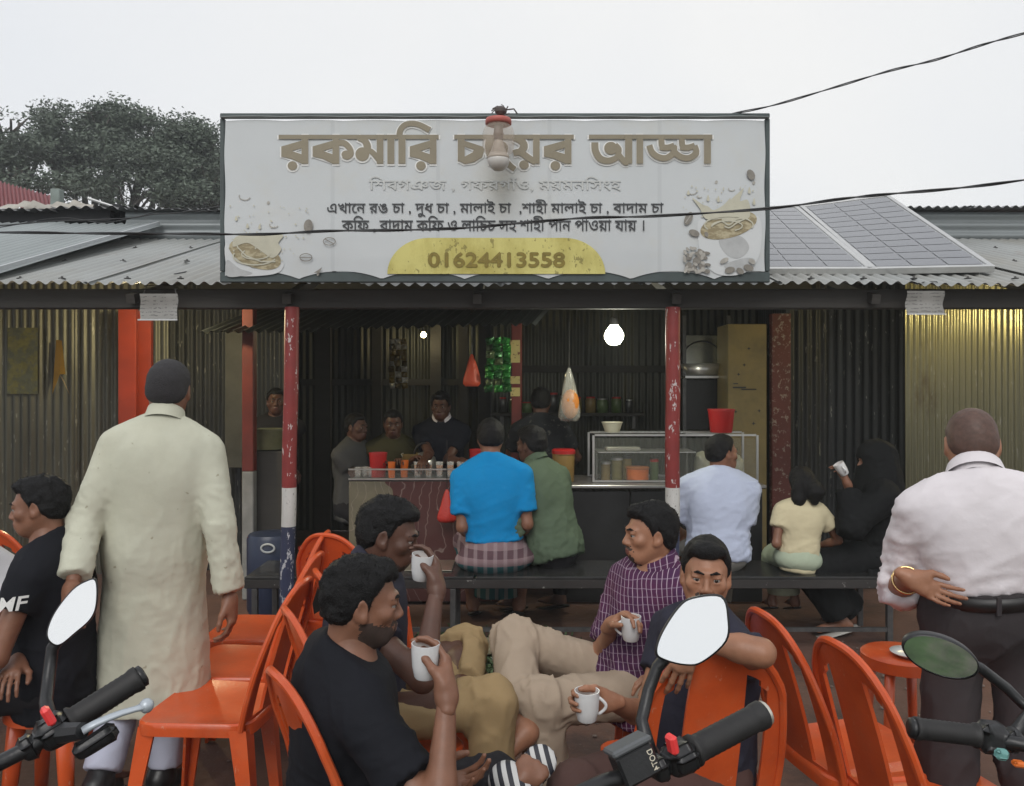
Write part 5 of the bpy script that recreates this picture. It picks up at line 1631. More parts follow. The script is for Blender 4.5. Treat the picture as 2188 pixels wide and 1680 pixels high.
# ================================================================== orange plastic chairs
def chair_meshes():
    H = .44
    parts = []
    # seat: dished sheet with turned-down lip
    n = 20
    vv, ff = [], []
    def outline(u):                                    # rounded square
        t = 2 * math.pi * u
        e = .28
        cx, sy = math.cos(t), math.sin(t)
        return Vector((math.copysign(abs(cx) ** e, cx) * .205, math.copysign(abs(sy) ** e, sy) * .205))
    ns = 40
    rings = [(0.0, -.012), (.35, -.012), (.7, -.009), (.9, -.003), (.97, .0), (1.0, -.006), (1.005, -.02), (1.0, -.045), (.985, -.045), (.98, -.022), (.9, -.015), (.0, -.022)]
    for r, z in rings:
        for k in range(ns):
            o = outline(k / ns)
            tap = 1 + .06 * (o.y / .205)
            vv.append((o.x * r * tap, o.y * r, H + z + .012 * max(0, o.y * r / .2 - .2) * 0))
    for i in range(len(rings) - 1):
        for k in range(ns):
            ff.append((i * ns + k, i * ns + (k + 1) % ns, (i + 1) * ns + (k + 1) % ns, (i + 1) * ns + k))
    parts.append(('seat', vv, ff))
    # legs: splayed L-section that narrows to the foot
    for sx in (-1, 1):
        for sy in (-1, 1):
            top, bot = Vector((sx * .185, sy * .180, H - .02)), Vector((sx * .225, sy * .235, 0))
            mb = MB()
            rows = 5
            vv = []
            for j in range(rows + 1):
                v = j / rows
                p = top.lerp(bot, v)
                w = .062 * (1 - v) + .036 * v
                th = .011
                o_ = [(0, 0), (-w, 0), (-w, -th), (-th, -th), (-th, -w), (0, -w)]
                for a, b in o_: vv.append((p.x + sx * a + sx * .012, p.y + sy * b + sy * .012, p.z))
            ff = []
            for j in range(rows):
                for k in range(6): ff.append((j * 6 + k, j * 6 + (k + 1) % 6, (j + 1) * 6 + (k + 1) % 6, (j + 1) * 6 + k))
            ff.append(tuple(rows * 6 + k for k in range(6)))
            parts.append(('leg', vv, ff))
    # back: arched shell leaning back (chair faces +y, back at -y), two long slots beside a broad splat
    nu, nv = 36, 28
    hb = .445
    def bp(u, v, off=0.0):
        # u -1..1 across, v 0..1 up
        wid = .195 + .010 * math.sin(v * math.pi)
        top = 1.0
        x = u * wid
        arch = hb * (1 - .30 * abs(u) ** 2.6)
        z = H - .02 + (arch + .02) * v
        y = -.185 - .105 * v - .03 * v * v + .055 * u * u * (.4 + .6 * v)
        return Vector((x * (1 - .10 * v * v), y + off, z))
    th = .011
    keep = set()
    for i in range(nu):
        for j in range(nv):
            u, v = ((i + .5) / nu * 2 - 1), (j + .5) / nv
            slot = .40 < abs(u) < .72 and .08 < v < .86 - .10 * (abs(u) - .4)
            if not slot: keep.add((i, j))
    vv, ff = [], []
    for off in (0, -th):
        for i in range(nu + 1):
            for j in range(nv + 1): vv.append(tuple(bp(i / nu * 2 - 1, j / nv, off)))
    N = (nu + 1) * (nv + 1)
    ix = lambda i, j, s: s * N + i * (nv + 1) + j
    for (i, j) in keep:
        ff.append((ix(i, j, 0), ix(i, j + 1, 0), ix(i + 1, j + 1, 0), ix(i + 1, j, 0)))
        ff.append((ix(i, j, 1), ix(i + 1, j, 1), ix(i + 1, j + 1, 1), ix(i, j + 1, 1)))
        for (di, dj, a, b) in ((-1, 0, (i, j), (i, j + 1)), (1, 0, (i + 1, j + 1), (i + 1, j)), (0, -1, (i + 1, j), (i, j)), (0, 1, (i, j + 1), (i + 1, j + 1))):
            if (i + di, j + dj) not in keep:
                ff.append((ix(*a, 0), ix(*a, 1), ix(*b, 1), ix(*b, 0)))
    parts.append(('backrest', vv, ff))
    # turned rim of the back
    rim = []
    for k in range(61):
        t = k / 60
        if t < .36: u, v = -1, t / .36
        elif t > .64: u, v = 1, (1 - t) / .36
        else: u, v = -1 + 2 * (t - .36) / .28, 1
        p = bp(u, v, -th * .5)
        rim.append(p + Vector((0, -.004, .002 if abs(u) < 1 else 0)))
    mb = MB(); mb.tube(rim, .0115, 8); parts.append(('back_rim', mb.v, mb.f))
    out = []
    for nm, v, f in parts:
        me = bpy.data.meshes.new(nm)
        me.from_pydata([tuple(x) for x in v], [], f)
        me.materials.append(M_ORANGE)
        me.polygons.foreach_set('use_smooth', [True] * len(me.polygons))
        me.update()
        try: me.set_sharp_from_angle(angle=math.radians(42))
        except Exception: pass
        out.append((nm, me))
    return out
_CH = chair_meshes()
def chair(x, y, rz, label, sc=1.0):
    t = thing('plastic_chair', label, 'chair', (x, y, 0), 'orange plastic chairs in the yard', math.radians(rz))
    t.scale = (sc, sc, sc)
    for nm, me in _CH: link(nm, me, t, False)
    return t
def face(dx, dy): return math.degrees(math.atan2(dy, dx)) - 90
# row facing left
chair(-1.07, 2.98, face(-1, .10), 'empty orange chair nearest the kurta man, whole seat in view')
chair(-1.13, 3.42, face(-1, .06), 'middle one of three empty orange chairs in a row beside the kurta')
chair(-1.21, 3.90, face(-1, .0), 'farthest of three empty orange chairs in a row beside the kurta')
# row facing right, with the tea drinkers
chair(-.30, 2.17, face(1, .66), 'orange chair in which the man in the black T-shirt sits')
chair(-.41, 2.70, face(1, .50), 'orange chair of the man sipping tea behind the black T-shirt')
chair(-.43, 3.20, face(1, .40), 'orange chair wedged behind the sipping man, rim edge on')
chair(-.78, 4.15, face(.3, 1), 'orange chair standing farthest back, by the red basin')
# right
chair(.51, 2.44, face(-.10, 1), 'orange chair with the hand of the mirror hidden man over its back', 1.03)
chair(1.09, 2.60, face(1, .22), 'empty orange chair behind the shoulder of the mirror hidden man')
chair(1.20, 2.30, face(1, .22), 'empty orange chair behind the bare grip by the dark trousers')
chair(-2.56, 4.32, face(.05, 1), 'bright orange chair cut off by the picture edge beyond the seated man')
# tea stools
def stool(x, y, h, r, label):
    t = thing('plastic_stool', label, 'stool', (x, y, 0), 'orange plastic stools for tea')
    mb = MB(); mb.lathe([(0, h), (r * .93, h), (r, h - .008), (r * 1.02, h - .05), (r * .97, h - .05), (r * .94, h - .014), (0, h - .014)], (x, y, 0), n=28); mb.build('top', M_ORANGE, t, True, angle=40)
    for k in range(4):
        a = math.pi / 4 + math.pi / 2 * k
        p0, p1 = Vector((x + r * .72 * math.cos(a), y + r * .72 * math.sin(a), h - .016)), Vector((x + r * 1.0 * math.cos(a), y + r * 1.0 * math.sin(a), 0))
        mb = MB(); mb.tube([p0, p0.lerp(p1, .5), p1], [.034, .029, .022], 8, True, .55); mb.build('leg', M_ORANGE, t, True)
stool(.50, 2.98, .435, .16, 'orange stool under the man in the purple checked shirt')
stool(-1.70, 3.04, .43, .16, 'orange stool under the seated man with letters on his sleeve')
stool(P(935, 1352, 3.45).x, 3.45, .46, .16, 'orange stool beyond the two raised tea mugs')
stool(P(1925, 1338, 3.25).x, 3.25, .53, .15, 'orange stool with a white saucer beside the dark trousers')
c = P(1948, 1334, 3.2); c.z = .532
mb = MB(); mb.lathe([(0, 0), (.05, 0), (.078, .014), (.08, .017), (.05, .006), (0, .005)], c, n=26); tag(mb.build('saucer', M_WHITE, None, True), 'white saucer on the orange stool by the dark trousers', 'saucer')

def mug(c, up, hdir, label, h=.082, r=.034):
    c, up, hdir = Vector(c), Vector(up).normalized(), Vector(hdir)
    hdir = (hdir - up * hdir.dot(up)).normalized()
    t = thing('mug', label, 'mug', c, 'white tea mugs')
    mb = MB(); mb.lathe([(0, 0), (r * .70, 0), (r * .78, .004), (r * .93, h * .35), (r, h * .75), (r * 1.0, h), (r * .93, h), (r * .9, h * .7), (r * .7, .008), (0, .008)], c, up, 26); mb.build('body', M_WHITE, t, True, angle=50)
    mb = MB(); mb.tube([c + hdir * (r * .92 + .020 * math.sin(math.pi * i / 12)) + up * (h * (.22 + .56 * i / 12)) for i in range(13)], .0045, 8); mb.build('handle', M_WHITE, t, True)
    mb = MB(); mb.lathe([(0, h * .70), (r * .9, h * .70)], c, up, 20); mb.build('tea', M_TEA, t)
    return t


# ================================================================== motorcycles
M_TANK = [mat('blue_black_tank', (.02, .022, .035), rough=.2, coat=.5), mat('red_tank', (.22, .012, .012), rough=.2, coat=.5), mat('black_tank', (.012, .012, .013), rough=.2, coat=.5)]
M_MIRROR = mat('mirror_glass', (.92, .93, .93), rough=.02, metal=1.0)
M_LEVER = mat('pale_lever', (.42, .46, .50), rough=.4, metal=.3)
M_KILL = mat('red_switch', (.75, .05, .05), rough=.4)
def RB(o):
    m_ = o.modifiers.new('round', 'SUBSURF'); m_.levels = 2; m_.render_levels = 2
    return o
def bike(name, label, g_out, g_in, bar, centre, ang, mir, mir_n, stem_, tank, kill=None, lever=None, box=None, extra=None, oval=None, capm=None, gr=.0175):
    """handlebar half seen at the foot of the picture; frame, tank and wheels follow it down"""
    t = thing('motorcycle', label, 'motorcycle', (centre.x, centre.y, 0), 'motorcycles parked facing the stall')
    d = (g_out - g_in).normalized()
    mb = MB()
    L = (g_out - g_in).length
    n = 26
    mb.tube([g_in + d * (L * i / n) for i in range(n + 1)], [gr * (1.22 if i < 2 else 1.0 + .045 * (i % 2)) if i < n - 2 else gr * 1.12 for i in range(n + 1)], 16); mb.build('grip', M_RUBBER, t, True)
    mb = MB(); mb.tube([g_out - d * .002, g_out + d * .007, g_out + d * .010], [gr * .98, gr * .98, gr * .6], 14); mb.build('bar_end', capm or M_BLACK, t, True)
    mb = MB(); mb.tube([g_in] + bar + [centre], .012, 10); mb.build('handlebar', M_BLACK, t, True)
    # switch housing
    h0 = g_in - d * .05
    up = Vector((0, 0, 1)); sdir = d.cross(up).normalized(); u2 = sdir.cross(d)
    R = Matrix((d, sdir, u2)).transposed()
    mb = MB(); mb.box(g_in - d * .024, (.052, .046, .052), R, .012); mb.box(g_in - d * .062, (.03, .038, .040), R, .010); mb.box(g_in - d * .022 + sdir * .018, (.04, .022, .03), R, .006); RB(mb.build('switch_housing', M_BLACK, t, True))
    if kill is not None:
        mb = MB(); mb.box(kill, (.013, .02, .030), R, .004); mb.build('kill_switch', M_KILL, t)
    if lever is not None:
        mb = MB(); mb.tube(lever, [.010, .009, .0085, .008, .0075, .011][:len(lever)], 10, True, .6); mb.ball(lever[-1], .0115, 12); mb.build('lever', M_LEVER, t, True)
        mb = MB(); mb.tube([g_in - d * .03, lever[0]], [.018, .013], 8); mb.build('perch', M_BLACK, t)
    if box is not None:
        bc, bR = box
        mb = MB(); mb.box(bc, (.060, .046, .046), bR, .004); mb.build('fluid_reservoir', M_BLACK, t)
        mb = MB(); mb.box(bc + bR @ Vector((0, 0, .028)), (.065, .050, .010), bR, .003); mb.build('reservoir_cap', mat('grey_cap', (.09, .095, .10), rough=.45, var=.2), t)
        me = text_mesh('DOT4', .01)
        co = np.zeros(len(me.vertices) * 3, np.float32); me.vertices.foreach_get('co', co); co = co.reshape(-1, 3)
        lo, hi = co.min(0), co.max(0)
        nv_ = [tuple(bc + bR @ Vector((.022 - (y - lo[1]) / (hi[1] - lo[1]) * .009 + .004, -.0240, .014 - (x - lo[0]) / (hi[0] - lo[0]) * .030))) for x, y, z in co]
        me.vertices.foreach_set('co', np.array(nv_, np.float32).ravel()); me.materials.clear(); me.materials.append(mat('cream_print', (.55, .5, .4), rough=.6)); me.update(); me.name = 'mark'
        link('mark', me, t)
    # mirror
    nrm = Vector(mir_n).normalized()
    mc = sum(mir, Vector()) / len(mir)
    eye_ = Vector((0, 0, CH))
    flat_ = [eye_ + (p - eye_) * ((mc - eye_).dot(nrm) / (p - eye_).dot(nrm)) for p in mir]
    # smooth closed outline
    outl = []
    m_ = len(flat_)
    for i in range(m_):
        p0, p1, p2, p3 = flat_[i - 1], flat_[i], flat_[(i + 1) % m_], flat_[(i + 2) % m_]
        for k in range(5):
            s = k / 5
            outl.append(.5 * ((2 * p1) + (p2 - p0) * s + (2 * p0 - 5 * p1 + 4 * p2 - p3) * s * s + (3 * p1 - p0 - 3 * p2 + p3) * s ** 3))
    no = len(outl)
    mb = MB(); mb.add([p + nrm * .0015 for p in outl], [tuple(range(no))]); mb.build('mirror_glass', M_MIRROR, t)
    rings = [(1.0, .004), (1.045, .003), (1.06, -.004), (1.02, -.016), (.75, -.030), (.3, -.036)]
    vv, ff = [], []
    for sc, z in rings:
        for p in outl: vv.append(mc + (p - mc) * sc + nrm * z)
    for i in range(len(rings) - 1):
        for k in range(no): ff.append((i * no + k, i * no + (k + 1) % no, (i + 1) * no + (k + 1) % no, (i + 1) * no + k))
    ff.append(tuple((len(rings) - 1) * no + k for k in range(no)))
    mb = MB(); mb.add(vv, ff); mb.build('mirror_shell', M_BLACK, t, True)
    mb = MB(); mb.tube([mc - nrm * .03] + stem_, [.012] + [.010] * (len(stem_) - 1) + [.013], 10); mb.build('mirror_stem', M_BLACK, t, True)
    if extra:
        for nm, c_, sz, m2 in extra:
            mb = MB(); mb.box(c_, sz, R, min(sz) * .3); RB(mb.build(nm, m2, t, True))
    # the rest of the machine, below and before the picture's foot; local frame points along ang
    fwd = Vector((math.cos(ang), math.sin(ang), 0)); rt = Vector((fwd.y, -fwd.x, 0))
    O = Vector((centre.x, centre.y, 0)) - fwd * .05
    def Lp(f, r, z): return O + fwd * f + rt * r + Vector((0, 0, z))
    for s in (-.09, .09):
        mb = MB(); mb.tube([Lp(0.02, s, centre.z - .03), Lp(.32, s, .30)], [.02, .026], 10); mb.build('fork', M_STEEL, t, True)
    for f in (.34, -.95):
        w = Lp(f, 0, .30)
        mb = MB(); mb.lathe([(.24, -.045), (.285, -.05), (.30, -.02), (.30, .02), (.285, .05), (.24, .045)], w, rt, 30); o = mb.build('tyre', M_RUBBER, t, True)
        mb = MB(); mb.lathe([(.05, -.03), (.20, -.03), (.24, -.04), (.24, .04), (.20, .03), (.05, .03)], w, rt, 24); mb.build('rim', M_STEEL, t, True)
    mb = MB(); mb.ball(Lp(-.28, 0, .78), (.25, .13, .12), 16, Matrix((fwd, rt, Vector((0, 0, 1)))).transposed()); mb.build('fuel_tank', tank, t, True)
    mb = MB(); mb.box(Lp(-.72, 0, .77), (.62, .22, .08), Matrix((fwd, rt, Vector((0, 0, 1)))).transposed(), .03); mb.build('seat', M_RUBBER, t)
    mb = MB(); mb.box(Lp(-.30, 0, .45), (.42, .22, .34), Matrix((fwd, rt, Vector((0, 0, 1)))).transposed(), .05); mb.build('engine', M_STEEL, t)
    mb = MB(); mb.tube([Lp(-.02, 0, centre.z - .10), Lp(-.35, 0, .62), Lp(-.95, 0, .66)], .025, 8); mb.tube([Lp(-.5, .11, .35), Lp(-.95, .11, .30)], .02, 8); mb.build('frame', M_BLACK, t, True)
    mb = MB(); mb.ball(Lp(.10, 0, centre.z - .13), (.09, .09, .09), 14); mb.build('headlamp', M_BLACK, t, True)
    return t
D2 = 1.27
bike('m', 'motorcycle in the middle with a red kill switch and a mirror full of white sky', P(1628, 1527, 1.32), P(1478, 1606, 1.26), [P(1400, 1640, 1.23), P(1290, 1672, 1.20)], P(1130, 1745, 1.12), math.radians(70),
     [P(x, y, 1.31) for x, y in ((1404, 1392), (1416, 1352), (1450, 1300), (1480, 1280), (1540, 1277), (1554, 1322), (1549, 1370), (1500, 1413), (1464, 1419), (1420, 1408))], (-.05, -1, .22), [P(1405, 1425, 1.34), P(1386, 1475, 1.33), P(1371, 1540, 1.31), P(1388, 1612, 1.26)], M_TANK[2],
     kill=P(1436, 1590, 1.225), box=(P(1356, 1630, 1.22), Matrix.Rotation(math.radians(-20), 3, 'Y') @ Matrix.Rotation(math.radians(16), 3, 'Z') @ Matrix.Rotation(math.radians(-10), 3, 'X')), capm=mat('chrome_end', (.6, .57, .5), rough=.3, metal=.6), gr=.0205)
bike('m', 'motorcycle cut by the picture edge below the kurta, with a pale brake lever', P(298, 1448, 1.34), P(150, 1542, 1.28), [P(60, 1600, 1.24), P(-20, 1640, 1.22)], P(-120, 1700, 1.15), math.radians(74),
     [P(x, y, 1.36) for x, y in ((204, 1243), (205, 1290), (193, 1322), (160, 1352), (127, 1377), (106, 1368), (103, 1345), (120, 1306), (155, 1262), (185, 1243))], (.35, -1, .30), [P(112, 1385, 1.38), P(105, 1440, 1.37), P(98, 1500, 1.33), P(110, 1560, 1.28)], M_TANK[1],
     kill=P(103, 1530, 1.235), lever=[P(176, 1562, 1.24), P(205, 1546, 1.25), P(235, 1533, 1.26), P(262, 1523, 1.27), P(290, 1515, 1.28), P(313, 1508, 1.29)],
     extra=[('throttle_guard', P(205, 1585, 1.24), (.065, .03, .028), M_BLACK)], gr=.0185)
bike('m', 'motorcycle beside the dark trousers with a round mirror reflecting the ground', P(1954, 1556, 1.42), P(2088, 1572, 1.42), [P(2180, 1590, 1.40), P(2260, 1610, 1.38)], P(2380, 1660, 1.32), math.radians(95),
     [P(2010 + 82 * math.cos(t) * .96 + 20 * math.sin(t) * .0, 1403 + 40 * math.sin(t) + 22 * math.cos(t), 1.46) for t in (6.2832 * k / 16 for k in range(16))], (-.30, -.93, -.20), [P(2095, 1428, 1.49), P(2150, 1470, 1.5), P(2200, 1520, 1.48), P(2160, 1580, 1.42)], M_TANK[0],
     extra=[('indicator_button', P(2140, 1612, 1.38), (.022, .016, .018), mat('teal_button', (.12, .28, .26), rough=.4)), ('horn_button', P(2176, 1632, 1.38), (.02, .014, .01), M_ORCUP)], gr=.0175)

wv_ = thing('overhead_wires', 'bundle of street wires high above the road behind the viewer', 'wires', (0, -4, 0))
for i, (y0, z0, y1, z1) in enumerate(((-3.0, 5.2, -3.6, 5.0), (-3.3, 5.6, -3.2, 5.9), (-4.0, 5.6, -4.6, 5.2), (-5.0, 6.4, -5.0, 6.6))):
    mb = MB(); mb.tube([Vector((-9 + 18 * k / 16, y0 + (y1 - y0) * k / 16, z0 + (z1 - z0) * k / 16 - .5 * (1 - (k / 8 - 1) ** 2))) for k in range(17)], .012, 5); mb.build('wire', M_BLACK, wv_)

# ================================================================== people
def skin_mat(name, c):
    m = mat(name, c, rough=.47, var=.2, vscale=16, spec=.42, bump=.08, bscale=140)
    m.node_tree.nodes['Principled BSDF'].inputs['Subsurface Weight'].default_value = .0
    return m
SK_D = skin_mat('skin_dark', (.095, .043, .028))
SK_M = skin_mat('skin_brown', (.20, .092, .055))
SK_L = skin_mat('skin_tan', (.30, .142, .082))
LIP = {SK_D: mat('lip_dark', (.08, .028, .026), rough=.4), SK_M: mat('lip_brown', (.115, .040, .034), rough=.4), SK_L: mat('lip_tan', (.17, .06, .048), rough=.4)}
M_HAIR = mat('black_hair', (.0050, .0046, .0048), rough=.6, var=.5, vscale=60, bump=.6, bscale=220, spec=.25)
M_HAIRT = mat('cropped_hair', (.022, .020, .022), rough=.75, var=.3, vscale=80, bump=.6, bscale=260)
M_STUB = mat('stubble', (.038, .022, .016), rough=.7, var=.3, vscale=90)
M_EYEW = mat('eye_white', (.27, .24, .22), rough=.3)
M_IRIS = mat('iris', (.012, .008, .006), rough=.1)


def unit(v):
    v = Vector(v)
    return v.normalized()


def ik(a, b, l1, l2, pole):
    a, b = Vector(a), Vector(b)
    d = b - a
    L = d.length
    mx = (l1 + l2) * .995
    if L > mx:
        b = a + d * (mx / L)
        d, L = b - a, mx
    x = d / L
    p = Vector(pole) - x * Vector(pole).dot(x)
    p = p.normalized() if p.length > 1e-5 else x.orthogonal().normalized()
    c = (l1 * l1 + L * L - l2 * l2) / (2 * l1 * L)
    c = max(-1, min(1, c))
    return a + x * (l1 * c) + p * (l1 * math.sqrt(1 - c * c)), b


def head_field(hc, hf, hu, s, h, hair_only=None):
    hu = unit(hu)
    hf = unit(Vector(hf) - hu * Vector(hf).dot(hu))
    hr = hf.cross(hu)
    R = np.array([[hr[i], hf[i], hu[i]] for i in range(3)])
    def W(x, y, z): return np.array(tuple(hc)) + R @ (np.array([x, y, z]) * s)
    return R, W


def build_head(hc, hf, hu, s, nb, h):
    """head with a face; nb is the base of the neck"""
    R, W = head_field(hc, hf, hu, s, h)
    c0 = np.array(tuple(hc))
    m = .17 * s
    lo, hi = c0 - m, c0 + m
    lo = np.minimum(lo, np.array(tuple(nb)) - .09 * s)
    hi = np.maximum(hi, np.array(tuple(nb)) + .09 * s)
    g = Field(lo, hi, h)
    E = lambda c, r, k, sub=False: g.ell(W(*c), np.array(r) * s, R, k * s, sub)
    C = lambda a, b, ra, rb, k, sub=False: g.cone(W(*a), W(*b), ra * s, rb * s, k * s, None, 1, False, sub)
    E((0, -.014, .030), (.074, .095, .083), .0)
    E((0, .028, -.030), (.059, .062, .082), .03)
    E((0, .046, -.088), (.030, .034, .026), .035)
    for q in (-1, 1):
        C((q * .053, -.006, -.045), (q * .024, .058, -.093), .017, .017, .03)
        E((q * .043, .060, -.022), (.022, .020, .018), .025)
        C((q * .012, .088, .021), (q * .040, .076, .020), .0105, .009, .016)
        E((q * .0315, .096, .000), (.018, .014, .0125), .014, True)
    C((0, .086, .010), (0, .106, -.030), .0072, .0112, .012)
    for q in (-1, 1):
        E((q * .0125, .098, -.034), (.0095, .011, .0085), .008)
        E((q * .0315, .0800, .0085), (.0175, .0128, .0068), .005)
        E((q * .0315, .0790, -.0088), (.0165, .0118, .0055), .005)
        E((q * .0155, .083, .0), (.005, .006, .008), .006)
        E((q * .005, .109, -.0415), (.0035, .004, .003), .003, True)
    C((-.02, .090, -.066), (.02, .090, -.066), .0005, .0005, .0)
    E((0, .074, -.066), (.034, .022, .026), .02)
    E((0, .0945, -.0585), (.0225, .0080, .0055), .006)
    E((0, .092, -.0710), (.0195, .0090, .0065), .006)
    C((-.021, .101, -.0645), (.021, .101, -.0645), .0022, .0022, .003, True)
    for q in (-1, 1):
        E((q * .079, -.008, -.006), (.0085, .021, .031), .010)
        E((q * .086, -.003, -.002), (.006, .011, .018), .005, True)
        E((q * .077, .004, -.030), (.007, .009, .011), .008)
    g.cone(W(0, -.030, -.055), nb, .056 * s, .062 * s, .045 * s)
    v, q = g.mesh()
    v = smooth_v(v, q, 1, .35)
    loc = (v - c0) @ R / s
    return v, q, loc


def hair_np(hc, hf, hu, s, h, style, seed):
    R, W = head_field(hc, hf, hu, s, h)
    c0 = np.array(tuple(hc))
    th = style.get('th', .014)
    g = Field(c0 - (.15 + th) * s - .02, c0 + (.15 + th) * s + .02, h)
    up_ = style.get('top', 1.0)
    g.ell(W(0, -.016, .032), np.array((.076 + th, .099 + th, .085 + th * up_)) * s, R, 0)
    g.ell(W(0, -.050, -.018), np.array((.070 + th * .7, .052 + th * .8, .062)) * s, R, .03 * s)
    if style.get('front'): g.ell(W(style.get('part', 0), .056, .084), np.array((.060, .034, .026 + th * .4)) * s, R, .03 * s)
    X = g.grid()
    L = (X - c0) @ R / s
    y = L[..., 1]
    rec = style.get('recede', 0.0)
    xs = [-.2, -.10, -.06, -.028, -.004, .012, .024, .045, .075, .1, .2]
    zs = [style.get('nape', -.085)] * 2 + [style.get('nape', -.085) + .012, -.040, .012, -.022 + style.get('burn', 0), .030 + rec, .052 + rec, .066 + rec, .072 + rec, .075 + rec]
    zl = np.interp(y, xs, zs) + style.get('edge', .006) * (vnoise(L * 60 + seed) - .5)
    d = g.f / s
    amp = style.get('curl', .006)
    d = d - amp * (fbm(L * style.get('freq', 48) + seed, 2) - .5) * 2
    ax_ = np.abs(L[..., 0])
    zl = zl + np.where(y > .03, .018 * np.clip((ax_ - .022) / .03, 0, 1) * np.clip((.062 - ax_) / .02, 0, 1), 0)   # temples set back
    tp = np.clip((L[..., 2] - zl) / style.get('taper', .034), 0, 1)
    d = d + th * .92 * (1 - tp * tp * (3 - 2 * tp))                 # thins out towards the hairline
    d = np.maximum(d, (zl - L[..., 2]) * .75)
    g.f = (d * s).astype(np.float32)
    v, q = g.mesh()
    # tufts that break the outline
    n = style.get('tufts', 0)
    if n and len(v):
        r = np.random.RandomState(int(seed * 10) + 1)
        nn = vnormals(v, q)
        out = ((v - c0) * nn).sum(1)
        if out.mean() < 0: nn = -nn
        loc = (v - c0) @ R / s
        pk = r.choice(len(v), n)
        p, m = v[pk], nn[pk]
        t = r.normal(size=(n, 3))
        t = np.cross(m, t); t /= np.linalg.norm(t, axis=1, keepdims=True) + 1e-9
        dr = m * .7 + t * r.uniform(-.9, .9, (n, 1)) + np.array(tuple(unit(hu))) * .15
        dr /= np.linalg.norm(dr, axis=1, keepdims=True)
        ln = style.get('tl', .014) * s * r.uniform(.5, 1.3, (n, 1))
        w = np.cross(dr, m) ; w /= np.linalg.norm(w, axis=1, keepdims=True) + 1e-9
        w *= .0014 * s
        b = p - m * .003
        tv = np.stack([b - w, b + w, b + dr * ln * .6 + w * .6 + t * ln * .1, b + dr * ln + t * ln * .25], 1).reshape(-1, 3)
        tq = (np.arange(n * 4).reshape(-1, 4)) + len(v)
        v, q = np.concatenate([v, tv]), np.concatenate([q, tq])
    return v, q


def build_hand(w, d, n, s, side, curl, h=.0042, thumb=(.7, .5), spread=.16, curls=None):
    """five fingers; w wrist, d where the hand points, n out of the palm, side +1 when the thumb lies along d x n"""
    d = unit(d)
    n = unit(Vector(n) - d * Vector(n).dot(d))
    t = d.cross(n) * side
    Rm = [t, d, n]
    def W(x, y, z): return Vector(w) + (t * x + d * y + n * z) * s
    m = .21 * s
    g = Field(A(w) - m, A(w) + m, h * max(s, .9))
    Cn = lambda a, b, ra, rb, k: g.cone(a, b, ra * s, rb * s, k * s)
    Cn(W(0, -.030, 0), W(0, .008, 0), .0195, .0225, .014)
    Cn(W(0, 0, 0), W(.020, .080, 0), .019, .0125, .02)
    Cn(W(0, 0, 0), W(.002, .086, 0), .019, .0125, .02)
    Cn(W(0, 0, 0), W(-.022, .076, 0), .018, .0115, .02)
    Cn(W(.012, .02, .006), W(.026, .045, .010), .016, .013, .02)
    Cn(W(-.018, .02, .006), W(-.02, .05, .006), .013, .011, .02)
    fing = [(.026, .082, (.040, .025, .021), .0092), (.008, .088, (.045, .029, .023), .0094), (-.010, .084, (.041, .026, .022), .0089), (-.026, .074, (.032, .020, .019), .0078)]
    for i, (x, y, ls, r) in enumerate(fing):
        cu = curls[i] if curls else curl
        ang, p = .10 + cu * .25, W(x, y, 0)
        fx = (x / .026) * spread * (1 - min(cu, 1) * .7)
        fd0 = (d * math.cos(fx) + t * math.sin(fx))
        for j, l in enumerate(ls):
            ang += cu * (.55 if j == 0 else .85)
            dr = fd0 * math.cos(ang) + n * math.sin(ang)
            p2 = p + dr * (l * s)
            Cn(p, p2, .9 * r * (1 - .08 * j), .9 * r * (.95 - .10 * j), .004)
            p = p2
    p = W(.024, .022, .008)
    o_, b_ = thumb
    dr = unit(t * math.sin(o_) + d * math.cos(o_) + n * b_)
    p2 = p + dr * (.040 * s)
    Cn(p, p2, .0135, .0105, .014)
    dr2 = unit(dr + d * .45 - t * .35 + n * .1)
    p3 = p2 + dr2 * (.030 * s)
    Cn(p2, p3, .0105, .0095, .006)
    p4 = p3 + unit(dr2 + d * .15 - t * .15) * (.020 * s)
    Cn(p3, p4, .0095, .0078, .005)
    v, q = g.mesh()
    return smooth_v(v, q, 1, .3), q


def bounds(pts, m):
    a = np.array([tuple(p) for p in pts])
    return a.min(0) - m, a.max(0) + m


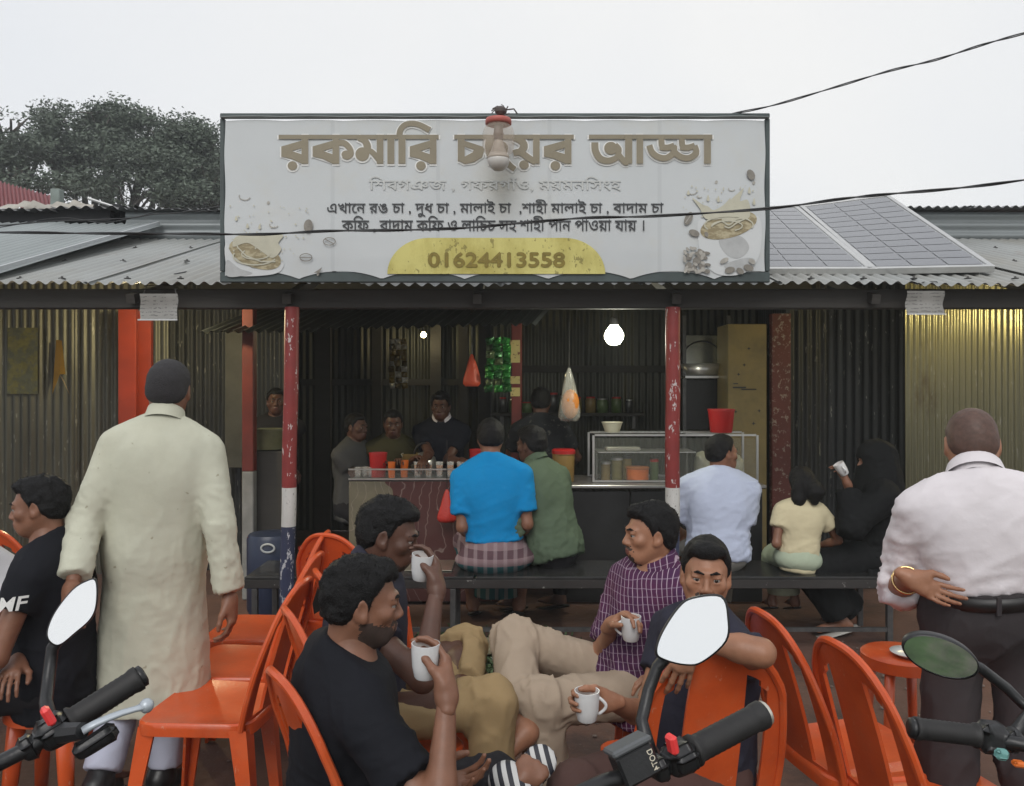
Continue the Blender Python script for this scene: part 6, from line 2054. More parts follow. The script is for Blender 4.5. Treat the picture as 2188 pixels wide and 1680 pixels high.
def person(label, pel, f, up=(0, 0, 1), S=1.0, head=None, hf=None, hu=None, arms=None, legs=None, skin=SK_M, shirt=None, bottom=None, hair=None,
           beard=None, feet='bare', fat=1.0, h=.010, cat='person', group=None, extras=None, shw=.178, hands=True, brow=True, kneck=True, seedv=None, coat=None, hs=.90):
    """one person; see the calls for the meaning of the pieces"""
    seedv = rng.uniform(0, 30) if seedv is None else seedv
    pel, f, up = Vector(pel), Vector((f[0], f[1], 0)).normalized(), unit(up)
    fw = (f - up * f.dot(up)).normalized()
    sd = fw.cross(up)                                               # the person's right
    root_loc = Vector((pel.x, pel.y, 0))
    J = {}
    hu = up if hu is None else unit(hu)
    if head is None:
        neck = pel + up * (.50 * S) - fw * (.005 * S)
        hc = neck + up * (.155 * S) + fw * (.02 * S)
    else:                                                           # the spine reaches from the pelvis to where the head is carried
        hc = Vector(head)
        hf_ = fw if hf is None else unit(hf)
        neck = hc - hu * (.120 * S * hs) - hf_ * (.030 * S) - Vector((0, 0, .020 * S))
        up = unit(neck - pel)
    tS = (neck - pel).length / .50                                  # a bent back is a shorter one
    fw = (f - up * f.dot(up)).normalized()
    sd = fw.cross(up)
    J['shR'], J['shL'] = pel + up * (.405 * tS) + sd * (shw * S), pel + up * (.405 * tS) - sd * (shw * S)
    J['hipR'], J['hipL'] = pel + sd * (.09 * S), pel - sd * (.09 * S)
    hf = fw if hf is None else Vector(hf)
    shoff = arms.get('shrug', {}) if arms else {}
    A_ = {}
    for k in 'LR':
        sp = arms[k]
        sh = J['sh' + k] + Vector(shoff.get(k, (0, 0, 0)))
        el, wr = ik(sh, sp['to'], .285 * S, .255 * S, sp['pole'])
        if 'el' in sp:
            el = sh + (Vector(sp['el']) - sh).normalized() * .285 * S
            wr = el + (Vector(sp['to']) - el).normalized() * .255 * S * sp.get('fl', 1.0)
        A_[k] = (sh, el, wr)
    G_ = {}
    for k in 'LR':
        sp = legs[k]
        hp = J['hip' + k]
        kn, an = ik(hp, sp['to'], .43 * S, .40 * S, sp['pole'])
        if 'kn' in sp:
            kn = hp + (Vector(sp['kn']) - hp).normalized() * .43 * S
            an = kn + (Vector(sp['to']) - kn).normalized() * .40 * S
        toe = an + unit(sp.get('toe', Vector((f.x, f.y, 0)))) * (.19 * S)
        if sp.get('flat', True): toe.z = max(.028, an.z - .055 * S)
        G_[k] = (hp, kn, an, toe)
    # ---------------------------------------------------------------- skin
    allp = [pel, neck, *[p for t in A_.values() for p in t], *[p for t in G_.values() for p in t]]
    lo, hi = bounds(allp, .17 * S)
    g = Field(lo, hi, max(h, .011))
    def torso(g, off, k=.05):
        g.ell(pel + up * .03 * S, np.array((.150 * fat + off, .105 * fat + off, .12 + off)) * S, np.array([[sd[i], fw[i], up[i]] for i in range(3)]), k)
        g.cone(pel + up * .06 * tS, pel + up * .24 * tS, (.132 * fat + off) * S, (.142 * (1 + .5 * (fat - 1)) + off) * S, k, fw, .76)
        g.cone(pel + up * .22 * tS, pel + up * .37 * tS, (.140 * fat + off) * S, (.150 + off) * S, k, fw, .72)
        g.cone(A_['L'][0] * .8 + A_['R'][0] * .2, A_['R'][0] * .8 + A_['L'][0] * .2, (.054 + off) * S, (.054 + off) * S, .06)
        for q in 'LR':
            g.cone(neck - up * .005 * S, neck * .3 + A_[q][0] * .7 + up * .008 * S, (.047 + off * .8) * S, (.040 + off) * S, .04)
            g.ell(pel + up * .36 * tS - fw * .055 * S + (A_[q][0] - neck) * .45 - up * .0, np.array((.07 + off, .045 + off, .09 + off)) * S, np.array([[sd[i], fw[i], up[i]] for i in range(3)]), .05)
    torso(g, -.012)
    for q in 'LR':
        sh, el, wr = A_[q]
        g.cone(sh, el, .044 * S, .035 * S, .03)
        mid = el.lerp(wr, .3)
        g.cone(el, mid, .034 * S, .0355 * S, .02); g.cone(mid, wr, .0355 * S, .0225 * S, .02)
        hp, kn, an, toe = G_[q]
        g.cone(hp, kn, .078 * S * fat, .052 * S, .04)
        m2 = kn.lerp(an, .33)
        bk = -(toe - an).normalized() * .012 * S
        g.cone(kn, m2 + bk, .050 * S, .052 * S, .03); g.cone(m2 + bk, an, .050 * S, .032 * S, .03)
        if feet != 'none':
            heel = an + (an - kn).normalized() * .035 * S - (toe - an).normalized() * .03 * S
            g.cone(heel, an, .030 * S, .034 * S, .03)
            sdt = (toe - an).cross(an - kn).normalized()
            dn = unit((an - kn) - (toe - an).normalized() * (an - kn).dot((toe - an).normalized()))
            ball = toe - (toe - an).normalized() * .055 * S
            g.cone(an + dn * .015 * S, ball, .036 * S, .026 * S, .03, sdt, 1.0)
            for i in range(5):
                o_ = (i - 2) * .0155 * S
                ln = (.050 - .006 * abs(i - 1)) * S
                g.cone(ball + sdt * o_, ball + sdt * o_ * 1.15 + (toe - an).normalized() * ln + dn * .004, .0125 * S, .0095 * S if i != 0 else .012 * S, .008)
    g.cone(neck - up * .05 * S, neck + (hc - neck) * .45, .062 * S, .055 * S, .03)
    V, Q = [], []
    v, q = g.mesh()
    v = smooth_v(v, q, 1, .4)
    V.append(v); Q.append(q)
    MI = [np.zeros(len(q), int)]
    n0 = len(v)
    hsS = S * hs
    hv, hq, loc = build_head(hc, hf, hu, hsS, neck, min(h * .5, .0055))
    fc = loc[hq].mean(1)
    mi = np.zeros(len(hq), int)
    lipm = (np.abs(fc[:, 0]) < .024) & (fc[:, 1] > .083) & (fc[:, 2] < -.0535 + .0 * fc[:, 0]) & (fc[:, 2] > -.079) & ((np.abs(fc[:, 0]) / .024) ** 2 + ((fc[:, 2] + .0655) / .0125) ** 2 < 1)
    mi[lipm] = 1
    if beard:
        fc = fc + .016 * (vnoise(fc * 160) - .5)[:, None] + .006 * (vnoise(fc * 420 + 5) - .5)[:, None]
        full = (fc[:, 1] > -.005) & (fc[:, 2] < -.050 - .25 * (fc[:, 1] - .05)) & (fc[:, 2] > -.135)
        mous = (np.abs(fc[:, 0]) < .032) & (fc[:, 1] > .075) & (fc[:, 2] < -.045) & (fc[:, 2] > -.0575)
        chin = (np.abs(fc[:, 0]) < .032) & (fc[:, 2] < -.080) & (fc[:, 1] > .0)
        sel = {'full': full | mous, 'goatee': mous | chin, 'moustache': mous, 'chin': chin | ((fc[:, 2] < -.085) & (fc[:, 1] > -.01))}[beard]
        mi[sel & ~lipm] = 2
    V.append(hv); Q.append(hq + n0); MI.append(mi)
    n0 += len(hv)
    if hands:
        for k in 'LR':
            sp = arms[k]
            if sp.get('hand') is None: continue
            hd = sp['hand']
            sh, el, wr = A_[k]
            d = Vector(hd.get('d', wr - el))
            v, q = build_hand(wr + unit(wr - el) * .008, d, hd.get('n', (0, 0, -1)), S * hd.get('s', 1.0), hd.get('side', 1), hd.get('curl', .35), max(h * .42, .0042), hd.get('thumb', (.7, .3)), hd.get('spread', .16), hd.get('curls'))
            V.append(v); Q.append(q + n0); MI.append(np.zeros(len(q), int)); n0 += len(v)
    v, q, mi = np.concatenate(V), np.concatenate(Q), np.concatenate(MI)
    off = np.array([root_loc.x, root_loc.y, 0])
    body = bpy.data.objects.new('person', mesh_np('person', v - off, q, [skin, LIP[skin], M_STUB], mi))
    COL.objects.link(body)
    body.location = root_loc
    tag(body, label, cat, group)
    def child(name, v, q, m):
        if len(v) == 0: return None
        o = link(name, mesh_np(name, v - off, q, m), body, False)
        return o
    R, W = head_field(hc, hf, hu, hsS, .004)
    if brow:
        for qd in (-1, 1):
            mb = MB(); c = W(qd * .031, .0765, .0); mb.ball(Vector(c) - Vector(off), .0128 * hsS, 14)
            mb.build('eye', M_EYEW, body, True, False)
            gd = R @ np.array([0.0, 1, .0])
            mb = MB(); mb.ball(Vector(np.array(c) + gd * .0072 * hsS) - Vector(off), .0074 * hsS, 10); mb.build('iris', M_IRIS, body, True, False)
            gb = Field(np.array(W(qd * .033, .085, .022)) - .045 * hsS, np.array(W(qd * .033, .085, .022)) + .045 * hsS, .003)
            gb.cone(W(qd * .011, .0985, .0215), W(qd * .030, .0925, .0265), .0036 * hsS, .0045 * hsS, .004)
            gb.cone(W(qd * .030, .0925, .0265), W(qd * .050, .0745, .0200), .0045 * hsS, .0022 * hsS, .004)
            bv, bq = gb.mesh()
            child('eyebrow', bv, bq, M_HAIR)
    if hair:
        hv, hq = hair_np(hc, hf, hu, hsS, min(h * .55, .006), hair, seedv)
        child('hair', hv, hq, hair.get('m', M_HAIR))
    # ---------------------------------------------------------------- clothes
    if shirt:
        g = Field(*bounds([pel, neck, *[p for t in A_.values() for p in t], *[p for k in 'LR' for p in G_[k][:2]]], .20 * S), h)
        lo_ = shirt.get('loose', .010)
        torso(g, lo_, .06)
        hem = shirt.get('hem', .10)
        if hem > .04 and not shirt.get('long'):
            g.cone(pel + up * .10 * S, pel - up * hem * S, (.145 * fat + lo_) * S, (.158 * fat + lo_ + shirt.get('flare', 0)) * S, .05, fw, .80)
        if shirt.get('long'):
            bt = Vector(shirt['long'])
            g.cone(pel + up * .15 * S, bt, (.150 * fat + lo_) * S, shirt.get('hemr', .20) * S, .06, fw, .66)
        for k in 'LR':
            sh, el, wr = A_[k]
            sl = arms[k].get('sleeve', shirt.get('sleeve', .42))
            la = .285 * S
            r0 = .052 * S + lo_
            fl = shirt.get('sflare', .004)
            if sl < 1:
                e = sh.lerp(el, sl)
                g.cone(sh, e, r0, (.050 + fl) * S + lo_ * .6, .035, None, 1, True)
            else:
                g.cone(sh, el, r0, .046 * S + lo_ * .9, .035)
                e = el.lerp(wr, sl - 1)
                g.cone(el, e, .046 * S + lo_ * .9, (.036 + fl) * S + lo_ * .7, .02, None, 1, True)
                if shirt.get('cuff'):
                    e0 = e - (e - el).normalized() * .05 * S
                    g.cone(e0, e + (e - el).normalized() * .004, .048 * S, .050 * S, .006, None, 1, True)
        # neck opening
        cz = shirt.get('neckcut', .035)
        cu = unit(up * .92 - fw * shirt.get('ntilt', -.38))
        g.cut(neck + up * cz * S, unit(up * .86 + fw * .5) if shirt.get('ntilt') is None else cu, np.array(tuple(neck)) - .10 * S, np.array(tuple(neck)) + .16 * S)
        if not shirt.get('long'):
            g.cut(pel - up * hem * S, -up, None, None) if not shirt.get('tuck') else g.cut(pel + up * shirt['tuck'] * S, -up)
            # sleeves may hang below the hem plane; rebuild them where cut
            for k in 'LR':
                sh, el, wr = A_[k]
                sl = arms[k].get('sleeve', shirt.get('sleeve', .42))
                pts = [(sh, el, min(sl, 1))] + ([(el, wr, sl - 1)] if sl > 1 else [])
                for a, b, t in pts:
                    e = a.lerp(b, t)
                    low = min((a - pel).dot(up), (e - pel).dot(up)) < (-hem if not shirt.get('tuck') else shirt['tuck']) * S + .07
                    if low: g.cone(a, e, .050 * S + lo_, .044 * S + lo_ * .7, .02, None, 1, True)
        else:
            g.cut(Vector(shirt['long']), unit(Vector(shirt['long']) - pel))
        v, q = g.mesh()
        v = smooth_v(v, q, 2, .4)
        tl = ((v - A(pel)) @ A(up)) / S
        am = shirt.get('fold', .010)
        wg = .45 + .9 * np.clip((.24 - tl) / .22, 0, 1) + .35 * np.clip((np.abs((v - A(pel)) @ A(sd)) / S - .15) / .06, 0, 1)
        v = crumple(v, q, am, 13.0, shirt.get('faxis', A(sd) * .8 + A(up) * .35), 2.2, seedv, wg)
        v = crumple(v, q, am * .35, 34.0, A(sd) + A(up) * .2, 2.0, seedv + 9, wg)
        for k in 'LR':
            sh, el, wr = [A(p) for p in A_[k]]
            for a_, b_, t_ in ((sh, el, .35), (el, wr, .0)):
                ab = b_ - a_
                t = np.clip(((v - a_) @ ab) / (ab @ ab), 0, 1)
                dist = np.linalg.norm(v - a_ - t[:, None] * ab, axis=1)
                w_ = np.clip((.085 * S - dist) / (.02 * S), 0, 1) * np.clip((t - t_) / .3, 0, 1)
                ax_ = np.cross(ab, A(fw)) + .35 * ab
                v = crumple(v, q, shirt.get('sfold', .007), 30.0, ax_, 2.4, seedv + 17, w_)
        child(shirt.get('name', 'shirt'), v, q, shirt['m'])
        if shirt.get('collar'):
            mb = MB()
            ax = unit(hc - neck)
            n = 26
            fx = fw - ax * fw.dot(ax); fx.normalize(); sx = fx.cross(ax)
            hh_ = shirt.get('ch', .034)
            rings = [(.070, -.018, 0), (.066, hh_ * .5, 0), (.063, hh_, 0), (.066, hh_ + .003, 0), (.072, hh_ - .004, 0), (.082, -.006, .0)] if shirt['collar'] == 'fold' else [(.072, -.018, 0), (.064, hh_ * .6, 0), (.061, hh_, 0), (.065, hh_, 0), (.068, hh_ * .5, 0), (.078, -.018, 0)]
            vv, ff = [], []
            gap = shirt.get('gap', .22)
            for r, z, _ in rings:
                for i in range(n + 1):
                    th = gap + (2 * math.pi - 2 * gap) * i / n
                    dip = .010 * math.cos(th)
                    vv.append(neck + ax * ((z + .018 - dip * 1.6) * S) + (fx * math.cos(th) * 1.04 + sx * math.sin(th)) * (r * S * (1.0 + .05 * (fat - 1))) - Vector(off))
            for i in range(len(rings) - 1):
                for j in range(n): ff.append((i * (n + 1) + j, i * (n + 1) + j + 1, (i + 1) * (n + 1) + j + 1, (i + 1) * (n + 1) + j))
            mb.add(vv, ff); mb.build('collar', shirt.get('cm', shirt['m']), body, True, False)
    if bottom:
        g = Field(*bounds([pel, *[p for k in 'LR' for p in G_[k]]], .20 * S), h)
        lo_ = bottom.get('loose', .008)
        Rm = np.array([[sd[i], fw[i], up[i]] for i in range(3)])
        g.ell(pel + up * .015 * S, np.array((.160 * fat + lo_, .118 * fat + lo_, bottom.get('ph', .115))) * S, Rm, .04)
        g.cone(pel, pel + up * bottom.get('rise', .10) * S, (bottom.get('waist', .142) * fat + lo_) * S, (bottom.get('waist', .142) * fat - .004 + lo_) * S, .04, fw, .78)
        ln = bottom.get('len', 1.95)
        for k in 'LR':
            hp, kn, an, toe = G_[k]
            rk = (.058 + bottom.get('kl', .0)) * S + lo_
            l_ = legs[k].get('len', ln)
            if l_ > 1:
                g.cone(hp, kn, .073 * S * fat + lo_, rk, .04)
                e = kn.lerp(an, l_ - 1)
                g.cone(kn, e, rk, bottom.get('cuff', .050) * S + lo_, .03, None, 1, True)
            else:
                g.cone(hp, hp.lerp(kn, l_), .088 * S * fat + lo_, rk + .012, .05, None, 1, True)
        if bottom.get('skirt'):
            for k in 'LR':
                hp, kn, an, toe = G_[k]
                g.cone(pel, (kn + pel) / 2, .13 * S * bottom.get('sk', 1.0), .12 * S * bottom.get('sk', 1.0), .06)
            g.cone((G_['L'][1] + G_['R'][1]) / 2, (G_['L'][2] + G_['R'][2]) / 2 + Vector((0, 0, .05)), .13 * S, .14 * S, .06, None, 1, True)
            g.ell(pel - up * .03 * S, np.array((.235, .175, .085)) * S * bottom.get('sk', 1.0), Rm, .05)
        g.cut(pel + up * bottom.get('rise', .10) * S, up, np.array(tuple(pel)) - .26 * S, np.array(tuple(pel)) + .30 * S) if not bottom.get('nocut') else None
        v, q = g.mesh()
        v = smooth_v(v, q, 2, .4)
        kk = np.minimum(np.linalg.norm(v - A(G_['L'][1]), axis=1), np.linalg.norm(v - A(G_['R'][1]), axis=1)) / S
        wg = .5 + 1.3 * np.exp(-(kk / .11) ** 2) + .6 * np.clip((.16 - np.linalg.norm(v - A(pel), axis=1) / S) / .1, 0, 1)
        v = crumple(v, q, bottom.get('fold', .008), 15.0, A(sd) * .5 + A(up) * .7, 2.2, seedv + 4, wg)
        child(bottom.get('name', 'trousers'), v, q, bottom['m'])
        if bottom.get('belt'):
            mb = MB()
            n = 40
            vv, ff = [], []
            zz = bottom['belt']
            for r, z in ((1.0, -.019), (1.03, -.019), (1.03, .019), (1.0, .019)):
                for i in range(n):
                    th = 2 * math.pi * i / n
                    vv.append(pel + up * ((zz + z) * S) + (sd * math.cos(th) * (.141 * fat + lo_ + .010) + fw * math.sin(th) * (.110 * fat + lo_ + .011)) * S * r - Vector(off))
            for i in range(4):
                for j in range(n): ff.append((i * n + j, i * n + (j + 1) % n, ((i + 1) % 4) * n + (j + 1) % n, ((i + 1) % 4) * n + j))
            mb.add(vv, ff); mb.build('belt', mat('black_belt', (.014, .013, .013), rough=.45), body, True, False)
            for k_ in (-.11, .0, .11):
                mb = MB()
                mb.box(pel + up * (zz * S) + sd * k_ * S - fw * (.110 * fat + lo_ + .016) * S * math.sqrt(max(0, 1 - (k_ / (.151 * fat)) ** 2)) - Vector(off), (.012, .006, .05)); mb.build('belt_loop', bottom['m'], body, False, False)
    if feet in ('shoe', 'sandal', 'striped'):
        for k in 'LR':
            hp, kn, an, toe = G_[k]
            dr = (toe - an).normalized()
            dn = unit((an - kn) - dr * (an - kn).dot(dr))
            sdt = dr.cross(dn)
            g = Field(*bounds([an - dr * .08, toe + dr * .05, an + dn * .1], .08), .007)
            a0, b0 = an - dr * .035 * S + dn * .058 * S, an + dr * .185 * S + dn * .058 * S
            if feet == 'shoe':
                g.cone(an - dr * .02 * S + dn * .02, an + dr * .13 * S + dn * .032 * S, .047 * S, .036 * S, .03)
                g.cone(a0, b0, .040 * S, .040 * S, .02, dn, .45)
                g.cone(an - (an - kn).normalized() * .02, an, .047 * S, .047 * S, .02)
            else:
                g.cone(a0, b0, .042 * S, .046 * S, .02, dn, .28)
                if feet == 'striped': g.cone(an + dr * .09 * S + dn * .012 * S - sdt * .03 * S, an + dr * .09 * S + dn * .012 * S + sdt * .03 * S, .044 * S, .044 * S, .02, dr, 1.1)
            v, q = g.mesh()
            if len(v): child({'shoe': 'shoe', 'sandal': 'sandal', 'striped': 'sandal'}[feet], v, q, legs.get('fm', M_BLACK))
    if extras: extras(body, off, J, A_, G_, R, W, child, neck, pel, sd, fw, up)
    return body, A_, G_


def held(A_, k, hd, tilt=(0, 0, 1), h=.082, along=.082, out=.046):
    """where a mug stands in the grip of hand k"""
    sh, el, wr = A_[k]
    d = unit(hd['d'])
    n = unit(Vector(hd['n']) - d * Vector(hd['n']).dot(d))
    return wr + unit(wr - el) * .008 + d * along + n * out - unit(tilt) * (h * .5)


CURLY = dict(th=.015, curl=.010, freq=44, tufts=5000, tl=.0075, top=1.35, front=True)
THICK = dict(th=.015, curl=.008, freq=34, tufts=3000, tl=.009, top=1.3, front=True)
SHORT = dict(th=.011, curl=.004, freq=60, tufts=1600, tl=.006, nape=-.08)
CROP = dict(edge=.022, th=.0045, curl=.002, freq=80, m=M_HAIRT, nape=-.085)

def cloth(name, c, rough=.85, weave=500, var=.06, **kw):
    return mat(name, c, rough=rough, var=var, vscale=9, bump=.14, bscale=26, spec=.15, **kw)
C_KURTA = cloth('cream_green_kurta', (.50, .50, .405), col2=(.46, .455, .36), mix=(.4, .7), mscale=3)
layer(C_KURTA, math_n(C_KURTA.node_tree, 'MULTIPLY', noise_mask(C_KURTA, 26, .70, .73, (1, 1, 1), 2.0), .55), (.22, .19, .12))
C_WHITE = cloth('white_shirt', (.66, .62, .64))
C_WHITEP = cloth('white_pyjama', (.44, .46, .56))
C_BLACKT = cloth('black_tshirt', (.010, .0105, .014))
C_NAVYT = cloth('navy_shirt', (.030, .030, .045))
C_BLUE = cloth('blue_tshirt', (.006, .21, .48))
C_GREEN = cloth('sage_shirt', (.082, .115, .075))
C_PALE = cloth('pale_blue_tshirt', (.44, .49, .62))
C_CREAM = cloth('cream_top', (.56, .50, .33))
C_MINT = cloth('mint_skirt', (.38, .44, .33))
C_KHAKI = cloth('khaki_trousers', (.32, .225, .115))
C_BEIGE = cloth('beige_trousers', (.36, .285, .215))
C_GREY = cloth('charcoal_trousers', (.050, .044, .046), col2=(.04, .035, .037), mscale=2)
C_DARK = cloth('dark_trousers', (.020, .019, .022))
C_BURQA = cloth('black_burqa', (.008, .0085, .009))
C_OLIVE = cloth('olive_shirt', (.09, .08, .035))
C_ASH = cloth('ash_shirt', (.12, .12, .12))
C_PURPLE = cloth('purple_check', (.085, .020, .058), col2=(.050, .024, .066), mix=(.4, .65), mscale=3.2)
nt = C_PURPLE.node_tree
o_ = obj_xyz(C_PURPLE, .02, 7)
ang_ = math.radians(14)
a1 = math_n(nt, 'ADD', math_n(nt, 'MULTIPLY', o_[0], .9), math_n(nt, 'ADD', math_n(nt, 'MULTIPLY', o_[1], -.55), math_n(nt, 'MULTIPLY', o_[2], .25)))
layer(C_PURPLE, math_n(nt, 'MULTIPLY', stripes(nt, a1, .021, .15), .75), (.46, .36, .42))
layer(C_PURPLE, math_n(nt, 'MULTIPLY', stripes(nt, math_n(nt, 'ADD', o_[2], math_n(nt, 'MULTIPLY', o_[0], -.22)), .026, .10), .40), (.38, .30, .38))
C_LUNGI = cloth('lungi_check', (.022, .085, .095))
nt = C_LUNGI.node_tree
o_ = obj_xyz(C_LUNGI, .008, 9)
zb = P(0, 1197, 5.2).z
layer(C_LUNGI, math_n(nt, 'GREATER_THAN', o_[2], zb), (.19, .13, .14))
layer(C_LUNGI, math_n(nt, 'MULTIPLY', math_n(nt, 'LESS_THAN', math_n(nt, 'ABSOLUTE', math_n(nt, 'SUBTRACT', o_[2], zb + .07)), .024), .85), (.075, .040, .05))
layer(C_LUNGI, math_n(nt, 'MULTIPLY', stripes(nt, o_[0], .062, .38), .45), (.30, .24, .25))
layer(C_LUNGI, math_n(nt, 'MULTIPLY', math_n(nt, 'GREATER_THAN', o_[2], P(0, 1150, 5.2).z), .85), (.07, .03, .075))
C_STRIPE = mat('striped_strap', (.55, .55, .54), rough=.6)
o_ = obj_xyz(C_STRIPE)
layer(C_STRIPE, stripes(C_STRIPE.node_tree, math_n(C_STRIPE.node_tree, 'ADD', o_[0], math_n(C_STRIPE.node_tree, 'MULTIPLY', o_[2], .3)), .026, .5), (.015, .016, .025))
GOLD = mat('gold_bangle', (.72, .50, .24), rough=.22, metal=1.0)


def hand_at(px, py, d): return P(px, py, d)


# 1 --- the kurta man, walking away
pel = P(330, 1190, 3.16)
def kurta_x(body, off, J, A_, G_, R, W, child, neck, pel, sd, fw, up):
    pass
person('man walking away in a long cream green kurta and white pyjamas', pel, (-.22, 1), (.03, .02, 1), 1.04, head=P(362, 832, 3.18), hf=(-.12, 1, -.10), hu=(.06, .05, 1),
       arms={'L': dict(to=P(152, 1262, 2.86), pole=(-.8, -.7, .1), el=P(184, 1112, 3.04), sleeve=1.86, hand=dict(n=(1, 0, 0), curl=.5, side=1)), 'R': dict(to=P(494, 1302, 3.10), pole=(.5, -1, 0), sleeve=1.93, hand=dict(n=(-1, 0, 0), curl=.55, side=-1))},
       legs={'L': dict(to=P(212, 1670, 2.98), pole=(0, 1, .1), toe=(-.05, 1, 0)), 'R': dict(to=P(346, 1665, 3.22), pole=(0, 1, .1), toe=(.05, 1, 0))},
       skin=SK_M, shirt=dict(m=C_KURTA, name='kurta', long=P(322, 1508, 3.16), hemr=.21, loose=.011, collar='band', gap=.25, ch=.03, fold=.005, sfold=.006, sflare=.010, neckcut=.03, faxis=(0.15, 0, 1)), bottom=dict(m=C_WHITEP, name='pyjama', len=1.92, loose=-.02, cuff=.085, fold=.007, kl=.03),
       hair=dict(CROP, th=.008), feet='shoe', fat=1.0, shw=.158, h=.0095, brow=False)

# 2 --- the man in the white shirt, hand at his hip
pel = P(2112, 1312, 2.36)
def bangle(body, off, J, A_, G_, R, W, child, neck, pel, sd, fw, up):
    sh, el, wr = A_['L']
    d = (wr - el).normalized()
    a = d.orthogonal().normalized(); b = d.cross(a)
    c = el.lerp(wr, .80)
    mb = MB(); mb.tube([c + (a * math.cos(t) + b * math.sin(t)) * .037 - Vector(off) for t in [6.2832 * i / 26 for i in range(27)]], .0042, 8, False); mb.build('bangle', GOLD, body, True, False)
    mb = MB()                                            # yoke seam

person('balding man in a white shirt and charcoal trousers with a gold bangle at his wrist', pel, (.32, 1), (-.03, .06, 1), 1.0, hs=.86, head=P(2076, 950, 2.40), hf=(.40, 1, -.40), hu=(.12, .36, 1),
       arms={'L': dict(to=P(1956, 1222, 2.16), pole=(-1, -.12, -.2), el=P(1946, 1158, 2.44), sleeve=1.30, hand=dict(d=(.80, -.12, -.42), n=(.05, -1, .25), curl=.42, s=.86, side=-1, thumb=(.6, .1))), 'R': dict(to=P(2330, 1300, 2.15), pole=(1, -.2, -.2), sleeve=1.15, hand=dict(n=(-1, 0, 0), curl=.4, side=-1))},
       legs={'L': dict(to=(P(2035, 0, 2.42).x, 2.40, .09), pole=(0, 1, .1), toe=(-.15, 1, 0)), 'R': dict(to=(P(2240, 0, 2.25).x, 2.25, .09), pole=(0, 1, .1), toe=(.1, 1, 0))},
       skin=SK_L, shirt=dict(m=C_WHITE, tuck=.092, loose=.010, sfold=.006, collar='fold', gap=.18, fold=.014, sflare=.008, neckcut=.03, cuff=True, hem=.0), bottom=dict(m=C_GREY, loose=.014, rise=.10, belt=.070, cuff=.06, fold=.013),
       hair=dict(CROP, th=.0025, m=mat('thin_hair', (.085, .045, .033), rough=.6, var=.3, vscale=70), nape=-.075, recede=.004), feet='shoe', fat=.97, shw=.155, h=.0088, brow=False, extras=bangle)

# 3 --- black T-shirt man with raised mug
pel = P(735, 1745, 2.12)
HR3 = dict(d=(-.10, .62, .72), n=(-.90, -.05, .12), curls=[.55, .62, .70, .75], side=1, thumb=(.35, .75))
b3 = person('man in a plain black T-shirt raising a white mug, beside the empty chairs', pel, (1, .50), (.06, -.01, 1), 1.0, head=P(776, 1285, 2.06), hf=(1, .22, -.10), hu=(.10, 0, 1),
       arms={'R': dict(to=P(956, 1464, 1.90), pole=(-.1, -.5, -1), el=P(858, 1650, 1.84), sleeve=.62, hand=HR3), 'L': dict(to=P(905, 1668, 1.98), pole=(.4, .3, -1), sleeve=.5, hand=dict(d=(1, -.1, .02), n=(.0, -.35, .95), curl=.42, side=-1, thumb=(.75, .3)))},
       legs={'R': dict(kn=P(905, 1800, 1.80), to=P(1050, 1735, 2.15), pole=(.5, -1, .3), toe=(.70, .25, .6), flat=False), 'L': dict(to=(P(1010, 0, 2.1).x, 2.3, .09), pole=(.6, 0, 1), toe=(1, .2, 0)), 'fm': C_STRIPE},
       skin=SK_M, shirt=dict(m=C_BLACKT, sleeve=.60, loose=.016, hem=.10, fold=.010, neckcut=.022, sflare=.010), bottom=dict(m=C_DARK, loose=.012), hair=dict(CURLY, th=.009, top=1.8, nape=-.07), beard='full', feet='striped', fat=1.0, h=.0078, brow=True)
mug(held(b3[1], 'R', HR3, along=.090), (.02, -.03, 1), (.8, .6, 0), 'white mug raised nearest, in front of the sipping man')

# 4 --- man behind, sipping
pel = P(770, 1516, 2.72)
HR4 = dict(d=(-.10, .62, .72), n=(-.90, -.05, .12), curls=[.55, .62, .70, .75], side=1, thumb=(.35, .75))
b4 = person('man in dark navy behind the black T-shirt, sipping tea with khaki legs crossed', pel, (1, -.05), (.06, 0, 1), 1.04, head=P(832, 1142, 2.68), hf=(1, -.05, -.28), hu=(.26, .0, 1),
       arms={'R': dict(to=P(922, 1330, 2.46), pole=(.2, -.6, -1), el=P(862, 1415, 2.40), sleeve=.5, hand=HR4), 'L': dict(to=P(880, 1440, 2.85), pole=(-.3, .5, -1), sleeve=.5, hand=dict(n=(0, 0, -1), curl=.4, side=1))},
       legs={'R': dict(kn=P(1088, 1492, 2.60), to=P(1055, 1790, 2.56), pole=(.8, -.1, 1), toe=(.9, -.1, 0), len=1.93), 'L': dict(kn=P(956, 1402, 3.05), to=P(985, 1555, 2.56), pole=(.35, .8, 1), toe=(.9, -.35, -.05), flat=False, len=1.70)},
       skin=SK_D, shirt=dict(m=C_NAVYT, sleeve=.5, loose=.012, hem=.10, fold=.010, neckcut=.022, collar='fold'), bottom=dict(m=C_KHAKI, loose=.010, kl=.006, cuff=.056, fold=.014), hair=dict(CURLY, th=.011, top=1.6), beard='chin', feet='bare', h=.009)
mug(held(b4[1], 'R', HR4), (.10, -.12, 1), (.8, .6, 0), 'white mug held to the lips of the man in navy')

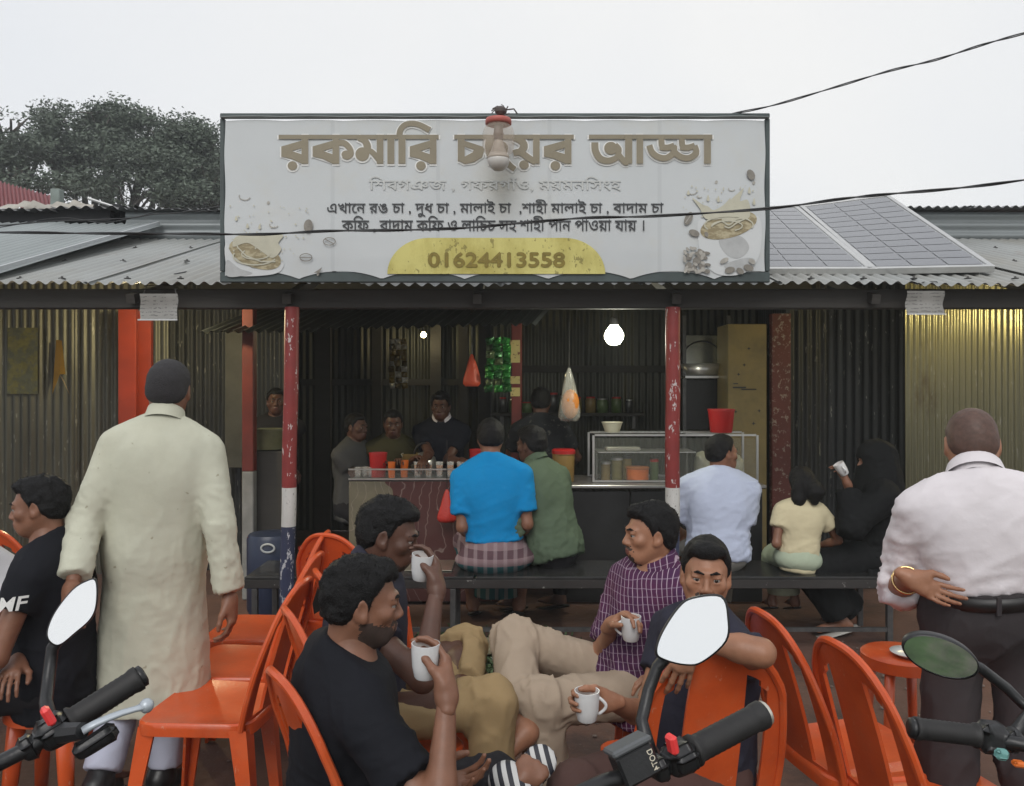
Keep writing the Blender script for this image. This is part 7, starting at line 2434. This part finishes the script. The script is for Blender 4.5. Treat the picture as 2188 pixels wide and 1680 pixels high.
# 5 --- purple checked shirt
pel = P(1362, 1462, 2.96)
HR5 = dict(d=(.35, -.35, .35), n=(.5, -.75, .0), curls=[.6, .7, .75, .8], side=-1, thumb=(.7, .5))
b5 = person('man in a purple checked shirt and beige trousers, bearded, looking away over crossed legs', pel, (-.88, -.46), (.02, .0, 1), 1.0, head=P(1388, 1140, 2.98), hf=(-1, -.18, -.04), hu=(-.02, 0, 1),
       arms={'R': dict(to=P(1306, 1338, 2.84), pole=(-.2, .4, -1), sleeve=.86, hand=HR5), 'L': dict(to=P(1455, 1440, 2.66), pole=(.6, -.5, -1), sleeve=.86, hand=dict(n=(0, 0, -1), curl=.4, side=-1))},
       legs={'R': dict(kn=P(1112, 1372, 3.02), to=P(1112, 1530, 2.72), pole=(-.25, .1, 1), toe=(-.6, -.6, -.5), flat=False, len=1.86), 'L': dict(kn=P(1176, 1500, 2.74), to=(P(1180, 0, 2.74).x, 2.76, .09), pole=(-1, -.1, 1), toe=(-.9, -.3, 0), len=1.9)},
       skin=SK_L, shirt=dict(m=C_PURPLE, sleeve=.86, loose=.016, hem=.12, fold=.013, neckcut=.03, collar='fold', gap=.45, flare=.02), bottom=dict(m=C_BEIGE, loose=.011, kl=.008, cuff=.064, fold=.016), hair=dict(THICK, th=.009, top=1.9, front=True, tufts=3500), beard='goatee', feet='bare', h=.0088)
mug(held(b5[1], 'R', HR5, along=.085), (0, -.04, 1), (-1, .1, 0), 'white mug held against the purple checked shirt')

# 6 --- man looking at the camera behind the mirror
pel = P(1498, 1640, 2.42)
HR6 = dict(d=(-.95, -.12, .1), n=(-.15, -.95, .1), curls=[.75, .8, .85, .9], side=1, thumb=(.5, .5))
b6 = person('man in a dark T-shirt looking straight out from behind the white motorcycle mirror', pel, (-.85, -.38), (.06, .0, 1), .97, head=P(1508, 1228, 2.42), hf=(-.20, -1, .0), hu=(.05, 0, 1),
       arms={'R': dict(to=P(1305, 1500, 2.28), pole=(.2, .3, -1), sleeve=.5, hand=HR6), 'L': dict(to=P(1545, 1378, 2.06), pole=(1, -.3, .1), el=P(1640, 1392, 1.96), sleeve=.42, fl=.66, hand=dict(d=(-.34, .03, -1), n=(.2, .95, .1), curl=.26, side=-1, thumb=(.5, .2)))},
       legs={'L': dict(kn=P(1215, 1745, 2.04), to=(P(1190, 0, 2.05).x, 2.0, .10), pole=(-1, -.4, .6), toe=(-.8, -.5, 0)), 'R': dict(kn=P(1262, 1680, 2.30), to=(P(1230, 0, 2.35).x, 2.36, .09), pole=(-1, 0, .6), toe=(-1, -.1, 0))},
       skin=SK_L, shirt=dict(m=C_NAVYT, sleeve=.42, loose=.012, hem=.08, fold=.010, neckcut=.02), bottom=dict(m=cloth('brown_trousers', (.085, .048, .042)), loose=.016, fold=.008), hair=dict(SHORT, th=.008, top=2.0, front=True, tufts=3000), beard='moustache', feet='sandal', h=.0085)
mug(held(b6[1], 'R', HR6, along=.075), (0, -.03, 1), (1, -.1, 0), 'white mug held out low by the mirror hidden man')

# 7 --- seated man at the picture edge, letters on his sleeve
pel = P(118, 1448, 3.02)
def letters_x(body, off, J, A_, G_, R, W, child, neck, pel, sd, fw, up):
    me = text_mesh('MF', .02)
    co = np.zeros(len(me.vertices) * 3, np.float32); me.vertices.foreach_get('co', co); co = co.reshape(-1, 3)
    lo, hi = co.min(0), co.max(0)
    sh, el, wr = A_['L']
    c = sh.lerp(el, .30)
    n_ = Vector((.25, -1, .1)).normalized()
    x_ = Vector((1, .25, .05)).normalized(); z_ = Vector((.25, 0, 1)).normalized()
    nv = []
    for x, y, z in co:
        a, b = (x - lo[0]) / (hi[0] - lo[0]) - .5, (y - lo[1]) / (hi[1] - lo[1]) - .5
        nv.append(tuple(c + n_ * (.0765 - .05 * a * a) + x_ * a * .085 + z_ * b * .05 - Vector(off)))
    me.vertices.foreach_set('co', np.array(nv, np.float32).ravel()); me.materials.clear(); me.materials.append(M_PALE); me.name = 'sleeve_print'; me.update()
    link('sleeve_print', me, body, False)
person('curly haired man in a black T-shirt with white letters on the sleeve, beside the kurta', pel, (-1, -.12), (-.10, 0, 1), .97, head=P(82, 1082, 3.0), hf=(-1, -.25, -.22), hu=(-.12, 0, 1),
       arms={'L': dict(to=P(-60, 1455, 2.70), pole=(.2, -.3, -1), el=P(18, 1345, 2.78), sleeve=.42, hand=dict(n=(0, 0, -1), curl=.4, side=-1)), 'R': dict(to=P(40, 1410, 2.85), pole=(-.5, .3, -1), sleeve=.45, hand=dict(n=(0, 0, -1), curl=.45, side=1))},
       legs={'L': dict(to=(P(20, 0, 2.85).x - .25, 2.86, .09), pole=(-1, -.1, 1), toe=(-1, 0, 0)), 'R': dict(to=(P(20, 0, 3.1).x - .25, 3.12, .09), pole=(-1, 0, 1), toe=(-1, 0, 0))},
       skin=SK_M, shirt=dict(m=C_BLACKT, sleeve=.42, loose=.016, hem=.12, fold=.010, neckcut=.022), bottom=dict(m=C_DARK, loose=.014), hair=dict(CURLY, th=.013), feet='sandal', h=.0105, extras=letters_x)

# 7b --- sliver of a man with a white cap at the picture edge
pel = P(-130, 1440, 3.5)
person('man with a white cap mostly cut off by the picture edge', pel, (.5, -1), (0, 0, 1), .98, head=P(-75, 1100, 3.45), hf=(.6, -1, -.2),
       arms={'L': dict(to=pel + Vector((.15, -.3, .12)), pole=(.5, 0, -1), sleeve=.45, hand=dict(curl=.4)), 'R': dict(to=pel + Vector((-.15, -.3, .12)), pole=(-.5, 0, -1), sleeve=.45, hand=dict(curl=.4))},
       legs={'L': dict(to=(pel.x + .12, 2.80, .09), pole=(0, -1, 1)), 'R': dict(to=(pel.x - .1, 2.80, .09), pole=(0, -1, 1))},
       skin=SK_M, shirt=dict(m=cloth('white_tee', (.5, .5, .52)), loose=.014, hem=.1), bottom=dict(m=C_DARK), hair=dict(SHORT, th=.012, m=cloth('white_cap', (.55, .55, .55)), nape=-.03, curl=.0005, tufts=0), feet='sandal', h=.013, brow=False)

# 8 --- man in blue on the bench
pel = P(1057, 1182, 5.20)
person('man in a bright blue T-shirt and checked lungi sitting on the bench, back turned', pel, (0, 1), (.0, .03, 1), 1.08, head=P(1048, 935, 5.26), hf=(-.08, 1, -.12), hu=(0, .08, 1),
       arms={'L': dict(to=P(1030, 1165, 5.55), pole=(-1, -.3, -.6), el=P(988, 1118, 5.16), sleeve=.74, hand=dict(curl=.5, side=1)), 'R': dict(to=P(1090, 1165, 5.55), pole=(1, -.3, -.6), el=P(1126, 1118, 5.16), sleeve=.74, hand=dict(curl=.5, side=-1))},
       legs={'L': dict(to=(pel.x - .16, 5.62, .09), pole=(-.4, 1, 1)), 'R': dict(to=(pel.x + .16, 5.62, .09), pole=(.4, 1, 1))},
       skin=SK_M, shirt=dict(m=C_BLUE, sleeve=.7, loose=.016, hem=-.075, fold=.010, neckcut=.03, sflare=.010), bottom=dict(m=C_LUNGI, name='lungi', skirt=True, rise=.14, waist=.118, ph=.07, loose=.006, len=1.5, fold=.008), hair=dict(SHORT, th=.014, tufts=700), feet='sandal', h=.011, fat=1.02, brow=False)

# 9 --- man in sage green leaning left
pel = P(1188, 1172, 5.32)
person('man in a sage green shirt on the bench leaning towards the man in blue', pel, (-.75, .75), (-.20, .10, 1), 1.05, head=P(1134, 950, 5.46), hf=(-.9, .6, -.25), hu=(-.12, .05, 1),
       arms={'L': dict(to=P(1110, 1120, 5.45), pole=(-.2, -.6, -1), sleeve=1.5, hand=dict(curl=.5, side=1)), 'R': dict(to=P(1150, 1140, 5.80), pole=(.6, .3, -1), sleeve=1.5, hand=dict(curl=.5, side=-1))},
       legs={'L': dict(to=(pel.x - .25, 5.72, .09), pole=(-.4, 1, 1)), 'R': dict(to=(pel.x + .05, 5.78, .09), pole=(.2, 1, 1))},
       skin=SK_D, shirt=dict(m=C_GREEN, sleeve=1.5, loose=.020, hem=.06, fold=.014, neckcut=.03, collar='fold'), bottom=dict(m=C_DARK, loose=.0), hair=dict(THICK, tufts=800), feet='sandal', h=.012, fat=1.05)

# 10 --- pale blue T-shirt
pel = P(1535, 1184, 5.18)
person('man in a pale blue T-shirt on the bench turning his head to the girl', pel, (.12, 1), (-.02, .05, 1), 1.06, head=P(1544, 968, 5.26), hf=(1, .35, -.12), hu=(.02, .04, 1),
       arms={'L': dict(to=P(1480, 1150, 5.5), pole=(-1, -.2, -.8), sleeve=.72, hand=dict(curl=.5, side=1)), 'R': dict(to=P(1570, 1160, 5.50), pole=(1, -.2, -.5), el=P(1588, 1112, 5.2), sleeve=.70, hand=dict(curl=.5, side=-1))},
       legs={'L': dict(to=(pel.x - .14, 5.62, .09), pole=(-.3, 1, 1)), 'R': dict(to=(pel.x + .14, 5.62, .09), pole=(.3, 1, 1))},
       skin=SK_M, shirt=dict(m=C_PALE, sleeve=.70, loose=.022, hem=.03, fold=.014, neckcut=.03, sflare=.016), bottom=dict(m=cloth('stone_trousers', (.22, .21, .19)), loose=.004, waist=.12), hair=dict(SHORT, th=.013, tufts=700), feet='sandal', h=.0115, fat=1.05)

# 11 --- girl
pel = P(1706, 1190, 5.12)
def pony(body, off, J, A_, G_, R, W, child, neck, pel, sd, fw, up):
    g = Field(np.array(W(0, -.1, -.05)) - .20, np.array(W(0, -.1, -.05)) + .20, .008)
    s = .86
    g.cone(W(.04, -.085, .03), W(.075, -.12, -.05), .035, .05, .03)
    g.cone(W(.075, -.12, -.05), W(.07, -.12, -.13), .05, .02, .03)
    g.cone(W(-.02, -.08, .0), W(-.045, -.095, -.12), .055, .035, .03)
    g.cone(W(-.045, -.095, -.12), W(-.05, -.09, -.165), .035, .012, .03)
    v, q = g.mesh()
    v = crumple(v, q, .008, 60, (0, 0, 1), 1.5, 3.0)
    child('ponytail', v, q, M_HAIR)
person('small girl in a cream top and mint skirt sitting on the bench', pel, (-.05, 1), (0, .04, 1), .74, head=P(1712, 1034, 5.16), hf=(.1, 1, -.15), hu=(0, .05, 1),
       arms={'L': dict(to=P(1678, 1170, 5.3), pole=(-1, -.2, -.8), el=P(1664, 1125, 5.1), sleeve=.5, hand=dict(curl=.5, side=1)), 'R': dict(to=P(1735, 1170, 5.3), pole=(1, -.2, -.8), sleeve=.5, hand=dict(curl=.5, side=-1))},
       legs={'L': dict(to=(pel.x - .07, 5.42, .16), pole=(0, 1, 1)), 'R': dict(to=(pel.x + .08, 5.42, .16), pole=(0, 1, 1))},
       fat=.88, skin=SK_M, shirt=dict(m=C_CREAM, sleeve=.5, loose=.010, hem=.12, fold=.009, neckcut=.03, sflare=.02), bottom=dict(m=C_MINT, name='skirt', skirt=True, sk=.80, loose=.012, len=1.3), hair=dict(THICK, th=.02, nape=-.10, tufts=700), feet='sandal', h=.010, hs=1.08, brow=False, extras=pony)

# 12 --- woman in black drinking
pel = P(1868, 1180, 5.30)
def veil(body, off, J, A_, G_, R, W, child, neck, pel, sd, fw, up):
    hc = np.array(W(0, 0, 0))
    g = Field(hc - .42, hc + .36, .012)
    g.ell(W(0, -.02, .035), (.105, .118, .112), R, 0)
    g.cone(W(0, -.04, .0), np.array(tuple(neck)) + np.array((0, 0, -.02)), .10, .14, .06)
    g.cone(np.array(tuple(neck)), np.array(tuple(neck - up * .20)), .15, .21, .06, fw, .8)
    g.ell(W(0, .115, -.0), (.055, .06, .026), R, .008, True)
    v, q = g.mesh()
    v = crumple(v, q, .012, 12, (0, 0, 1), 2, 5.0)
    child('headscarf', v, q, C_BURQA)
b12 = person('woman in a black burqa drinking from a white cup on the bench end', pel, (-.95, .25), (-.02, 0, 1), .98, head=P(1866, 985, 5.28), hf=(-1, .05, -.05),
       arms={'L': dict(to=P(1812, 1040, 5.15), pole=(.1, -.4, -1), sleeve=1.9, hand=dict(d=(-.3, .1, 1), n=(-.8, .3, 0), curl=.6, side=-1)), 'R': dict(to=P(1815, 1150, 5.5), pole=(-.2, .4, -1), sleeve=1.9, hand=dict(curl=.4, side=1))},
       legs={'L': dict(to=P(1800, 1330, 5.2), pole=(-1, -.1, 1), toe=(-1, 0, 0)), 'R': dict(to=P(1815, 1318, 5.45), pole=(-1, .1, 1), toe=(-1, 0, 0)), 'fm': mat('pale_sandal', (.4, .39, .36), rough=.5)},
       skin=SK_M, shirt=dict(m=C_BURQA, name='burqa', sleeve=1.9, loose=.045, hem=.12, fold=.014, flare=.06), bottom=dict(m=C_BURQA, name='burqa_skirt', skirt=True, loose=.05, len=1.85), hair=None, feet='sandal', h=.013, extras=veil)
mug(P(1806, 1014, 5.14), (-.55, 0, .85), (0, -1, 0), 'white cup tilted at the lips of the woman in black')

# 13.. --- people inside the stall
def worker(label, px, py_head, d, f, hf, shirt, S=1.0, seat=False, lean=(0, 0, 1), hair=SHORT, toR=None, toL=None, skin=SK_D, **kw):
    hp = P(px, py_head, d)
    u = unit(lean)
    pel_ = hp - u * .655 * S
    z = pel_.z
    def A2(s, to):
        return dict(to=to if to is not None else pel_ + Vector((s * .16, 0, .12)) + Vector((f[0], f[1], 0)) * .32, pole=(s, 0, -1), sleeve=shirt.get('sleeve', .45), hand=dict(curl=.45, n=(0, 0, -1), side=1))
    sdx = Vector((f[1], -f[0], 0)).normalized()
    lg = lambda s: dict(to=Vector((pel_.x, pel_.y, 0)) + sdx * s * .10 + Vector((f[0], f[1], 0)) * (.02 if z > .75 else .30) + Vector((0, 0, .085)), pole=(f[0], f[1], .6))
    return person(label, pel_, f, u, S, head=hp, hf=hf, hu=u, arms={'R': A2(1, toR), 'L': A2(-1, toL)}, legs={'R': lg(1), 'L': lg(-1)}, skin=skin, shirt=shirt, bottom=dict(m=C_DARK, loose=.02), hair=dict(hair, tufts=500), feet='sandal', h=.0135, **kw)
worker('tea seller in a navy polo with a white collar working behind the counter', 942, 868, 6.55, (0, -1), (-.1, -1, -.45), dict(m=cloth('navy_polo', (.010, .011, .018)), sleeve=.62, loose=.014, hem=.1, collar='fold', gap=.4, cm=C_WHITE, fold=.017), 1.0, lean=(.0, -.10, 1), hair=CURLY, toR=P(905, 985, 6.12), toL=P(985, 985, 6.2))
worker('man in an olive shirt bending over the counter beside the tea seller', 840, 905, 6.50, (.3, -1), (.2, -1, -.5), dict(m=cloth('shaded_olive', (.05, .045, .02)), loose=.014, hem=.1), .98, lean=(.03, -.15, 1), toR=P(850, 990, 6.2), toL=P(880, 985, 6.25))  # darker copy of the olive shirt, stall shade put into the cloth
worker('man in an ash shirt in profile at the far corner of the tea counter', 762, 912, 6.45, (1, -.5), (1, -.5, -.4), dict(m=cloth('shaded_ash', (.07, .07, .07)), loose=.014, hem=.1), .97, lean=(.05, -.05, 1), toR=P(800, 1000, 6.2), toL=P(810, 995, 6.5))  # ash cloth darkened to carry the shade inside the stall
worker('dark figure half hidden by the striped post beside the pot', 590, 858, 6.75, (.2, -1), (.3, -1, -.2), dict(m=C_DARK, loose=.014, hem=.1), 1.0)
worker('man in a dark patterned shirt facing away below the clear bun bag', 1156, 858, 6.50, (.2, 1), (.1, 1, -.1), dict(m=cloth('dark_pattern', (.02, .022, .026), col2=(.10, .10, .09), mix=(.60, .66), mscale=22), loose=.014, hem=.1, sleeve=.6), 1.02, brow=False)
# arms and shoulder of one more sitter between the chairs

# ================================================================== the hazy evening air
hz = bpy.data.materials.new('haze')
hz.use_nodes = True
hn = hz.node_tree.nodes
hn.clear()
ho = hn.new('ShaderNodeOutputMaterial')
hv = hn.new('ShaderNodeVolumePrincipled')
hv.inputs['Color'].default_value = (.82, .86, .88, 1)
hv.inputs['Density'].default_value = 0.0032
hz.node_tree.links.new(hv.outputs['Volume'], ho.inputs['Volume'])
mb = MB(); mb.box((0, 20, 6.5), (130, 125, 15.2))
tag(mb.build('haze', hz), kind='stuff')
